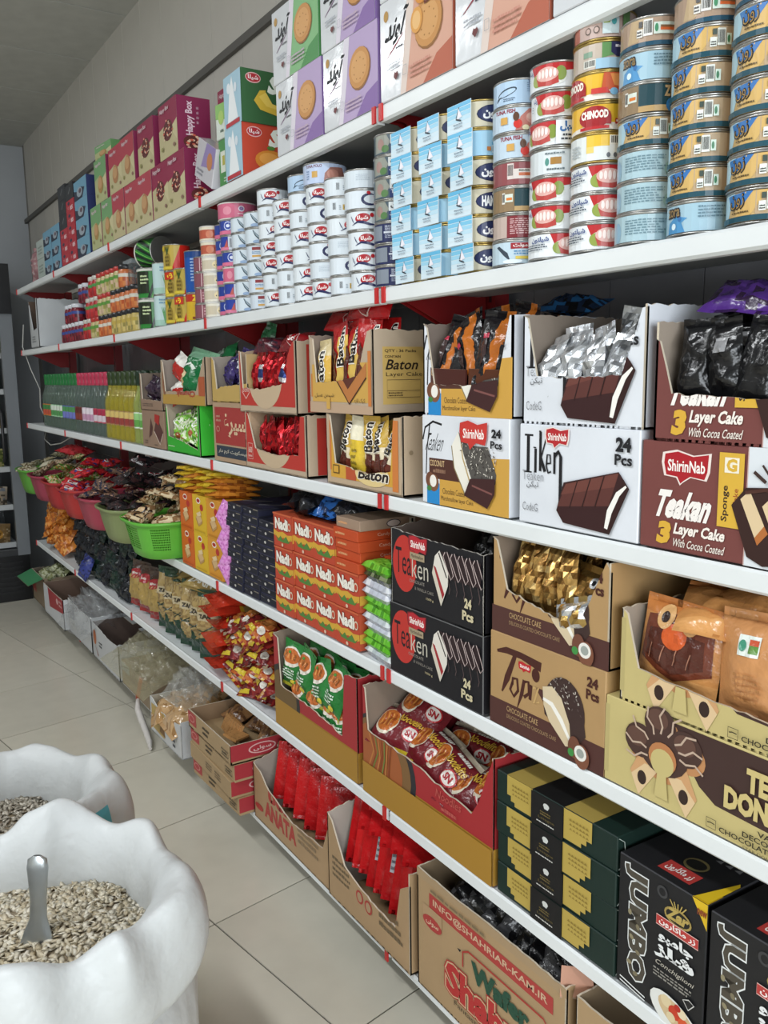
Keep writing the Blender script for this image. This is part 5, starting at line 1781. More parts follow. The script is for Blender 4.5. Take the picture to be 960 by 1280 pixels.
def f_black(a):
    a.e(.165, .56, .14, .37, 'b8312a', n=28)
    a.t('Tea', .06, .42, .245, .76, '16131a', .0); a.t('ken', .255, .42, .44, .68, 'c2bdae', -.005)
    a.brand_flag(.325, .84, .19, .23, col='b02430', edge='7c2026')
    a.poly([(.235, .74), (.40, .74), (.40, .65), (.235, .65)], 'a08f74'); a.t('Marshmallow', .25, .675, .385, .72, '2a221c')
    a.t('CHOCOLATE', .23, .35, .40, .39, '9a948c'); a.t('& VANILLA CAKE', .29, .27, .50, .31, '8a847c'); a.t('1000 g', .42, .18, .50, .22, 'bdb08a')
    a.t('24', .82, .26, .89, .38, 'cabf9c', .05); a.t('Pcs', .80, .11, .91, .23, 'cabf9c', .04)
    a.poly([(.52, .78), (.57, .86), (.66, .62), (.655, .45), (.585, .18), (.49, .56)], 'dcd6cc'); a.poly([(.505, .66), (.53, .64), (.62, .34), (.595, .25)], '9c2a30'); a.line([(.56, .83), (.645, .55)], .02, '2c2020'); a.poly([(.49, .56), (.505, .66), (.6, .28), (.585, .18)], 'cfc6b6')
    a.poly([(.58, .86), (.98, .84), (.98, .55), (.66, .55), (.67, .64)], '2a1b1e')
    for k in range(5):
        x = .63 + .075 * k
        a.line([(x, .86), (x - .02, .80), (x + .02, .66), (x + .06, .54), (x + .085, .60), (x + .05, .76), (x + .02, .87)], .014, 'b9a7a4')
        a.line([(x + .03, .55), (x + .05, .42), (x + .04, .36)], .010, '5c4a4a')


yl = 1.388
wb = yl - 1.083 - .012
carton('cake_carton', 'black closed sandwich cake carton with red oval, resting on shelf', wb, .24, .142, (.001, yl - wb / 2, ZD), FACE, '16151a', f_black, group=GD, edge='5a5a5a')
TB = (.002, yl - wb / 2 - .003, ZD + .1423)
open_carton('cake_carton', 'black sandwich cake carton with red oval, open, on the closed one', wb - .006, .24, .150, TB, FACE, '16151a', '5b4d45', ((0, .98), (.5, .95), (1, .93)), f_black, group=GD, seed=23, torn='b5b0a8', scut=((0, .93), (1, 1.1)), lcut=((0, .98), (1, 1.15)), back_h=1.12)
row(pb, TB, span(.0, .12, 3), .10, .118, 'black cake packet inside black open carton', 'black packets in the black carton', -.4, rnd, jr=.3)

# pile of small green and white packs, flat orange boxes behind them
wrapg = [Proto(pillow('wafer_pack', .118, .055, .024, c, 111 + i, 12, 8, 'film', .25, .03, boxy=True)) for i, c in enumerate((mixed(['5fae2c', '74c23c', '4a8f24'], 1), mixed(['d3d6dc', 'c4c8d2', 'e0e2e6'], 2), mixed(['4d4f3a', '3f4230', '8c8f72'], 3)))]
order = [1, 0, 0, 1, 1, 0, 0, 1, 1, 2, 0]
z = ZD + .010
for i, k in enumerate(order):
    wrapg[k].use((.031, 1.446 + .004 * ((i * 5) % 3 - 1), z), (-pi / 2 + .06 * ((i * 7) % 3 - 1), 0, FACE + .1 * ((i * 3) % 3 - 1)), ('green', 'white', 'olive')[k] + ' wafer pack ' + level(i, len(order)) + ' of narrow pile by orange boxes', 'packet', 'green and white wafer packs')
    z += .0182


def s_or(a):
    a.t('Candy Stick', .25, .3, .55, .7, 'd9b09a', .0); a.words(.6, .3, .9, .7, 1, 'c98a70', 3)


for i in range(9):
    y0 = 1.436 + .003 * ((i * 7) % 3)
    last = False
    carton('sweet_box', ('grey and orange' if last else 'orange') + ' flat sweet box ' + level(i, 9) + ' of the pile behind green packs', .085, .185, .0225, (.060 + .004 * ((i * 5) % 3), y0 + .020, ZD + .0228 * i), FACE, 'b9471f' if not last else '9c8470', lambda a: a.words(.1, .3, .6, .7, 1, 'd9a070', 2),
           (lambda a: (a.e(.42, .5, .09, .38, '2a2230'), a.e(.42, .5, .08, .3, 'c9b8b0'), a.r(.62, .2, .70, .85, 'd8d2c0'), a.line([(.66, .3), (.66, .75)], .2, '1a1a1a'))) if last else s_or, None, 'box', 'flat orange sweet boxes')


# wafer boxes with a green and yellow wave
def f_nadi(a):
    a.r(0, 0, 1, 1, 'b8442c'); a.poly([(0, .48), (.25, .42), (.5, .47), (.75, .40), (1, .44), (1, .28), (.8, .22), (.55, .30), (.3, .24), (0, .32)], 'd0a238')
    a.poly([(.08, .36), (.25, .22), (.38, .34), (.5, .22), (.68, .36), (.82, .22), (.95, .32), (.82, .17), (.5, .15), (.22, .17)], '4f7d38')
    a.ot('Nadi', .12, .54, .78, .84, ((.10, '7a2a1c'), (.05, 'ece6da'))); a.e(.88, .66, .08, .12, 'd9c9b0'); a.e(.88, .66, .055, .08, 'b8442c'); a.poly([(.0, .95), (1, .95), (1, 1), (0, 1)], 'c5613c')
    a.e(.5, .08, .05, .05, 'd9b8a0')


y0n, y1n = 1.512, 1.925
wn = (y1n - y0n) / 4
hn = .0845
NB = None
for r_ in range(3):
    for c_ in range(4):
        if r_ == 2 and c_ == 3:
            continue
        off = .0018 * ((r_ * 3 + c_ * 5) % 3)
        if NB is None:
            NB = Proto(carton('wafer_box', 'x', wn - .002, .16, hn - .001, (0, 0, 0), FACE, 'b04a2c', f_nadi, lambda a: (a.r(0, .2, 1, .45, 'c9983a'), a.t('Nadi', .2, .52, .7, .84, 'e6ddcf', .05))))
        NB.use((.006 + off, y1n - wn * (c_ + .5) + (.0 if r_ % 2 else .002), ZD + hn * r_), FACE, 'orange red wafer box, ' + WORDS[c_ + 1] + ' from left, ' + ('bottom', 'middle', 'top')[r_] + ' row of its block', 'box', 'orange red wafer boxes')
pbk = [Proto(pillow('sweet_bag', .12, .10, .045, c, 121 + i, 9, 9, 'film', .7, .08)) for i, c in enumerate((mixed(['15161a', '202228', '0e0f12'], 1), mixed(['1f4a8c', '2f62a8', '16325f'], 2)))]
for i, (k, dx, dy) in enumerate(((0, -.16, .08), (0, -.09, .06), (1, -.01, .07), (0, .055, .09), (0, .08, .15))):
    pbk[k].use((dy, (y0n + y1n) / 2 - dx, ZD + hn * 3 + .026), (-1.25, .1 * (i - 2), FACE + .4 * (i - 2)), ('black', 'blue')[k] + ' sweet bag on wafer boxes, ' + WORDS[i + 1] + ' from left', 'bag', 'bags on the wafer boxes')


for i in range(5):
    last = i == 4
    carton('sweet_box', ('grey and orange' if last else 'orange') + ' flat sweet box ' + level(i, 5) + ' of five lying on the wafer boxes', .10, .20, .0225, (.004 + .003 * ((i * 5) % 3), 1.563 + .002 * (i % 2), ZD + 2 * hn + .0228 * i), FACE + .02 * (i % 2), 'b9471f' if not last else '9c8470', lambda a: a.words(.1, .3, .6, .7, 1, 'd9a070', 2),
           (lambda a: (a.e(.42, .5, .09, .38, '2a2230'), a.e(.42, .5, .08, .3, 'c9b8b0'), a.r(.62, .2, .70, .85, 'd8d2c0'), a.line([(.66, .3), (.66, .75)], .2, '1a1a1a'))) if last else s_or, None, 'box', 'flat orange sweet boxes')


# slim dark boxes in three piles
def f_slim(a):
    a.r(0, 0, 1, .12, '31314a'); a.e(.5, .52, .06, .17, 'b8b5b0'); a.line([(.05, .7), (.25, .62)], .05, '7c7a80'); a.r(.70, .85, 1, .97, '7c7466')


ya, yb_ = 1.932, 2.238
ws = (yb_ - ya) / 3
SB = None
for c_ in range(3):
    n = 11 if c_ != 2 else 10
    for r_ in range(n):
        if SB is None:
            SB = Proto(carton('slim_box', 'x', ws - .004, .20, .0215, (0, 0, 0), FACE, '171826', f_slim, lambda a: a.r(0, .2, 1, .8, '1b1d33'), lambda a: (a.r(.1, .1, .9, .9, '20213a'), a.line([(.15, .2), (.85, .5)], .03, '8c8a84')), edge='2c2c3c'))
        SB.use((.004 + .003 * ((r_ * 5 + c_) % 4), yb_ - ws * (c_ + .5) + .0015 * ((r_ * 7) % 3 - 1), ZD + .022 * r_), FACE + .02 * ((r_ * 3 + c_) % 3 - 1), 'slim dark box ' + level(r_, n) + ' of ' + ('left', 'middle', 'right')[c_] + ' dark pile', 'box', 'slim dark sweet boxes')


# upright wafer boxes, orange and yellow
def f_waf(c1, c2):
    def f(a):
        a.r(0, 0, 1, 1, c1); a.e(.45, .86, .16, .08, 'e9e0d2'); a.e(.45, .86, .12, .05, 'a82a24'); a.e(.68, .70, .12, .09, 'b02c26')
        a.poly([(.25, .42), (.55, .52), (.72, .36), (.42, .24)], 'cda97a'); a.poly([(.25, .42), (.42, .24), (.42, .18), (.25, .36)], '9c7446'); a.poly([(.42, .24), (.72, .36), (.72, .30), (.42, .18)], 'b58c5a'); a.poly([(.3, .52), (.6, .60), (.68, .50), (.40, .44)], 'dcc296')
        a.r(.1, .05, .9, .09, c2)
    return f


for r_ in range(2):
    for c_ in range(3):
        w_ = .113
        yc = 2.622 - w_ * (c_ + .5)
        carton('wafer_box', ('dark orange', 'yellow', 'amber')[c_] + ' upright wafer box, ' + ('bottom', 'top')[r_] + ' layer beside green basket', w_ - .002, .10, .117, (.006 + .001 * c_, yc, ZD + .1175 * r_), FACE, ('c9601f', 'd3ac28', 'd08f2c')[c_], f_waf(('c9601f', 'd3ac28', 'd08f2c')[c_], ('b54f18', 'bd971f', 'b97a20')[c_]), None, None, 'box', 'upright wafer boxes')
ppk = Proto(pillow('wafer_pack', .036, .06, .014, mixed(['c477b8', 'd08cc6', 'b063a4'], 1), 131, 5, 7, 'film', .6, .12))
for i in range(6):
    ppk.use((.012, 2.262 + .006 * (i % 2), ZD + .030 + .036 * i), (0, .5 * (1 if i % 2 else -1), FACE + .6), 'pink packet ' + level(i, 6) + ' of strip between wafer boxes and dark piles', 'packet', 'pink packets')
pyl = [Proto(pillow('wafer_pack', .16, .045, .022, c, 135 + i, 11, 6, 'film', .4, .09)) for i, c in enumerate((mixed(['c9a325', 'd6b73a', 'a97f1c'], 1), mixed(['b06a26', 'c27c2e', '8a4c1c'], 2)))]
for i in range(16):
    dx = (i % 4 - 1.5) * .085
    pyl[i % 2 if i < 12 else 0].use((.062 + .008 * (i // 4 % 2), 2.45 - dx, ZD + .247 + .019 * (i // 4)), (-pi / 2 + .1, .05, FACE + (.9 if i % 3 else 1.2)), ('yellow', 'amber')[i % 2] + ' wafer pack lying on wafer boxes, ' + WORDS[i % 4 + 1] + ' from left, ' + ('bottom', 'second', 'third', 'top')[i // 4] + ' layer', 'packet', 'wafer packs on the wafer boxes')

# ================================================================ fifth shelf
ZE = LEVEL['E']
EY = lambda px: at('E', px)


# pasta boxes with cut-out windows shaped like their name
def f_jumbo(a):
    a.ot('JUMBO', .09, .12, .34, .94, ((.085, 'dfe2e2'), (.045, '4a443a')), rot=-90)
    a.line([(.05, .06), (.36, .03)], .010, 'dfe2e2'); a.line([(.05, .03), (.36, .0 + .004)], .010, 'dfe2e2')
    for k, (x, y) in enumerate(((.15, .60), (.25, .52), (.18, .42), (.26, .33), (.16, .22), (.24, .16))):
        a.e(x, y, .022, .022, ('8d8468', '7b725a')[k % 2], rot=.4 * k)
    a.e(.52, .90, .06, .045, '3a3a3c'); a.e(.52, .90, .035, .028, '151518')
    a.e(.70, .78, .15, .065, 'a08a4c'); a.e(.70, .78, .13, .05, '1d1a16'); a.t('Zar', .58, .745, .82, .83, 'b59d56', .05, .25)
    for k in range(5):
        a.line([(.70 + .02 * (k - 2), .835), (.70 + .045 * (k - 2), .885)], .008, 'b59d56')
    a.poly([(.47, .655), (.93, .655), (.93, .725), (.47, .725)], 'b53a36'); a.line([(.47, .655), (.93, .655), (.93, .725), (.47, .725)], .006, 'd9b5ae', close=True); a.t('زر ماکارون', .50, .665, .90, .718, 'efe6e2', .03)
    a.t('جامبو', .50, .54, .88, .63, 'e3e5e6', .05); a.t('شلز', .46, .42, .90, .535, 'e3e5e6', .06)
    a.t('Conchiglioni', .48, .355, .90, .40, 'b9b4a8', .0, .4); a.words(.46, .27, .92, .34, 3, '8d8a84', 7)
    a.poly([(.80, .24), (.86, .19), (.92, .25), (.88, .27)], '1a1a1c'); a.line([(.80, .24), (.86, .19), (.92, .25), (.86, .265)], .008, 'c9c9c6', close=True)
    a.e(.72, .06, .30, .12, 'dfe0dc', rot=-.35); a.e(.74, .08, .22, .085, 'cdb48c', rot=-.35)
    for x, y, r, c in ((.62, .14, .06, 'd9c7a0'), (.72, .10, .07, 'c23b22'), (.82, .06, .06, 'd4552e'), (.68, .05, .05, 'd9c7a0'), (.80, .13, .05, 'e3d3b0'), (.90, .03, .05, '8fae4a'), (.75, .15, .035, 'b32a1c')):
        a.e(x, y, r, r * .7, c)


def t_jumbo(a):
    a.poly([(.36, .12), (.72, .12), (.72, .34), (.36, .34)], 'a83632'); a.t('زر ماکارون', .40, .16, .68, .30, 'e9dcd6', .03); a.e(.55, .48, .12, .13, '6f6440'); a.e(.55, .48, .10, .09, '191815')
    for k in range(3):
        a.poly([(.60 + .10 * k, .72), (.66 + .10 * k, .78), (.67 + .10 * k, .70)], '6a6a6c')
    a.poly([(.86, 0), (1, 0), (1, .5), (.97, .55)], 'd9b620')


for i, yl in enumerate((.787, .627)):
    o = carton('pasta_box', 'black pasta box with tall outlined window lettering, ' + ('beside the green boxes', 'cut by the right edge')[i], .152, .13, .205, (.004 - .008 * i, yl - .076, ZE), FACE - .02, '17171a', f_jumbo, None, t_jumbo, 'box', 'black pasta boxes', edge='2c2c30')
    m = MB()
    m.face([(.052, -.0012, .2052), (.0765, -.0012, .2052), (.0765, -.0012, .168)], 'd8b41f', 'gloss'); m.face([(.052, -.0012, .2062), (.0765, -.0012, .2062), (.0765, .03, .2062)], 'd8b41f', 'gloss')
    st = m.obj('corner_sticker', o)
    a = Art(.026, .03); a.t('new', .40, .45, .98, .75, '8a3f22', .03); a.build(front_map(.051, -.0016, .172), st, split=False)


# green and gold boxes, four high
def f_lux(a):
    for x0, x1 in ((.10, .33), (.60, .82)):
        st = [(x0, .38), (x0 + .035, .38), (x0 + .035, .26), (x0 + .07, .26), (x0 + .07, .14), (x1 - .07, .14), (x1 - .07, .26), (x1 - .035, .26), (x1 - .035, .38), (x1, .38)]
        if x0 < .5:
            st = [(x0, .38), (x0 + .035, .38), (x0 + .035, .22), (x0 + .07, .22), (x0 + .07, .10), (x1, .10)]
        else:
            st = [(x0, .10), (x1 - .08, .10), (x1 - .08, .24), (x1 - .04, .24), (x1 - .04, .40), (x1, .40)]
        a.poly(st + [(x1, 1), (x0, 1)], 'b39b4c')
        for r_ in range(3):
            for c_ in range(7):
                x = x0 + .045 + c_ * .026
                if x < x1 - .03:
                    a.poly([(x, .45 + .14 * r_), (x + .012, .52 + .14 * r_), (x + .024, .45 + .14 * r_)], '8d7634')
    a.r(.33, 0, .60, 1, '121214')
    a.e(.46, .74, .025, .08, 'c9cbc8'); a.poly([(.44, .70), (.48, .70), (.475, .64), (.445, .64)], 'c9cbc8'); a.words(.41, .40, .51, .56, 2, '6a5c34', 50); a.t('Lasagne', .395, .27, .53, .37, '6a5c34')
    a.words(.38, .15, .54, .22, 1, 'c9c9c4', 3)


def t_lux(a):
    a.r(.10, 0, .33, 1, 'a8914a'); a.r(.60, 0, .82, 1, 'a8914a'); a.r(.33, 0, .60, 1, '101012'); a.words(.40, .4, .53, .55, 1, '84848a', 51)


for i in range(4):
    o = carton('pasta_box', 'dark green and gold pasta box, ' + level(i, 4) + ' of pile of four', .268, .16, .0555, (.004 + .002 * (i % 2), 1.058 - .134 + .001 * i, ZE + .0558 * i), FACE + .004 * (i - 1), '0f2620', f_lux, None, t_lux if i == 3 else None, 'box', 'dark green pasta boxes')
    m = MB()
    for s in (0, 1):
        m.tube([(.1345, .004 + .0 * s, .003), (.1365, .012, .012), (.137, .014, .028), (.1365, .012, .046), (.1345, .003, .0525)], .0006, 'a9b5ae', 'card', 5)
        break
    m.obj('flap_edge', o)

# noodle cartons
def f_noodle(a, side=0):
    a.r(0, 0, 1, .30, 'a37a2e'); a.r(0, .30, 1, 1, 'a02c30')
    if side:
        a.e(.16, .36, .30, .44, '2c2c30', n=28); a.e(.15, .36, .27, .40, '7c5c38', n=28); a.e(.13, .36, .22, .34, 'a05a32', n=24)
        for k in range(8):
            a.line([(.02 + .03 * k, .15 + .04 * (k % 3)), (.10 + .02 * k, .45 - .03 * (k % 2)), (.05 + .03 * k, .62)], .018, ('b87840', '8a4526', '6c7a3a')[k % 3])
        a.t('Noodles', .62, .42, .80, .49, 'b9564f', .0, .2); a.words(.66, .32, .8, .38, 1, 'b9564f', 2)
    else:
        a.e(.12, .34, .22, .36, '2f2c2a', n=24); a.e(.12, .34, .18, .30, '6b5432', n=24)
    a.r(0, 0, 1, .29, 'a37a2e')


wl = EY(344) - EY(446)
NC1 = (.004, EY(344) - wl / 2, ZE)
open_carton('noodle_carton', 'red and gold carton of green noodle packs, torn open', wl, .235, .243, NC1, FACE, 'a02c30', '8a7a6a', ((0, .98), (.05, .96), (.08, .46), (.5, .42), (.84, .36), (.875, .97), (1, 1)), lambda a: f_noodle(a), lambda a: a.r(0, 0, 1, .29, 'a37a2e'), cat='carton', group='noodle cartons', seed=31, back_h=1.0)
wl2 = 1.502 - 1.068
NC2 = (.003, 1.502 - wl2 / 2, ZE)
open_carton('noodle_carton', 'long red and gold carton of maroon noodle packs with food picture', wl2, .235, .238, NC2, FACE, 'a02c30', '87786a', ((0, 1), (.015, .97), (.04, .60), (.45, .56), (.86, .46), (.91, .60), (1, 1)), lambda a: f_noodle(a, 1), lambda a: a.r(0, 0, 1, .29, 'a37a2e'), cat='carton', group='noodle cartons', seed=32)


def c_noo(base):
    def f(u, v, fr):
        if v < .10 or v > .92:
            return ('c9b02f' if (int(u * 7) % 3) else '6e1f26') if v < .12 else 'a59a88'
        return base
    return f


def p_noo(a):
    a.e(.25, .52, .22, .30, 'd8cdb8'); a.e(.25, .54, .20, .26, 'b8662c')
    for k in range(6):
        a.line([(.12 + .05 * k, .40), (.15 + .045 * k, .55), (.10 + .05 * k, .70)], .03, ('cf8a44', '9c4a22')[k % 2])
    a.e(.78, .40, .15, .16, 'b02a30'); a.e(.78, .40, .13, .13, 'd9cfc8'); a.t('SN', .70, .33, .86, .47, '9c1f28', .05)
    a.t('Noodelite', .45, .58, .95, .76, 'c9a13a', .02, .35); a.words(.50, .78, .9, .90, 1, 'e0dcd2', 3)


def p_noog(a):
    a.e(.5, .70, .42, .20, 'ddd6c8'); a.e(.5, .72, .36, .15, 'c06a34')
    for k in range(6):
        a.line([(.2 + .1 * k, .66), (.25 + .09 * k, .78)], .03, ('d68f4e', '8c5a2a')[k % 2])
    a.e(.45, .80, .05, .03, '4f8a3a'); a.words(.2, .25, .8, .48, 4, 'd5e2d2', 4); a.e(.7, .2, .1, .06, 'd4bf3a')


pm = [Proto(pillow('noodle_pack', .135, .105, .032, c_noo('6e1f26'), 141 + s, 12, 9, 'film', .4, .09, prints=p_noo)) for s in (0, 1, 2)]
rm = random.Random(5)
for i, (dx, dy, dz, ry, rz) in enumerate(((-.15, .05, .170, .1, .3), (-.13, .10, .21, .15, .2), (-.06, .06, .160, .25, -.1), (.02, .045, .150, .3, -.2), (.095, .05, .135, .2, .25), (.15, .06, .14, .3, -.1), (.0, .12, .16, .1, .3), (.08, .14, .15, .2, .1), (-.10, .17, .19, .1, .1), (.16, .15, .15, .1, 0))):
    pm[i % 3].use(local(NC2, dx, dy + .005, dz - .022), (-.95, ry * .5, FACE + rz), 'maroon and yellow noodle pack in long red carton, ' + WORDS[i + 1] + ' counted from left front', 'packet', 'maroon noodle packs in long carton')
for i in range(3):
    pm[i].use(local(NC2, -.13 + .13 * i, .09, .065), (-1.2, 0, FACE), 'maroon noodle pack under the others, ' + WORDS[i + 1] + ' from left', 'packet', 'maroon noodle packs in long carton')
pgn = [Proto(pillow('noodle_pack', .09, .125, .032, lambda u, v, f: ('2f7a3a' if v > .1 else 'b8b03a'), 151 + s, 9, 11, 'film', .5, .07, prints=p_noog)) for s in (0, 1)]
row(pgn, NC1, [-.145, -.07, .01, .075], .026, .165, 'green noodle pack in red carton', 'green noodle packs', -.15, rm, jr=.2)
row(pgn, NC1, [-.11, -.03, .05, .10], .028, .098, 'green noodle pack in red carton', 'green noodle packs', -.10, rm, jr=.2)
row(pgn, NC1, span(-.16, .14, 4), .075, .16, 'green noodle pack in red carton', 'green noodle packs', -.1, rm, jr=.15)


# loose heap of instant noodle packs
def p_heap(a):
    a.e(.5, .6, .30, .24, 'b86a34'); a.e(.45, .62, .2, .15, 'cf8848'); a.e(.65, .3, .15, .12, 'd9d3c6'); a.r(.05, .10, .45, .22, 'c9b030')


ph = [Proto(pillow('noodle_pack', .112, .092, .030, c, 161 + s, 11, 9, 'film', .6, .09, prints=p_heap)) for s, c in enumerate((mixed(['7a1f22', '8a2a26', '6b1a20', 'a8702c'], 1, 4), mixed(['a8402c', 'b8622c', '8a2a22', 'c9a03a'], 2, 4), mixed(['6b1a20', '7d2420', '5a1418', '9c8a70'], 3, 4)))]
k = 0
ye = EY(340) + .03
for lay in range(6):
    for c_ in range(3 if lay < 5 else 2):
        for d_ in range(2):
            k += 1
            p = ph[(k * 2 + lay) % 3]
            p.use((.055 + .085 * d_ + rm.uniform(-.008, .008), ye + .055 + .108 * c_ + rm.uniform(-.012, .012) + .01 * lay, ZE + .024 + .036 * lay + rm.uniform(-.003, .003)), (-1.25 + rm.uniform(-.25, .25), rm.uniform(-.25, .25), FACE + rm.uniform(-.4, .4)),
                  'maroon yellow noodle pack in heap, ' + WORDS[lay + 1] + ' layer, ' + ('right', 'middle', 'left')[c_] + ', ' + ('front', 'back')[d_], 'packet', 'noodle packs heaped on the fifth shelf')


# red ended pasta bags lying in layers
def c_redend(u, v, f):
    return 'b5321f' if v < .42 else ('c2a02e' if v < .47 else '1c1a16' if v < .50 else '9c8450')


pr_ = [Proto(pillow('pasta_bag', .14, .23, .05, c_redend, 171 + s, 10, 13, 'film', .5, .08, prints=(lambda a: (a.e(.5, .60, .32, .13, '23402c'), a.t('Zar', .32, .56, .68, .65, 'c9cdb8', .04))) if s == 0 else (lambda a: a.e(.5, .28, .16, .08, 'c9bfb2')))) for s in (0, 1)]
yr0 = 2.40
for i in range(6):
    pr_[1 if i < 4 else 0].use((.105 + .01 * (i % 2), yr0 + .02 * ((i * 5) % 3 - 1) - .004 * i, ZE + .028 + .041 * i), (-pi / 2 + .06 * (i % 3 - 1), .06 * ((i * 7) % 3 - 1), FACE + .12 * ((i * 3) % 3 - 1)), 'pasta bag with bright red end, ' + level(i, 6) + ' of pile by noodle heap', 'bag', 'red ended pasta bags')


# standing pasta bags, clear and green
def c_pasta(s):
    def f(u, v, fr):
        n = noise.noise((u * 9 + s, v * 30, s))
        if v < .24 + .10 * sin(u * 5 + s):
            return '1d3a2c'
        if v > .88:
            return '28402f'
        if .60 < v < .68:
            return 'b7a888'
        return 'a58d5c' if n > -.1 else '8d744a'
    return f


def p_pasta(a):
    a.t('ZAR', .25, .61, .8, .675, '3a3326', .06); a.line([(.1, .45), (.9, .38)], .02, '2a3a2c'); a.line([(.1, .35), (.9, .52)], .015, '2a3a2c')


pp_ = [Proto(pillow('pasta_bag', .10, .225, .065, c_pasta(s), 181 + s, 10, 16, 'film', .5, .06, prints=p_pasta)) for s in (0, 1, 2)]
for i in range(6):
    pp_[i % 3].use((.050 + .004 * (i % 2), 2.515 + .083 * i, ZE + .116), (-.06 + .03 * (i % 2), .04 * (i % 3 - 1), FACE + .5), 'standing clear pasta bag with dark green foot, ' + WORDS[i + 1] + ' from right', 'bag', 'standing pasta bags')
ppg = Proto(pillow('pasta_bag', .17, .20, .07, lambda u, v, f: '1b4a34' if v > .45 else '9c8450', 191, 11, 12, 'film', .6, .07, prints=lambda a: (a.t('ZARIN', .1, .12, .7, .24, 'd5d2c4', .04), a.e(.75, .5, .18, .06, 'c9c3a2'))))
ppg.use((.115, 2.60, ZE + .232), (-1.45, .15, FACE + .5), 'green and clear pasta bag lying across the standing ones', 'bag')
ppg.use((.125, 2.78, ZE + .235), (-1.4, -.1, FACE - .3), 'dark green pasta bag lying on the standing ones, further left', 'bag')
pkc = [Proto(pillow('pasta_bag', .12, .18, .06, lambda u, v, f: 'a3894f' if v < .7 and v > .2 else '8c2f2e' if v <= .2 else '4a3a30', 195 + s, 10, 12, 'film', .6, .07, prints=lambda a: (a.e(.5, .75, .3, .10, '9c2c30'), a.words(.32, .71, .68, .79, 1, 'd9cfc4', 52)))) for s in (0, 1)]
for i in range(3):
    pkc[i % 2].use((.055, 3.045 + .115 * i, ZE + .098), (-.1, .05 * (i - 1), FACE + .3), 'pasta bag with red round mark, ' + WORDS[i + 1] + ' from right, beside dark bags', 'bag', 'pasta bags with red marks')

# dark glossy green bags, piled
pdg = [Proto(pillow('tea_bag', .108, .115, .040, mixed(c, s, 4), 201 + s, 10, 10, 'film', .9, .06)) for s, c in enumerate((['16251f', '1d3329', '0f1a16'], ['121c1c', '1a2a28', '0d1414'], ['14161b', '1f2228', '0e0f12']))]
k = 0
for lay in range(3):
    for c_ in range(9):
        k += 1
        pdg[(k * 5 + lay) % 3 if c_ < 6 else 2].use((.055 + rm.uniform(-.008, .01) + .012 * lay, 3.41 + .105 * c_ + rm.uniform(-.01, .01), ZE + .060 + .080 * lay), (-.45 + rm.uniform(-.12, .12), rm.uniform(-.15, .15), FACE + rm.uniform(-.2, .25)), 'dark green glossy bag, ' + ('bottom', 'middle', 'top')[lay] + ' layer, ' + WORDS[c_ + 1] + ' from right', 'bag', 'dark green bags piled on fifth shelf')
pbl = Proto(pillow('tea_bag', .09, .11, .04, mixed(['28306a', '333d80', '1d2450'], 2), 208, 8, 9, 'film', .7, .07))
pbl.use((.0, 3.93, ZE + .05), (-.3, .3, FACE + .2), 'small blue bag at the front among dark green bags', 'bag')

# orange crisps bags at the far end
pcr = [Proto(pillow('crisp_bag', .12, .11, .055, mixed(['c0702a', 'd1853a', 'a85c22', 'd9a05a'], s, 4), 211 + s, 9, 9, 'film', .8, .08)) for s in (0, 1)]
k = 0
for lay in range(6):
    for c_ in range(3):
        k += 1
        pcr[k % 2].use((.04 + rm.uniform(-.01, .015), 4.50 + .13 * c_ + rm.uniform(-.015, .015), ZE + .058 + .049 * lay), (-.8 + rm.uniform(-.3, .3), rm.uniform(-.4, .4), FACE + rm.uniform(-.4, .5)), 'small orange crisp bag at far end, ' + WORDS[lay + 1] + ' layer, ' + ('right', 'middle', 'left')[c_], 'bag', 'orange crisp bags at the far end')

# ================================================================ bottom shelf
ZF = LEVEL['F']
FY = lambda px: at('F', px)


# wafer carton at the near end
def f_shahr(a):
    a.r(.0, .93, 1, 1, 'a58c6c')
    a.poly([(.10, .74), (.93, .74), (.93, .86), (.10, .86)], 'a83c38'); a.t('INFO@SHAHRIAR-KAM.IR', .13, .765, .90, .835, 'c9a98c', .02)
    a.poly([(.05, .64), (.20, .64), (.20, .74 - .0), (.05, .74)], 'ad8f6c'); a.e(.125, .62, .075, .055, 'a83c38'); a.t('سونی', .075, .595, .175, .645, 'd9b89c', .02)
    a.line([(.36, .50), (.36, .62), (.40, .66), (.88, .66), (.92, .60), (.92, .46)], .014, 'a8302c')
    a.t('Wafer', .42, .46, .80, .62, '1f4a38', .06)
    a.ot('Shahriar', .25, .21, .96, .43, ((.115, 'a8302c'), (.085, 'c9ad88'), (.05, 'b02c2c')))
    a.t('Fantastic cream', .30, .13, .66, .17, '3c3020'); a.t('Net Weight', .42, .06, .62, .10, '3c3020')
    a.words(.12, .88, .55, .92, 1, '7a6a50', 3)


wl = .415
open_carton('wafer_carton', 'big kraft wafer carton with red banner at near end of bottom shelf', wl, .24, .255, (-.004, 1.292 - wl / 2, ZF), FACE, 'a98d69', '87735a', ((0, 1), (.3, .985), (.6, 1.0), (1, .99)), f_shahr, None, group='kraft cartons on the bottom shelf', seed=41, amp=.006)
open_carton('wafer_carton', 'second kraft wafer carton at right edge of bottom shelf', .40, .24, .255, (-.002, .858 - .2, ZF), FACE, 'a98d69', '87735a', ((0, 1), (.5, .99), (1, 1)), lambda a: (a.poly([(.10, .74), (.93, .74), (.93, .86), (.10, .86)], 'a83c38'), a.t('INFO@SHAHRIAR-KAM.IR', .13, .765, .90, .835, 'c9a98c', .02)), None, group='kraft cartons on the bottom shelf', seed=42, amp=.006)
m = MB()
fl = [(-.028, 0, 0), (.028, 0, 0), (.022, .010, .045), (-.025, .010, .048)]
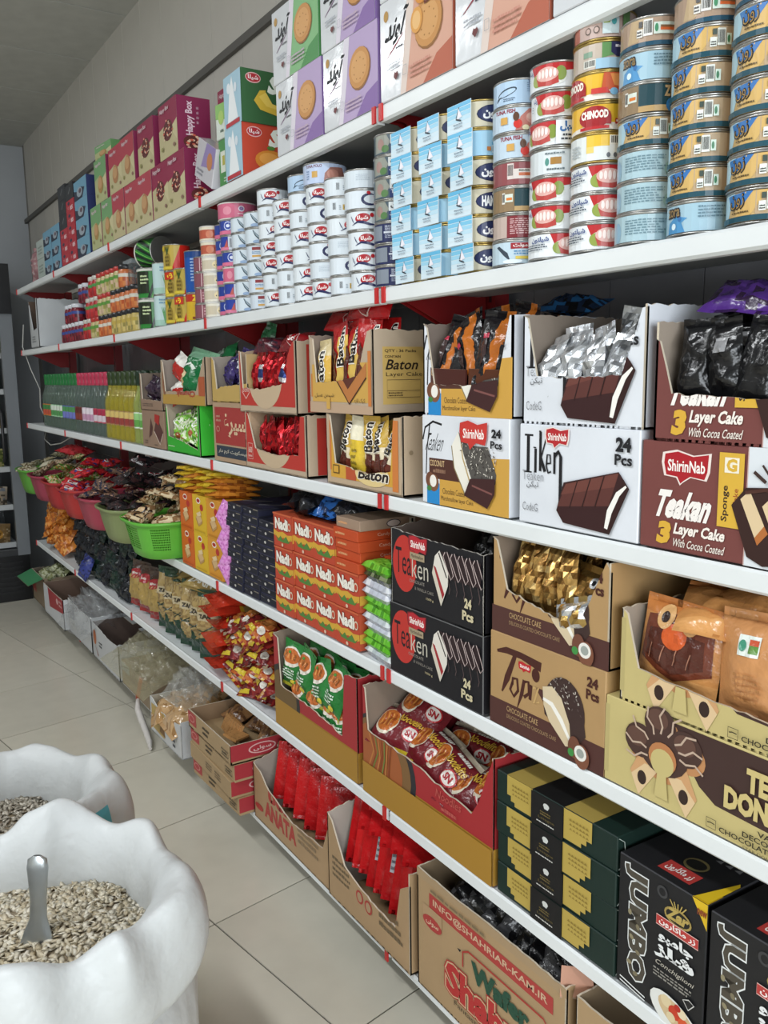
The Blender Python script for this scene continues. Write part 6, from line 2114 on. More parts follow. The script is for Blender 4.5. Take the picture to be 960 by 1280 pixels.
m.face(fl, 'b5866f', 'card'); m.face([(x, y, z - .003) for x, y, z in fl[::-1]], '9a806a', 'card')
o = put(m.obj('carton_flap'), (.015, .872, ZF + .235), FACE + .9)
tag(o, 'pinkish inner flap sticking up between the kraft wafer cartons', 'flap')
pbf = [Proto(pillow('wafer_bag', .14, .15, .06, mixed(['26241f', '1a1a1c', '4a4a4c', '121214'], s, 4), 221 + s, 10, 10, 'film', .9, .06)) for s in (0, 1)]
for i, (y, x, z) in enumerate(((1.20, .07, .20), (1.10, .09, .21), (1.00, .07, .20), (.94, .10, .21))):
    pbf[i % 2].use((x, y, ZF + z), (-.9, .3 * (i % 2), FACE + .3 * (i - 1)), 'dark clear wafer bag in big kraft carton, ' + WORDS[i + 1] + ' from left', 'bag', 'dark bags in the kraft carton')


# long kraft carton with red lettering and red packs
def f_anata(a):
    a.t('ANATA', .16, .16, .60, .42, 'a83a34', .05); a.t('آناتا', .22, .46, .50, .74, 'a83a34', .06); a.e(.08, .22, .06, .05, 'a83a34')
    a.words(.62, .25, .9, .5, 3, '8a7458', 3)


def f_anata2(a):
    a.words(.06, .25, .32, .50, 4, '6b5a42', 5); a.e(.42, .30, .045, .07, 'a83a34'); a.e(.42, .30, .030, .05, 'a98d6c'); a.e(.53, .28, .045, .07, 'a83a34'); a.e(.53, .28, .030, .05, 'a98d6c')
    a.words(.66, .20, .93, .45, 3, '6b5a42', 6)


ya, ym, yb_ = 2.098, 1.660, 1.312
AC1 = (-.004, (ya + ym) / 2, ZF)
open_carton('wafer_carton', 'kraft carton with big red lettering and red packs', ya - ym - .004, .24, .185, AC1, FACE, 'a98c69', 'a3968a', ((0, .86), (.10, .80), (.22, .62), (.55, .45), (.93, .52), (1, .9)), f_anata, None, group='kraft cartons on the bottom shelf', seed=43, back_h=1.25, lcut=((0, .86), (1, 1.2)))
AC2 = (-.008, (ym + yb_) / 2, ZF)
open_carton('wafer_carton', 'kraft carton with two red rings on front and red packs', ym - yb_ - .004, .24, .225, AC2, FACE, 'a98c69', 'b0a69b', ((0, .92), (.06, .86), (.22, .48), (.55, .36), (.84, .34), (.90, .78), (1, .88)), f_anata2, None, group='kraft cartons on the bottom shelf', seed=44, lcut=((0, .92), (1, 1.1)))


def p_anata(a):
    a.r(.12, .40, .30, .88, 'a8a8ae'); a.words(.13, .42, .29, .86, 5, '5a5a60', 4)


prd_ = [Proto(pillow('wafer_pack', .095, .155, .016, solid(c), 231 + s, 9, 12, 'film', .5, .06, prints=p_anata if s == 1 else None)) for s, c in enumerate(('b3161a', 'a81418', 'bc1d1f'))]
ra = random.Random(9)
k = 0
for i in range(11):
    k += 1
    prd_[0 if i % 4 else 2].use(local(AC1, -.150 + .031 * i, .090 + .02 * (i % 2), .135 + ra.uniform(-.008, .008)), (-.35, .1, FACE + .95 + ra.uniform(-.03, .03)), 'glossy red wafer pack in red lettered carton, ' + WORDS[i + 1] + ' from left, front', 'packet', 'red packs in the red lettered carton')
    prd_[(i + 1) % 2 * 2].use(local(AC1, -.165 + .033 * i, .15, .145 + ra.uniform(-.008, .008)), (-.3, .1, FACE + .95 + ra.uniform(-.1, .1)), 'glossy red wafer pack in red lettered carton, ' + WORDS[i + 1] + ' from left, back', 'packet', 'red packs in the red lettered carton')
for i in range(9):
    prd_[1 if i in (3, 5) else i % 2 * 2].use(local(AC2, -.120 + .031 * i, .085, .155 + .006 * (i % 3) - .005 * i), (-.30, .12, FACE + .8 + ra.uniform(-.03, .03)), 'glossy red wafer pack in ringed carton, ' + WORDS[i + 1] + ' from left, front', 'packet', 'red packs in the ringed carton')
    prd_[i % 2 * 2].use(local(AC2, -.13 + .034 * i, .145, .175 + ra.uniform(-.008, .008) - .003 * i), (-.25, .12, FACE + .8 + ra.uniform(-.1, .1)), 'glossy red wafer pack in ringed carton, ' + WORDS[i + 1] + ' from left, back', 'packet', 'red packs in the ringed carton')
for i in range(5):
    prd_[0].use(local(AC2, -.10 + .045 * i, .11, .225 + .006 * (i % 2)), (-1.2, .1, FACE + .9), 'red wafer pack lying on ringed carton packs, ' + WORDS[i + 1] + ' from left', 'packet', 'red packs in the ringed carton')

# ================================================================ plastic baskets of sweets on the fourth shelf
def basket(col, inner, label, yc, mesh=False, rise=.125, w=.31, xf=-.115, xb=.20):
    b = MB()
    n = 48
    dep = xb - xf
    prof = [(.74, 0.0), (.80, .004), (.85, .03), (.91, .07), (.955, .105), (.97, rise - .012), (1.04, rise - .008), (1.055, rise), (1.03, rise + .003), (.975, rise - .004)]
    prof_in = [(.965, rise - .01), (.93, .09), (.84, .03), (.74, .006)]
    def ring(s, z):
        out = []
        for k in range(n):
            t = 2 * pi * k / n
            c, sn = cos(t), sin(t)
            e = .62
            out.append((s * w / 2 * math.copysign(abs(c) ** e, c), dep / 2 + s * dep / 2 * math.copysign(abs(sn) ** e, sn), z))
        return out
    if not mesh:
        b.grid([ring(s, z) for s, z in prof + prof_in], col, 'plastic', True, close=True)
    else:
        b.grid([ring(s, z) for s, z in prof[-6:] + prof_in[:1]], col, 'plastic', True, close=True)
        b.grid([ring(s, z) for s, z in prof[:3]], col, 'plastic', True, close=True)
        # open lattice: thin bars between rows of square holes, blank panels between the lattices
        rows, m2 = 9, 144
        def pt(k, i, j=0.0):
            t = 2 * pi * (k + j) / m2
            c, sn = cos(t), sin(t)
            f = i / rows
            s = .85 + (.955 - .85) * f
            return (s * w / 2 * math.copysign(abs(c) ** .62, c), dep / 2 + s * dep / 2 * math.copysign(abs(sn) ** .62, sn), .03 + .075 * f)
        for k in range(m2):
            solid_ = ((k + 6) // 12) % 2 == 0
            for i in range(rows):
                if solid_:
                    b.face([pt(k, i), pt(k + 1, i), pt(k + 1, i + 1), pt(k, i + 1)], col, 'plastic', True)
                else:
                    b.face([pt(k, i), pt(k, i, .4), pt(k, i + 1, .4), pt(k, i + 1)], col, 'plastic', True)
                    b.face([pt(k, i, .4), pt(k + 1, i), pt(k + 1, i + .35), pt(k, i + .35, .4)], col, 'plastic', True)
    b.face(ring(.74, .005)[::1], col, 'plastic')
    b.face(ring(.74, 0)[::-1], col, 'plastic')
    return tag(put(b.obj('basket'), (xf, yc, ZD), FACE), label, 'basket')


BK = [('5fae3a', 'bright green lattice basket of brown cream sweets beside orange wafer boxes', True, 2.80), ('7f8a5c', 'olive green plastic basket heaped with black packets', False, 3.13), ('9c3a4c', 'raspberry pink plastic basket right of the red ones', False, 3.46),
      ('a82c2c', 'red plastic basket beside raspberry pink basket', False, 3.79), ('a3262a', 'red plastic basket second from far end group', False, 4.12), ('96384c', 'dull pink plastic basket beside far green one', False, 4.45), ('5a9a3c', 'small green plastic basket at the far end', False, 4.78)]
FILL = [(['b0926a', '8c6a48', 'd8c4a0', '3a2418'], 'brown and cream sweet packet', 26, .13), (['15131a', '201c1e', '3a2426', '0f0f12'], 'glossy black sweet packet', 30, .17), (['8f6f5c', '6d5648', '2a2a3c', 'b08a74'], 'brownish sweet packet', 16, .09),
        (['b0242a', 'c43238', '8a1a20', '3a3f7c'], 'glossy red sweet packet', 18, .11), (['a87a3c', '5a8a3a', 'c4b088', '7a4a2c'], 'green and brown sweet packet', 16, .10), (['8a6a50', 'bca88c', '5d4838'], 'beige sweet packet', 12, .08), (['a39878', 'c9c2aa', '6a5a40'], 'cream sweet packet', 12, .07)]


def p_oval(a):
    a.e(.5, .5, .28, .3, '2a1c18'); a.e(.5, .5, .20, .2, 'd2b48a')


def p_tagw(a):
    a.r(.25, .35, .7, .6, 'c9c4c0'); a.r(.3, .4, .5, .55, '9c2030')


rb = random.Random(21)
for n, ((col, lab, me, yc), (cols, flab, cnt, rise)) in enumerate(zip(BK, FILL)):
    basket(col, col, lab, yc, me)
    pr = [Proto(pillow('sweet_packet', .098, .056, .022, mixed(cols, s + n, 4), 240 + n * 3 + s, 9, 7, 'film', .7, .1, prints=(p_oval if n == 0 else p_tagw if n in (1, 3) else None) if s else None)) for s in (0, 1)]
    spots = []
    for i in range(cnt):
        lay = 0 if i < cnt * .48 else 1 if i < cnt * .82 else 2
        ang = i * 2.4
        rr_ = (.122, .095, .055)[lay] * ((.88 if lay == 0 else .7) + (.12 if lay == 0 else .3) * ((i * 7) % 5) / 4)
        x = .045 + rr_ * 1.05 * cos(ang) + .02 * lay
        y = yc + rr_ * .95 * sin(ang)
        z = ZD + .122 + rise * (.08, .55, 1.0)[lay] + rb.uniform(-.008, .008)
        spots.append((lay, -y + .3 * x, (x, y, z)))
    spots.sort()
    for i, (lay, _, p3) in enumerate(spots):
        od = WORDS[1 + sum(1 for q in spots[:i] if q[0] == lay)] + ' from left'
        pr[i % 2].use(p3, (-1.2 + rb.uniform(-.4, .4), rb.uniform(-.4, .4), FACE + rb.uniform(-1.2, 1.2)), flab + ' in ' + ('green lattice basket', 'olive basket', 'raspberry pink basket', 'nearer red basket', 'farther red basket', 'dull pink basket', 'far green basket')[n] + ', ' + ('bottom', 'middle', 'top')[lay] + ' layer, ' + od, 'packet', 'sweets in basket ' + WORDS[n + 1])
prl = Proto(pillow('sweet_packet', .22, .09, .05, mixed(['a3262a', 'b5333a', '8a1a20'], 3), 270, 12, 8, 'film', .4, .06, prints=lambda a: a.r(.3, .7, .8, .85, 'd5cfc8')))
prl.use((.10, 4.42, ZD + .235), (-1.3, .1, FACE + .4), 'large red packet lying on top of the far baskets', 'packet')

# ================================================================ left half of the bottom shelf
# biscuit cartons, four high, standing out over the shelf edge
def f_bis(a, open_=False):
    a.r(.0, .25, .20, .95, 'a83a3c'); a.e(.09, .6, .07, .2, 'c98a84'); a.e(.09, .6, .055, .15, 'a83a3c')
    a.words(.36, .25, .52, .80, 2, '3f3424', 43)
    a.line([(.80, .25), (.95, .25), (.95, .55), (.80, .55)], .05, '3f3a2c', close=True); a.words(.82, .3, .93, .5, 1, '3f3a2c', 3)


def s_bis(a):
    a.r(0, .16, .62, 1, 'a8323a'); a.poly([(.62, .16), (.80, 1), (.62, 1)], 'a8323a'); a.e(.38, .58, .17, .28, 'd9a8a4'); a.e(.38, .58, .15, .22, 'a8323a'); a.t('سونی', .27, .44, .49, .7, 'dcb4b0', .03); a.words(.75, .4, .97, .6, 1, '3a2c26', 3)


GB = 'biscuit cartons stacked on the bottom shelf'
SY, SW = 2.276, .335
for i in range(3):
    carton('biscuit_carton', 'kraft and red flat biscuit carton, ' + ('at bottom', 'second from bottom', 'third from bottom')[i] + ' of pile of four', SW, .25, .0515, (-.060 + (.012, 0, .004)[i], SY + (.004, .012, 0)[i], ZF + .052 * i), FACE + (.03, -.01, .01)[i], 'a98f6b', f_bis if i != 1 else (lambda a: (a.words(.4, .3, .56, .75, 3, '6a5a44', 4), a.words(.62, .3, .78, .75, 3, '6a5a44', 5))), s_bis, None, 'carton', GB)
open_carton('biscuit_carton', 'open kraft and red biscuit carton on top of pile, biscuits inside', SW, .25, .056, (-.062, SY + .004, ZF + .156), FACE, 'a98f6b', '8d7358', ((0, 1), (1, 1)), f_bis, s_bis, group=GB, seed=51, amp=.004)
m = MB()
for s in (-1, 1):
    q = [(-.030, -.002, s * .002), (.030, -.002, s * .002), (.030, .045, s * .002), (-.030, .045, s * .002)]
m.box(-.03, -.024, -.0035, .03, .024, .0035, 'a87a48', 'food')
for i in range(4):
    for j in range(3):
        m.box(-.022 + .0145 * i - .001, -.016 + .016 * j - .001, -.0040, -.022 + .0145 * i + .001, -.016 + .016 * j + .001, .0040, '7d5630', 'food')
bis = Proto(m.obj('biscuit'))
for i in range(8):
    bis.use((.005 + .004 * (i % 2), SY + .02 - .0092 * i, ZF + .200), (pi / 2 + .45, 0, 1.45), 'flat brown biscuit standing in open biscuit carton, ' + WORDS[i + 1] + ' from left', 'biscuit', 'biscuits in the open carton')
bis.use((-.012, SY - .085, ZF + .205), (.25, .1, .5), 'single light biscuit lying loose at front of open biscuit carton', 'biscuit')
pbs = Proto(pillow('biscuit_pack', .10, .12, .045, mixed(['6d4a30', '8a6440', '5a3c28'], 4), 281, 9, 10, 'film', .5, .07))
for i, (x, y, z) in enumerate(((.09, SY + .10, .225), (.13, SY - .0, .225), (.10, SY - .12, .225))):
    pbs.use((x, y, ZF + z - .03), (-1.2, .1, FACE + .4 * i), 'brown biscuit pack in open biscuit carton, ' + WORDS[i + 1] + ' from left', 'packet', 'biscuit packs in the open carton')

# white bread carton
WY, WW = 2.70, .30
open_carton('bread_carton', 'white carton with yellow print holding bread bags, left of biscuit cartons', WW, .25, .125, (-.058, WY, ZF), FACE + .02, 'c4c6c8', 'b0a998', ((0, 1), (.1, .98), (.3, .8), (.7, .84), (1, .92)), lambda a: (a.poly([(.04, .15), (.45, .1), (.5, .85), (.05, .85)], 'b59a5c'), a.poly([(.3, .2), (.48, .15), (.42, .8)], '7d5a34'), [a.r(.72, .15 + .14 * k, .8, .22 + .14 * k, '4a4c55') for k in range(5)]), lambda a: (a.r(.55, .1, .75, .9, 'c07a3c'), a.r(.8, .3, 1, .6, 'c9a038')), group=None, seed=52, torn='d6d6d2')
pbr = [Proto(pillow('bread_bag', .14, .17, .07, mixed(['b08a5c', 'c4a074', '9a7448'], s, 4), 291 + s, 10, 10, 'wrap', .5, .07)) for s in (0, 1)]
for i, (x, y, z) in enumerate(((-.005, WY + .07, .10), (.0, WY - .05, .105), (.09, WY + .02, .12))):
    pbr[i % 2].use((x, y, ZF + z), (-1.1, .1, FACE + .3 * (i - 1)), 'clear bag of pale bread in white carton, ' + WORDS[i + 1] + ' from left', 'bag', 'bread bags in the white carton')


# clear bags: thin crumpled film
def film_heap(name, label, w, h, t, loc, rot, seed, tint='b9bbb4', crump=1.2):
    o = pillow(name, w, h, t, solid(tint), seed, 14, 14, 'clear_film', crump, .04)
    return tag(put(o, loc, rot), label, 'bag')


film_heap('plastic_bag', 'crumpled clear plastic bag lying behind bread in white carton', .18, .17, .10, (.04, WY - .02, ZF + .185), (-1.0, .2, FACE + .3), 301)
film_heap('plastic_bag', 'yellowish clear plastic sheet draped over boxes, middle of bottom shelf', .42, .30, .09, (.055, 3.15, ZF + .165), (-1.15, .12, FACE + .1), 302, 'b3ad8c')
film_heap('plastic_bag', 'large crumpled clear bag over white cartons towards far end', .50, .28, .12, (.03, 3.98, ZF + .16), (-1.0, -.1, FACE), 303, 'bcbfc0')
m = MB()
pts = [(-.016, 3.16, .10), (-.030, 3.12, .075), (-.032, 3.07, .05), (-.036, 3.01, .03), (-.045, 2.94, .016), (-.058, 2.89, .012)]
m.tube(pts, [.008, .012, .013, .012, .011, .006], 'd5d0cc', 'film', 7)
tag(m.obj('plastic_strip'), 'twisted clear plastic strip hanging from bottom shelf to the floor', 'plastic')

carton('snack_carton', 'brown and red snack carton beneath yellowish plastic sheet', .36, .22, .10, (-.012, 3.20, ZF), FACE, '8d7c66', lambda a: (a.poly([(.5, 0), (.62, 0), (.8, 1), (.68, 1)], 'a8683c'), a.r(.0, .6, .3, .95, '9aa09c')), None, None, 'carton')
carton('red_box', 'dark red patterned box lying behind bread carton', .20, .16, .06, (.075, 2.93, ZF + .0), FACE + .25, '8f2830', lambda a: [a.r(.05 + .12 * k, .55, .12 + .12 * k, .8, 'd9c9c4') for k in range(8)], None, None, 'box')
open_carton('white_carton', 'white open carton with orange print under clear plastic, mid bottom shelf', .42, .24, .155, (-.02, 3.60, ZF), FACE, 'b9bbbd', '5a4a42', ((0, 1), (.3, .97), (.6, .9), (1, .95)), lambda a: (a.e(.10, .62, .06, .22, 'b5653a'), a.poly([(.1, .4), (.22, .15), (.2, .1)], '8d4a3a'), a.words(.26, .42, .40, .62, 2, '33343a', 45)), group=None, seed=53, torn='d0d0cc')
open_carton('white_carton', 'plain white open carton under clear plastic, further left', .44, .24, .165, (-.02, 4.05, ZF), FACE, 'c2c4c6', '6a5a50', ((0, 1), (.5, .95), (1, .97)), None, group=None, seed=54, torn='d6d6d2')
for y, lab in ((3.66, 'near'), (3.44, 'far')):
    m = MB(); m.face([(-.07, 0, 0), (.07, 0, 0), (.06, .10, .015), (-.06, .10, .012)], 'c9cbcb', 'card'); m.face([(-.06, .10, .009), (.06, .10, .012), (.07, 0, -.003), (-.07, 0, -.003)], 'b5a894', 'card')
    tag(put(m.obj('carton_flap'), (.10, y, ZF + .175), FACE), 'white loose carton flap above brown carton opening, ' + {'near': 'left one', 'far': 'right one'}[lab], 'flap')
open_carton('red_white_carton', 'white and red open carton at far end of bottom shelf', .46, .24, .155, (-.045, 4.50, ZF), FACE, 'c4c6c8', '6b5548', ((0, 1), (.5, .97), (1, 1)), lambda a: (a.poly([(.30, .35), (1, .55), (1, .98), (.25, .98)], '9c2f34'), a.e(.72, .78, .05, .1, 'd0a5a2'), a.words(.8, .65, .95, .9, 2, 'd0a5a2', 44)), group=None, seed=55)
open_carton('kraft_carton', 'kraft carton with green flap holding small olive packets at far end', .32, .24, .17, (-.04, 4.90, ZF), FACE, '83725c', '5d5142', ((0, 1), (1, .97)), lambda a: a.r(.0, .3, .3, .75, '8f3c34'), group=None, seed=56)
m = MB(); m.face([(-.16, 0, 0), (.16, 0, 0), (.15, -.075, -.03), (-.15, -.08, -.032)][::-1], '3f8a5c', 'card'); m.face([(-.16, 0, -.003), (.16, 0, -.003), (.15, -.075, -.033), (-.15, -.08, -.035)], '7d6c56', 'card')
tag(put(m.obj('carton_flap'), (-.042, 4.90, ZF + .170), FACE), 'green flap folded out from far kraft carton', 'flap')
pol = [Proto(pillow('sweet_packet', .09, .07, .035, mixed(['6d7048', '8c9068', 'b5b89a', '4c4f34'], s, 4), 311 + s, 8, 7, 'film', .7, .1)) for s in (0, 1)]
for i in range(9):
    pol[i % 2].use((.005 + .065 * (i // 3) - .0, 4.80 + .075 * (i % 3) - .03, ZF + .165 + .012 * (i // 3)), (-1.1, .3 * (i % 3 - 1), FACE + .5 * (i % 2)), 'small olive packet in far kraft carton, ' + ('right', 'middle', 'left')[i % 3] + ', ' + ('front', 'middle', 'back')[i // 3] + ' row', 'packet', 'olive packets in the far kraft carton')

# ================================================================ display fridge in the far corner
fr = tag(empty('display_fridge', (-.38, 5.45, 0)), 'tall black glass-door display fridge in the far corner', 'fridge')
b = MB()
b.box(-.40, .04, 0, .40, .66, .30, '151516', 'steel_paint'); b.box(-.40, .04, 1.70, .40, .66, 1.98, '18181a', 'steel_paint')
b.box(-.40, .62, .30, .40, .66, 1.70, '3a3c3e', 'steel_paint'); b.box(-.40, .04, .30, -.365, .62, 1.70, '1b1b1d', 'steel_paint'); b.box(.365, .04, .30, .40, .62, 1.70, '1b1b1d', 'steel_paint')
b.obj('body', fr)
b = MB(); b.box(-.42, -.03, 1.70, .405, .04, 1.98, '101012', 'gloss'); b.obj('header', fr)
b = MB(); b.box(-.40, .0, .0, .40, .04, .28, '141415', 'gloss')
for k in range(7):
    b.box(-.36, -.004, .05 + .03 * k, .36, .0, .062 + .03 * k, '1d1d1f', 'gloss')
b.obj('base_grille', fr)
b = MB()
for x0, x1 in ((-.40, -.335), (.335, .405)):
    b.box(x0, -.012, .28, x1, .035, 1.70, '6d7175', 'steel_paint')
b.box(-.335, -.010, .28, .335, .035, .315, '2a2b2d', 'steel_paint'); b.box(-.335, -.010, 1.665, .335, .035, 1.70, '2a2b2d', 'steel_paint')
d = b.obj('door', fr)
b = MB(); b.box(-.335, .008, .315, .335, .014, 1.665, '2a3032', 'glass'); b.obj('pane', d)
b = MB(); b.tube([(.300, -.012, .85), (.300, -.045, .87), (.300, -.045, 1.13), (.300, -.012, 1.15)], .009, '2a2a2c', 'plastic', 8); b.obj('handle', d)
SZ = (.33, .56, .79, 1.02, 1.25, 1.46)
for z in SZ:
    b = MB()
    for k in range(14):
        b.box(-.36, .08 + .038 * k, z, .36, .084 + .038 * k, z + .004, 'a5a8aa', 'steel_paint')
    b.box(-.36, .072, z - .012, .36, .080, z + .02, 'c9cccd', 'steel_paint')
    b.obj('rack', fr)
fi = [Proto(pillow('cake_pack', .15, .12, .06, mixed(c, i, 4), 321 + i, 8, 8, 'film', .4, .08, prints=(lambda a: (a.e(.5, .45, .22, .26, 'c4903c'), a.e(.5, .45, .12, .14, '8a5a24'))))) for i, c in enumerate((['b5976a', '8d7048', 'c9b48c'], ['9aa35a', '6d7a3c', 'c2b87a'], ['8a8f96', 'b8a892', '5d5448']))]
for n, z in enumerate(SZ):
    for k in range(4):
        fi[(n * 2 + k) % 3].use((-.38 - .25 + .167 * k, 5.45 + .16, z + .068), (-.1, .05 * (k - 1), 0), 'cake pack in display fridge, ' + WORDS[n + 1] + ' rack from bottom, ' + WORDS[k + 1] + ' from left', 'packet', 'cake packs in the fridge')

# thin white cable beside the far end of the shelves
m = MB()
m.tube([(-.075 + .1, 5.10, 1.62), (.082 - .07, 5.10, 1.50), (.045, 5.10, 1.38), (.085, 5.10, 1.27), (.080, 5.10, 1.17), (.11, 5.09, 1.085), (.09, 5.05, 1.04), (.06, 4.95, 1.00), (.05, 4.75, .98), (.06, 4.55, 1.0), (.12, 4.40, 1.06)], .003, 'b5b5b0', 'plastic', 6)
tag(m.obj('cable'), 'thin white cable hanging beside the far end of the shelves', 'cable')

# ================================================================ top shelf
ZA = LEVEL['A']
AY = lambda px: at('A', px)


def biscuit_pic(a, x, y, rx, ry, c='c08a50'):
    a.e(x, y, rx, ry, '8f6236', rot=.1); a.e(x - .01, y + .015, rx * .96, ry * .95, c, rot=.1); a.e(x - .012, y + .02, rx * .75, ry * .72, 'cc9a62', rot=.1)
    for k in range(9):
        a.e(x + rx * .5 * cos(k * .7), y + ry * .5 * sin(k * .7), .008, .008, '9a6c3a')


def f_avand(col, dark, orange=False):
    def f(a):
        a.poly([(.30, 0), (1, 0), (1, 1), (.42, 1), (.36, .5)], col); a.poly([(.62, 0), (1, 0), (1, .30), (.80, .22)], dark)
        a.poly([(.42, 1), (.36, .5), (.30, 0), (.38, 0), (.46, .5), (.52, 1)], 'd6d0da' if not orange else 'd9c9c0')
        a.t('آوند', .10, .52, .38, .84, '17181c', .03, .5); a.line([(.10, .42), (.22, .50), (.36, .60)], [.008, .02, .006], '7a5a78' if not orange else '8f3a44')
        a.e(.10, .84, .035, .055, 'b08a4c'); a.words(.24, .46, .38, .50, 1, '4c4c54', 2)
        biscuit_pic(a, .70, .55, .19, .25)
        if orange:
            a.e(.62, .88, .10, .13, 'd08a3c'); a.e(.62, .88, .07, .09, 'dca860'); a.e(.55, .62, .08, .12, 'd59a50'); a.e(.55, .62, .055, .085, 'e0b478'); a.e(.92, .78, .08, .12, 'd08a3c'); a.poly([(.62, .98), (.8, .98), (.88, .75), (.66, .72)], '6b3a2c')
        a.poly([(.22, .20), (.255, .16), (.29, .21), (.275, .245), (.255, .23), (.235, .245)], '6a3a3a'); a.words(.12, .28, .34, .36, 2, 'a0a4ac', 3); a.words(.45, .10, .75, .24, 3, 'b8a4b4' if not orange else 'c48a7a', 4)
        a.line([(.36, .17), (.41, .17), (.41, .26), (.36, .26)], .006, '8a8f98', close=True)
    return f


AV = {'p': ('b09cc0', '8468a0', 'purple'), 'g': ('7fb07c', '4c8a50', 'green'), 'o': ('cfa08c', 'b0624c', 'orange')}
GA = 'white biscuit boxes on the top shelf'


def avand(yl, yr, z, k, lab, x=.003, h=.150):
    c = AV[k]
    carton('biscuit_box', lab, yl - yr - .003, .17, h, (x, (yl + yr) / 2, ZA + z), FACE, 'd3d6da', f_avand(c[0], c[1], k == 'o'), lambda a: (a.r(.0, 0, 1, 1, c[1]), a.r(.1, .1, .5, .9, c[0])), None, 'box', GA, 'wrap', 'dcdde0')


avand(1.832, 1.618, 0, 'p', 'white and purple wrapped biscuit box under the green one')
avand(1.614, 1.405, 0, 'p', 'white and purple wrapped biscuit box at the shelf joint')
avand(1.842, 1.626, .151, 'g', 'white and green wrapped biscuit box on top shelf')
avand(1.620, 1.412, .151, 'p', 'white and purple biscuit box in upper layer, cut by frame')
avand(1.399, 1.180, 0, 'o', 'white and orange biscuit box, left of the two', h=.168)
avand(1.176, .957, 0, 'o', 'white and orange biscuit box with only its lower half in view', h=.168)
avand(.953, .735, 0, 'o', 'white and orange biscuit box, rightmost corner showing only', h=.168)
avand(1.399, 1.180, .169, 'p', 'white and purple biscuit box on the orange one, bottom edge showing', h=.15)


# juice style gift cartons
def f_milk(a):
    a.r(0, 0, 1, 1, '9fc0d0'); a.poly([(.2, .1), (.35, .7), (.5, .95), (.62, .6), (.8, .12)], 'e4e8ea'); a.e(.3, .75, .1, .1, 'dfe5ea'); a.e(.7, .7, .08, .09, 'd5dde4'); a.r(.1, .02, .9, .10, 'b03038')


def s_sh(c, fruit):
    def f(a):
        a.r(0, 0, 1, 1, c); a.e(.12, .84, .075, .10, 'd5a8a8'); a.e(.12, .84, .068, .08, 'a52830'); a.t('شیلا', .07, .79, .17, .89, 'eddcdc', .03)
        a.t('Shila', .27, .58, .70, .94, 'dde2d8', .06, .3)
        if fruit == 'b':
            a.poly([(.12, .42), (.18, .62), (.24, .64), (.22, .45), (.34, .33), (.52, .28), (.54, .22), (.36, .18), (.18, .26)], 'c9a83a'); a.poly([(.17, .5), (.24, .6), (.30, .40), (.48, .33), (.42, .28), (.24, .34)], 'd9bc54'); a.e(.72, .38, .14, .17, '8f5c42'); a.e(.72, .38, .11, .13, 'a87a58')
        else:
            a.e(.28, .32, .16, .20, 'c97f2c'); a.e(.26, .35, .10, .12, 'd99848'); a.e(.28, .56, .04, .04, '4c7a30'); a.e(.62, .30, .16, .18, 'c4702a'); a.e(.80, .2, .1, .12, 'd28a3c')
    return f


for i, (c, fr_, lab) in enumerate((('b5402a', 'o', 'red orange gift carton with fruit under the green one'), ('2f5a34', 'b', 'dark green gift carton with bananas on the red one'))):
    carton('gift_carton', lab, .105, .27, .122, (.002, 2.074 - .004 * i, ZA + .1223 * i), FACE, c, f_milk, s_sh(c, fr_), None, 'carton', 'gift cartons on the top shelf', 'gloss')


def f_jelly(kind):
    top = {'g': '6f9a68', 'r': 'a8404c', 'c': '8a2444'}[kind]
    def f(a):
        a.r(0, 0, 1, 1, 'b8ae86' if kind != 'g' else 'a8ab7c'); a.poly([(0, .55), (.45, .62), (1, .42), (1, 1), (0, 1)], top); a.poly([(.62, .48), (1, .2), (1, .6)], 'c4bb92')
        if kind == 'c':
            a.e(.5, .48, .26, .19, '5a2424')
            for k in range(26):
                t, q = k * 2.4, .05 + .17 * ((k % 7) / 7)
                a.e(.5 + q * cos(t) * 1.4, .48 + q * sin(t), .03, .018, ('d9a890', 'c9604c', 'e0c4a8')[k % 3])
        else:
            a.e(.5, .40, .22, .20, 'a87a52' if kind == 'r' else 'a3824c'); a.e(.47, .44, .16, .13, 'bd9468')
        a.t('Happy Box', .12, .82, .62, .92, 'd9c4c8', .02, .2); a.e(.85, .15, .06, .035, '8a6a5c'); a.e(.2, .18, .06, .04, '8f8a58')
    return f


def s_jelly(a):
    a.r(0, 0, 1, 1, '7d1f48'); a.t('Happy Box', .25, .30, .52, .92, 'd9c0cc', .03, .0, rot=90); a.words(.58, .5, .66, .85, 4, 'b08a9c', 3)
    a.e(.5, .18, .34, .13, '5a2424')
    for k in range(26):
        t, q = k * 2.4, .04 + .12 * ((k % 7) / 7)
        a.e(.5 + q * cos(t) * 2, .18 + q * sin(t), .05, .018, ('d9a890', 'c9604c', 'e0c4a8')[k % 3])


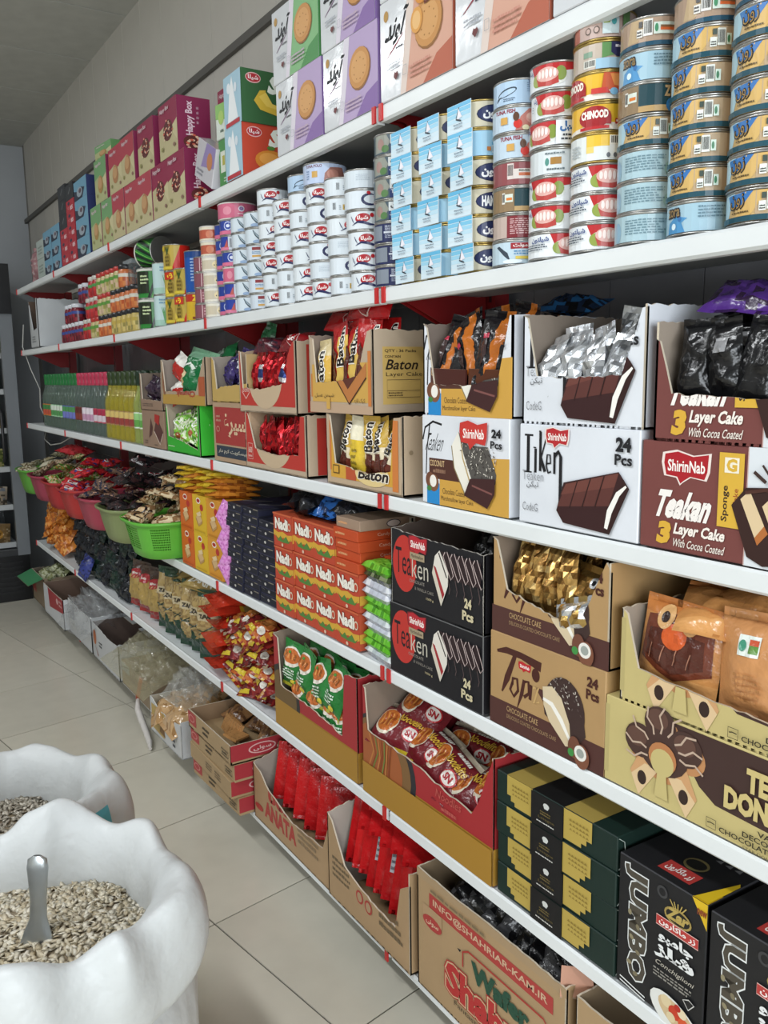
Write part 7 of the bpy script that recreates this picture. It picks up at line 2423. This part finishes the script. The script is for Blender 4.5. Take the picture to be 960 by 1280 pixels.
KN = {'g': 'green', 'r': 'red', 'c': 'crimson'}
jw = (3.466 - 2.425) / 7
for i, k in enumerate('ggrrrcc'[:7]):
    carton('jelly_box', KN[k] + ' and cream tall sweet box, lower row, ' + WORDS[i + 1] + ' from left', jw - .003, .10, .152, (.003 + .002 * (i % 2), 3.466 - jw * (i + .5), ZA), FACE, {'g': '6f9a68', 'r': 'a8404c', 'c': '8a2444'}[k], f_jelly(k), s_jelly, None, 'box', 'tall sweet boxes on the top shelf', 'gloss', 'c9c4b0')
px_up = [3.40, 3.19, 3.03, 2.88, 2.66, 2.435]
for i, k in enumerate('grrcc'):
    w_ = min(px_up[i] - px_up[i + 1], .16)
    carton('jelly_box', KN[k] + ' and cream tall sweet box, upper row, ' + WORDS[i + 1] + ' from left', w_ - .003, .10, .150, (.003 + .003 * (i % 2), (px_up[i] + px_up[i + 1]) / 2, ZA + .1525), FACE, {'g': '6f9a68', 'r': 'a8404c', 'c': '8a2444'}[k], f_jelly(k), s_jelly, None, 'box', 'tall sweet boxes on the top shelf', 'gloss', 'c9c4b0')
carton('jelly_box', 'crimson tall sweet box further back by the gift cartons', .14, .10, .152, (.10, 2.33, ZA + .0), FACE, '7d1f48', f_jelly('c'), s_jelly, None, 'box', 'tall sweet boxes on the top shelf', 'gloss')
carton('jelly_box', 'crimson tall sweet box further back, on another one', .14, .10, .150, (.10, 2.33, ZA + .1525), FACE, '7d1f48', f_jelly('c'), s_jelly, None, 'box', 'tall sweet boxes on the top shelf', 'gloss')
carton('jelly_box', 'green sweet box lying flat on the upper row', .16, .13, .055, (.02, 3.30, ZA + .303), FACE + .1, '5f8f58', f_jelly('g'), None, None, 'box', None, 'gloss')
carton('small_box', 'small green box standing below white and green one', .055, .07, .115, (.012, 2.165, ZA), FACE + .05, '4c8a4c', lambda a: (a.r(.2, .3, .7, .75, 'cdd2c4'), a.r(.4, .45, .65, .65, 'a8a03c'), a.words(.5, .08, .9, .2, 2, 'c4d2c0', 2)), lambda a: a.r(0, 0, 1, 1, '3f7a44'), None, 'box', None, 'gloss')
carton('small_box', 'small white and green box on the green box', .055, .07, .085, (.010, 2.165, ZA + .1153), FACE + .12, 'c4ccc2', lambda a: (a.poly([(0, .6), (1, .5), (1, 1), (0, 1)], '7fae5a'), a.e(.5, .6, .25, .2, '9cba5c'), a.words(.4, .15, .8, .3, 1, '5a6a5c', 2)), None, None, 'box', None, 'gloss')
o = carton('biscuit_box', 'white and purple small box leaning before crimson boxes', .13, .035, .10, (-.0, 2.285, ZA + .004), (0, .45, FACE), 'c9c6cc', lambda a: (a.poly([(.3, .35), (1, .5), (1, 1), (.5, 1)], '8a7aa8'), a.e(.75, .6, .15, .22, 'b8784c'), a.words(.1, .1, .5, .3, 2, '8a8a92', 3)), None, None, 'box', None, 'wrap')
o.location = (.0, 2.285, ZA + .031)


# tea boxes at the far end
def f_tea(a):
    a.r(0, 0, 1, 1, '6a96ae'); a.poly([(0, 0), (.65, 0), (.85, .45), (.5, .6), (.3, .42), (0, .55)], '2c3444'); a.e(.45, .35, .22, .25, '8f9aa4'); a.e(.5, .4, .1, .12, '5a4a54')


def s_tea(a):
    a.r(0, 0, 1, 1, '1f2a5c'); a.e(.7, .35, .2, .15, 'c4bc6a'); a.e(.65, .75, .12, .1, 'b8bcc4'); a.e(.8, .6, .08, .07, 'c9cdd2')


def f_redtea(a):
    a.r(0, 0, 1, 1, 'a8303a'); a.e(.35, .75, .14, .14, '3a3448'); a.t('85', .5, .15, .85, .5, 'd5b0b4', .06); a.words(.2, .3, .4, .5, 2, 'c48a8e', 3)


def f_blacktea(a):
    a.r(0, 0, 1, 1, '2f3134'); a.line([(.4, .4), (.65, .75)], .05, '8f9294')


GT = 'small boxes at the far end of the top shelf'
for r_ in range(4):
    carton('tea_box', 'sky blue and navy box beside green sweet boxes, ' + level(r_, 4), .20, .10, .072, (.004, 3.60, ZA + .0725 * r_), FACE, '2a3868', f_tea, s_tea, None, 'box', GT, 'gloss')
for c_ in range(2):
    for r_ in range(5 - 2 * c_):
        carton('tea_box', 'bright red box, ' + ('right', 'left')[c_] + ' pile, ' + level(r_, 5 - 2 * c_), .135, .10, .048, (.004, 3.78 + .138 * c_, ZA + .0485 * r_), FACE, '9c2a34', f_redtea, None, None, 'box', GT, 'gloss')
for r_ in range(3):
    carton('tea_box', 'black box on the left red pile, ' + level(r_, 3), .135, .10, .058, (.004, 3.918, ZA + .1456 + .0585 * r_), FACE, '2a2b2e', f_blacktea, None, None, 'box', GT, 'gloss')
carton('tea_box', 'black box with red lid on the right red pile', .135, .10, .06, (.004, 3.78, ZA + .2428), FACE, '2a2b2e', f_blacktea, None, lambda a: a.r(0, 0, 1, .5, '8a2a30'), 'box', GT, 'gloss')
for c_ in range(2):
    for r_ in range(3):
        carton('tea_box', 'light blue and navy box, ' + ('right', 'left')[c_] + ' far pile, ' + level(r_, 3), .17, .10, .062, (.004, 4.08 + .173 * c_, ZA + .0625 * r_), FACE, '2a3868', f_tea, s_tea, None, 'box', GT, 'gloss')
carton('tea_box', 'light blue box alone above the far pile by black boxes', .10, .10, .062, (.05, 4.05, ZA + .1877), FACE, '4f8fb8', f_tea, s_tea, None, 'box', GT, 'gloss')
for r_ in range(2):
    carton('white_box', 'plain white box near far end of top shelf, ' + level(r_, 2), .17, .09, .085, (.006, 4.43, ZA + .0855 * r_), FACE, 'a9b5ae', lambda a: a.words(.2, .2, .8, .7, 3, '8a968f', 3), None, None, 'box', GT, 'gloss')
pkb = Proto(pillow('sweet_bag', .17, .17, .07, mixed(['a88a8a', '9c7478', 'b5a0a0'], 3), 331, 10, 10, 'film', .6, .07))
pkb.use((.06, 4.68, ZA + .088), (-.1, .05, FACE + .3), 'pinkish clear sweet bag at far end of top shelf', 'bag')

# ================================================================ far end of the second shelf: jars and white carton
ZB = LEVEL['B']


def jar_proto(name, fruit, lidc, band):
    m = MB()
    m.lathe([(.026, 0), (.029, .004), (.029, .050), (.026, .060), (.0245, .064)], fruit[0], 'gloss', 16)
    for k in range(5):
        pass
    body = m.obj(name)
    m = MB(); m.lathe([(.026, .063), (.0275, .065), (.0275, .078), (.025, .0795)], lidc, 'gloss', 16); m.obj('lid', body)
    m = MB()
    seg = 16
    rows = [[(.0294 * cos(2 * pi * k / seg), .0294 * sin(2 * pi * k / seg), z) for k in range(seg)] for z in (.006, .022, .036, .048)]
    m.grid(rows, lambda i, j: fruit[(i + j) % len(fruit)] if i < 2 else band, 'gloss', True, close=True)
    m.obj('label', body)
    return Proto(body)


JP = {'cherry': jar_proto('jam_jar', ['6d1f2c', '8a2a34', '4c1820'], 'c4c6cc', '3a4a8a'), 'strawberry': jar_proto('jam_jar', ['a32a2c', 'b5383a', '8a1f24'], 'b8b4ac', '4c8a4c'),
      'apple': jar_proto('jam_jar', ['b5a878', '8f8a4c', 'c4a890'], 'a8322c', '5a8a3c'), 'peach': jar_proto('jam_jar', ['b8683c', 'c47a44', 'a8502c'], '232326', 'c9c4b8'), 'lemon': jar_proto('jam_jar', ['b5a05c', 'c4b070', '8a8048'], '232326', 'b09a4c')}
ROWS = (('cherry', 4, 'cccc'), ('strawberry', 2, 'ss'), ('peach', 3, 'ppp'), ('lemon', 5, 'lllll'))
seq0 = ['lemon'] * 5 + ['peach'] * 3 + ['apple'] * 2 + ['strawberry'] * 2
seq1 = ['peach'] * 5 + ['apple'] * 3 + ['strawberry'] * 3
seq2 = ['peach'] + ['apple'] * 5 + ['strawberry'] * 2
y00 = 3.035
for lay, seq in enumerate((seq0, seq1, seq2)):
    for i, k in enumerate(seq):
        for d_ in (0, 1):
            JP[k].use((.036 + .062 * d_, y00 + .0615 * (i + (2 if lay == 2 else 0)), ZB + .0796 * lay), .4 * i, k.replace('cherry', 'dark cherry') + ' jam jar, ' + ('bottom', 'middle', 'top')[lay] + ' layer, ' + WORDS[i + 1] + ' from right' + ('' if d_ == 0 else ', behind'), 'jar', 'jam jars stacked on the second shelf')
for lay, n in enumerate((6, 3, 2)):
    for i in range(n):
        for d_ in (0, 1):
            JP['cherry'].use((.036 + .062 * d_ + (.03 if lay == 2 else 0), 3.80 + .0615 * i + (.06, .10, .02)[lay] * (1 if lay else 0), ZB + .0796 * lay), .3 * i, 'dark cherry jam jar with blue band, ' + ('bottom', 'middle', 'top')[lay] + ' layer, ' + WORDS[i + 1] + ' from right' + ('' if d_ == 0 else ', behind'), 'jar', 'jam jars stacked on the second shelf')
m = MB()
m.box(-.05, 0, 0, .05, .06, .095, 'aab4b6', 'clear_film'); m.box(-.048, .002, .08, .048, .058, .094, '8a8f92', 'gloss'); m.box(-.03, -.0006, .02, .02, -.0002, .05, '34363a', 'gloss')
tag(put(m.obj('clear_box'), (.035, 3.14, ZB + .1595), FACE), 'clear plastic box standing on jars beside green tins', 'box')
open_carton('white_carton', 'tall white carton with brown inside standing at far end by jars', .20, .24, .235, (-.005, 4.66, ZB), FACE, 'b5b8ba', '4c3a2c', ((0, .95), (.35, .35), (.85, .40), (.9, 1), (1, 1)), lambda a: a.words(.2, .1, .7, .25, 3, '7a7d80', 2), None, group=None, seed=61, torn='c4c6c6')

# ================================================================ sacks of seeds in the foreground
def sack(label, cx, cy, R, H, seed, seedz, peak_dir, patch=None):
    """woven bag with a rolled-over mouth; profile from floor up, over the rim and down inside"""
    b = MB()
    seg = 96
    prof = [(.80, 0.0), (.92, .02), (1.02, .12), (1.08, .26), (1.06, .36), (.97, H - .14), (1.02, H - .142), (1.085, H - .125), (1.09, H - .075), (1.03, H - .025), (.955, H), (.87, H - .004), (.79, H - .030), (.735, H - .075), (.72, H - .13)]
    rows = []
    for i, (r, z) in enumerate(prof):
        row_ = []
        f = max(0, min(1, (z - .2) / (H - .2))) if i < 10 else 1.0
        inn = max(0, i - 9) / 5.0
        for k in range(seg):
            t = 2 * pi * k / seg
            n1 = noise.noise((cos(t) * 1.3 + seed, sin(t) * 1.3, z * 1.5))
            n2 = noise.noise((cos(t) * 3.2 + seed * 2, sin(t) * 3.2, z * 5 + seed))
            n3 = noise.noise((cos(t) * 8 + seed, sin(t) * 8, z * 10))
            rid = (1 - abs(noise.noise((cos(t) * 2.2 + 9 * seed, sin(t) * 2.2, z * 3 + 2)))) ** 3
            rr = r * R * (1 + .05 * n1 + .06 * n2 * (.4 + f) + .02 * n3 + (.042 * (rid - .4) * (1 if i > 4 else .5) if i < 12 else 0))
            pk = math.exp(-((((t - peak_dir + pi) % (2 * pi)) - pi) / .38) ** 2)
            pk2 = math.exp(-((((t - peak_dir + 2.05 + pi) % (2 * pi)) - pi) / .30) ** 2)
            rr *= 1 - (.16 * pk * f if i >= 6 else 0) + (.10 * pk2 * (1 if 5 < i < 12 else 0))
            zz = z + (.022 * pk * f if i >= 5 else 0) * (1 - .2 * inn) + .030 * n2 * f * (i > 4) + .012 * (rid - .4) * f * (i > 4) + .03 * n1 * f * (i > 4) + (.045 * noise.noise((cos(t) * 1.1 + 5 * seed, sin(t) * 1.1, 0)) if 4 < i < 8 else 0)
            row_.append((rr * cos(t), rr * sin(t), max(0.0, zz)))
        rows.append(row_)
    b.grid(rows, lambda i, j: '5fb4c4' if patch and i in (6, 7, 8) and patch[0] < (360 * j / seg + 180) % 360 - 180 < patch[1] else 'c6c9c9', 'woven', True, close=True)
    b.face(rows[0][::-1], 'c6c9c9', 'woven')
    o = b.obj('seed_sack')
    s = o.modifiers.new('soft', 'SUBSURF')
    s.levels = 1
    s.render_levels = 2
    return tag(put(o, (cx, cy, 0)), label, 'sack'), rows


def seeds(label, cx, cy, R, z, seed, n, cols):
    """loose seeds: a mound covered with single flat pointed seeds"""
    b = MB()
    rs = random.Random(seed)
    def hz(x, y):
        return .035 * (1 - (x * x + y * y) / (R * R)) + .012 * noise.noise((x * 9 + seed, y * 9, 1))
    N = 22
    rows = [[(R * i / N * cos(2 * pi * k / 40), R * i / N * sin(2 * pi * k / 40), hz(R * i / N * cos(2 * pi * k / 40), R * i / N * sin(2 * pi * k / 40))) for k in range(40)] for i in range(1, N + 1)]
    b.grid(rows, '8a7c66', 'food', True, close=True, flip=True)
    b.face(rows[0], '8a7c66', 'food')
    for i in range(n):
        a, q = rs.uniform(0, 2 * pi), R * sqrt(rs.random()) * .99
        x, y = q * cos(a), q * sin(a)
        L, W, T = rs.uniform(.0085, .0115), rs.uniform(.0042, .0055), .0016
        e = Euler((rs.gauss(0, .45), rs.gauss(0, .4), rs.uniform(0, 6.28)))
        M = e.to_matrix()
        c = Vector((x, y, hz(x, y) + .0025))
        P = [Vector(p) for p in ((L, 0, 0), (.3 * L, W, 0), (-.6 * L, W * .9, 0), (-L, 0, 0), (-.6 * L, -W * .9, 0), (.3 * L, -W, 0), (-.1 * L, 0, T), (-.1 * L, 0, -T))]
        P = [c + M @ p for p in P]
        n0 = len(b.v)
        b.v.extend(tuple(p) for p in P)
        col = lin(cols[rs.randrange(len(cols))])
        for k in range(6):
            b.f.append((n0 + k, n0 + (k + 1) % 6, n0 + 6)); b.c.append(col); b.m.append('ink'); b.sm.append(True)
            b.f.append((n0 + (k + 1) % 6, n0 + k, n0 + 7)); b.c.append(col); b.m.append('ink'); b.sm.append(True)
    return tag(put(b.obj('pumpkin_seeds'), (cx, cy, z)), label, 'seeds', kind='stuff')


SC = (-.70, 1.36)
sack('white woven sack of pale seeds with metal scoop, in the foreground', SC[0], SC[1], .235, .53, 3, .44, radians(76))
seeds('pale pumpkin seeds filling the nearer white sack', SC[0], SC[1], .205, .412, 5, 2900, ['d8cfba', 'cbbfa6', 'e0d9c8', 'bcae92', 'd2c8b0'])
SC2 = (-.685, 1.865)
sk2, _ = sack('white woven sack behind the nearer one, with a blue patch', SC2[0], SC2[1], .225, .465, 8, .44, radians(100), (-66, -38))
seeds('greyish seeds filling the sack behind', SC2[0], SC2[1], .198, .350, 6, 1500, ['bdb5a6', 'a79f90', 'cfc8ba', '8f887a'])
# scoop standing in the seeds
m = MB()
path = [(0, 0, -.02), (0, .006, .012), (0, .010, .03), (0, .008, .06), (0, .004, .09), (0, .0, .115), (0, -.003, .130), (0, -.004, .136)]
wid = [.030, .020, .0135, .0125, .0145, .0165, .0145, .006]
thk = [.004, .006, .008, .0085, .0085, .008, .006, .003]
rows = []
for (x, y, z), w, t in zip(path, wid, thk):
    rows.append([(w * math.copysign(abs(cos(a)) ** .8, cos(a)), y + t * sin(a), z) for a in [2 * pi * k / 20 for k in range(20)]])
m.grid(rows, 'b9bec0', 'tin', True, close=True)
m.face(rows[-1], 'b9bec0', 'tin')
bowl = []
o = put(m.obj('scoop'), (-.705, 1.325, .452), (-.12, .06, -.42))
tag(o, 'grey metal scoop standing upright in seeds of nearer sack', 'scoop')
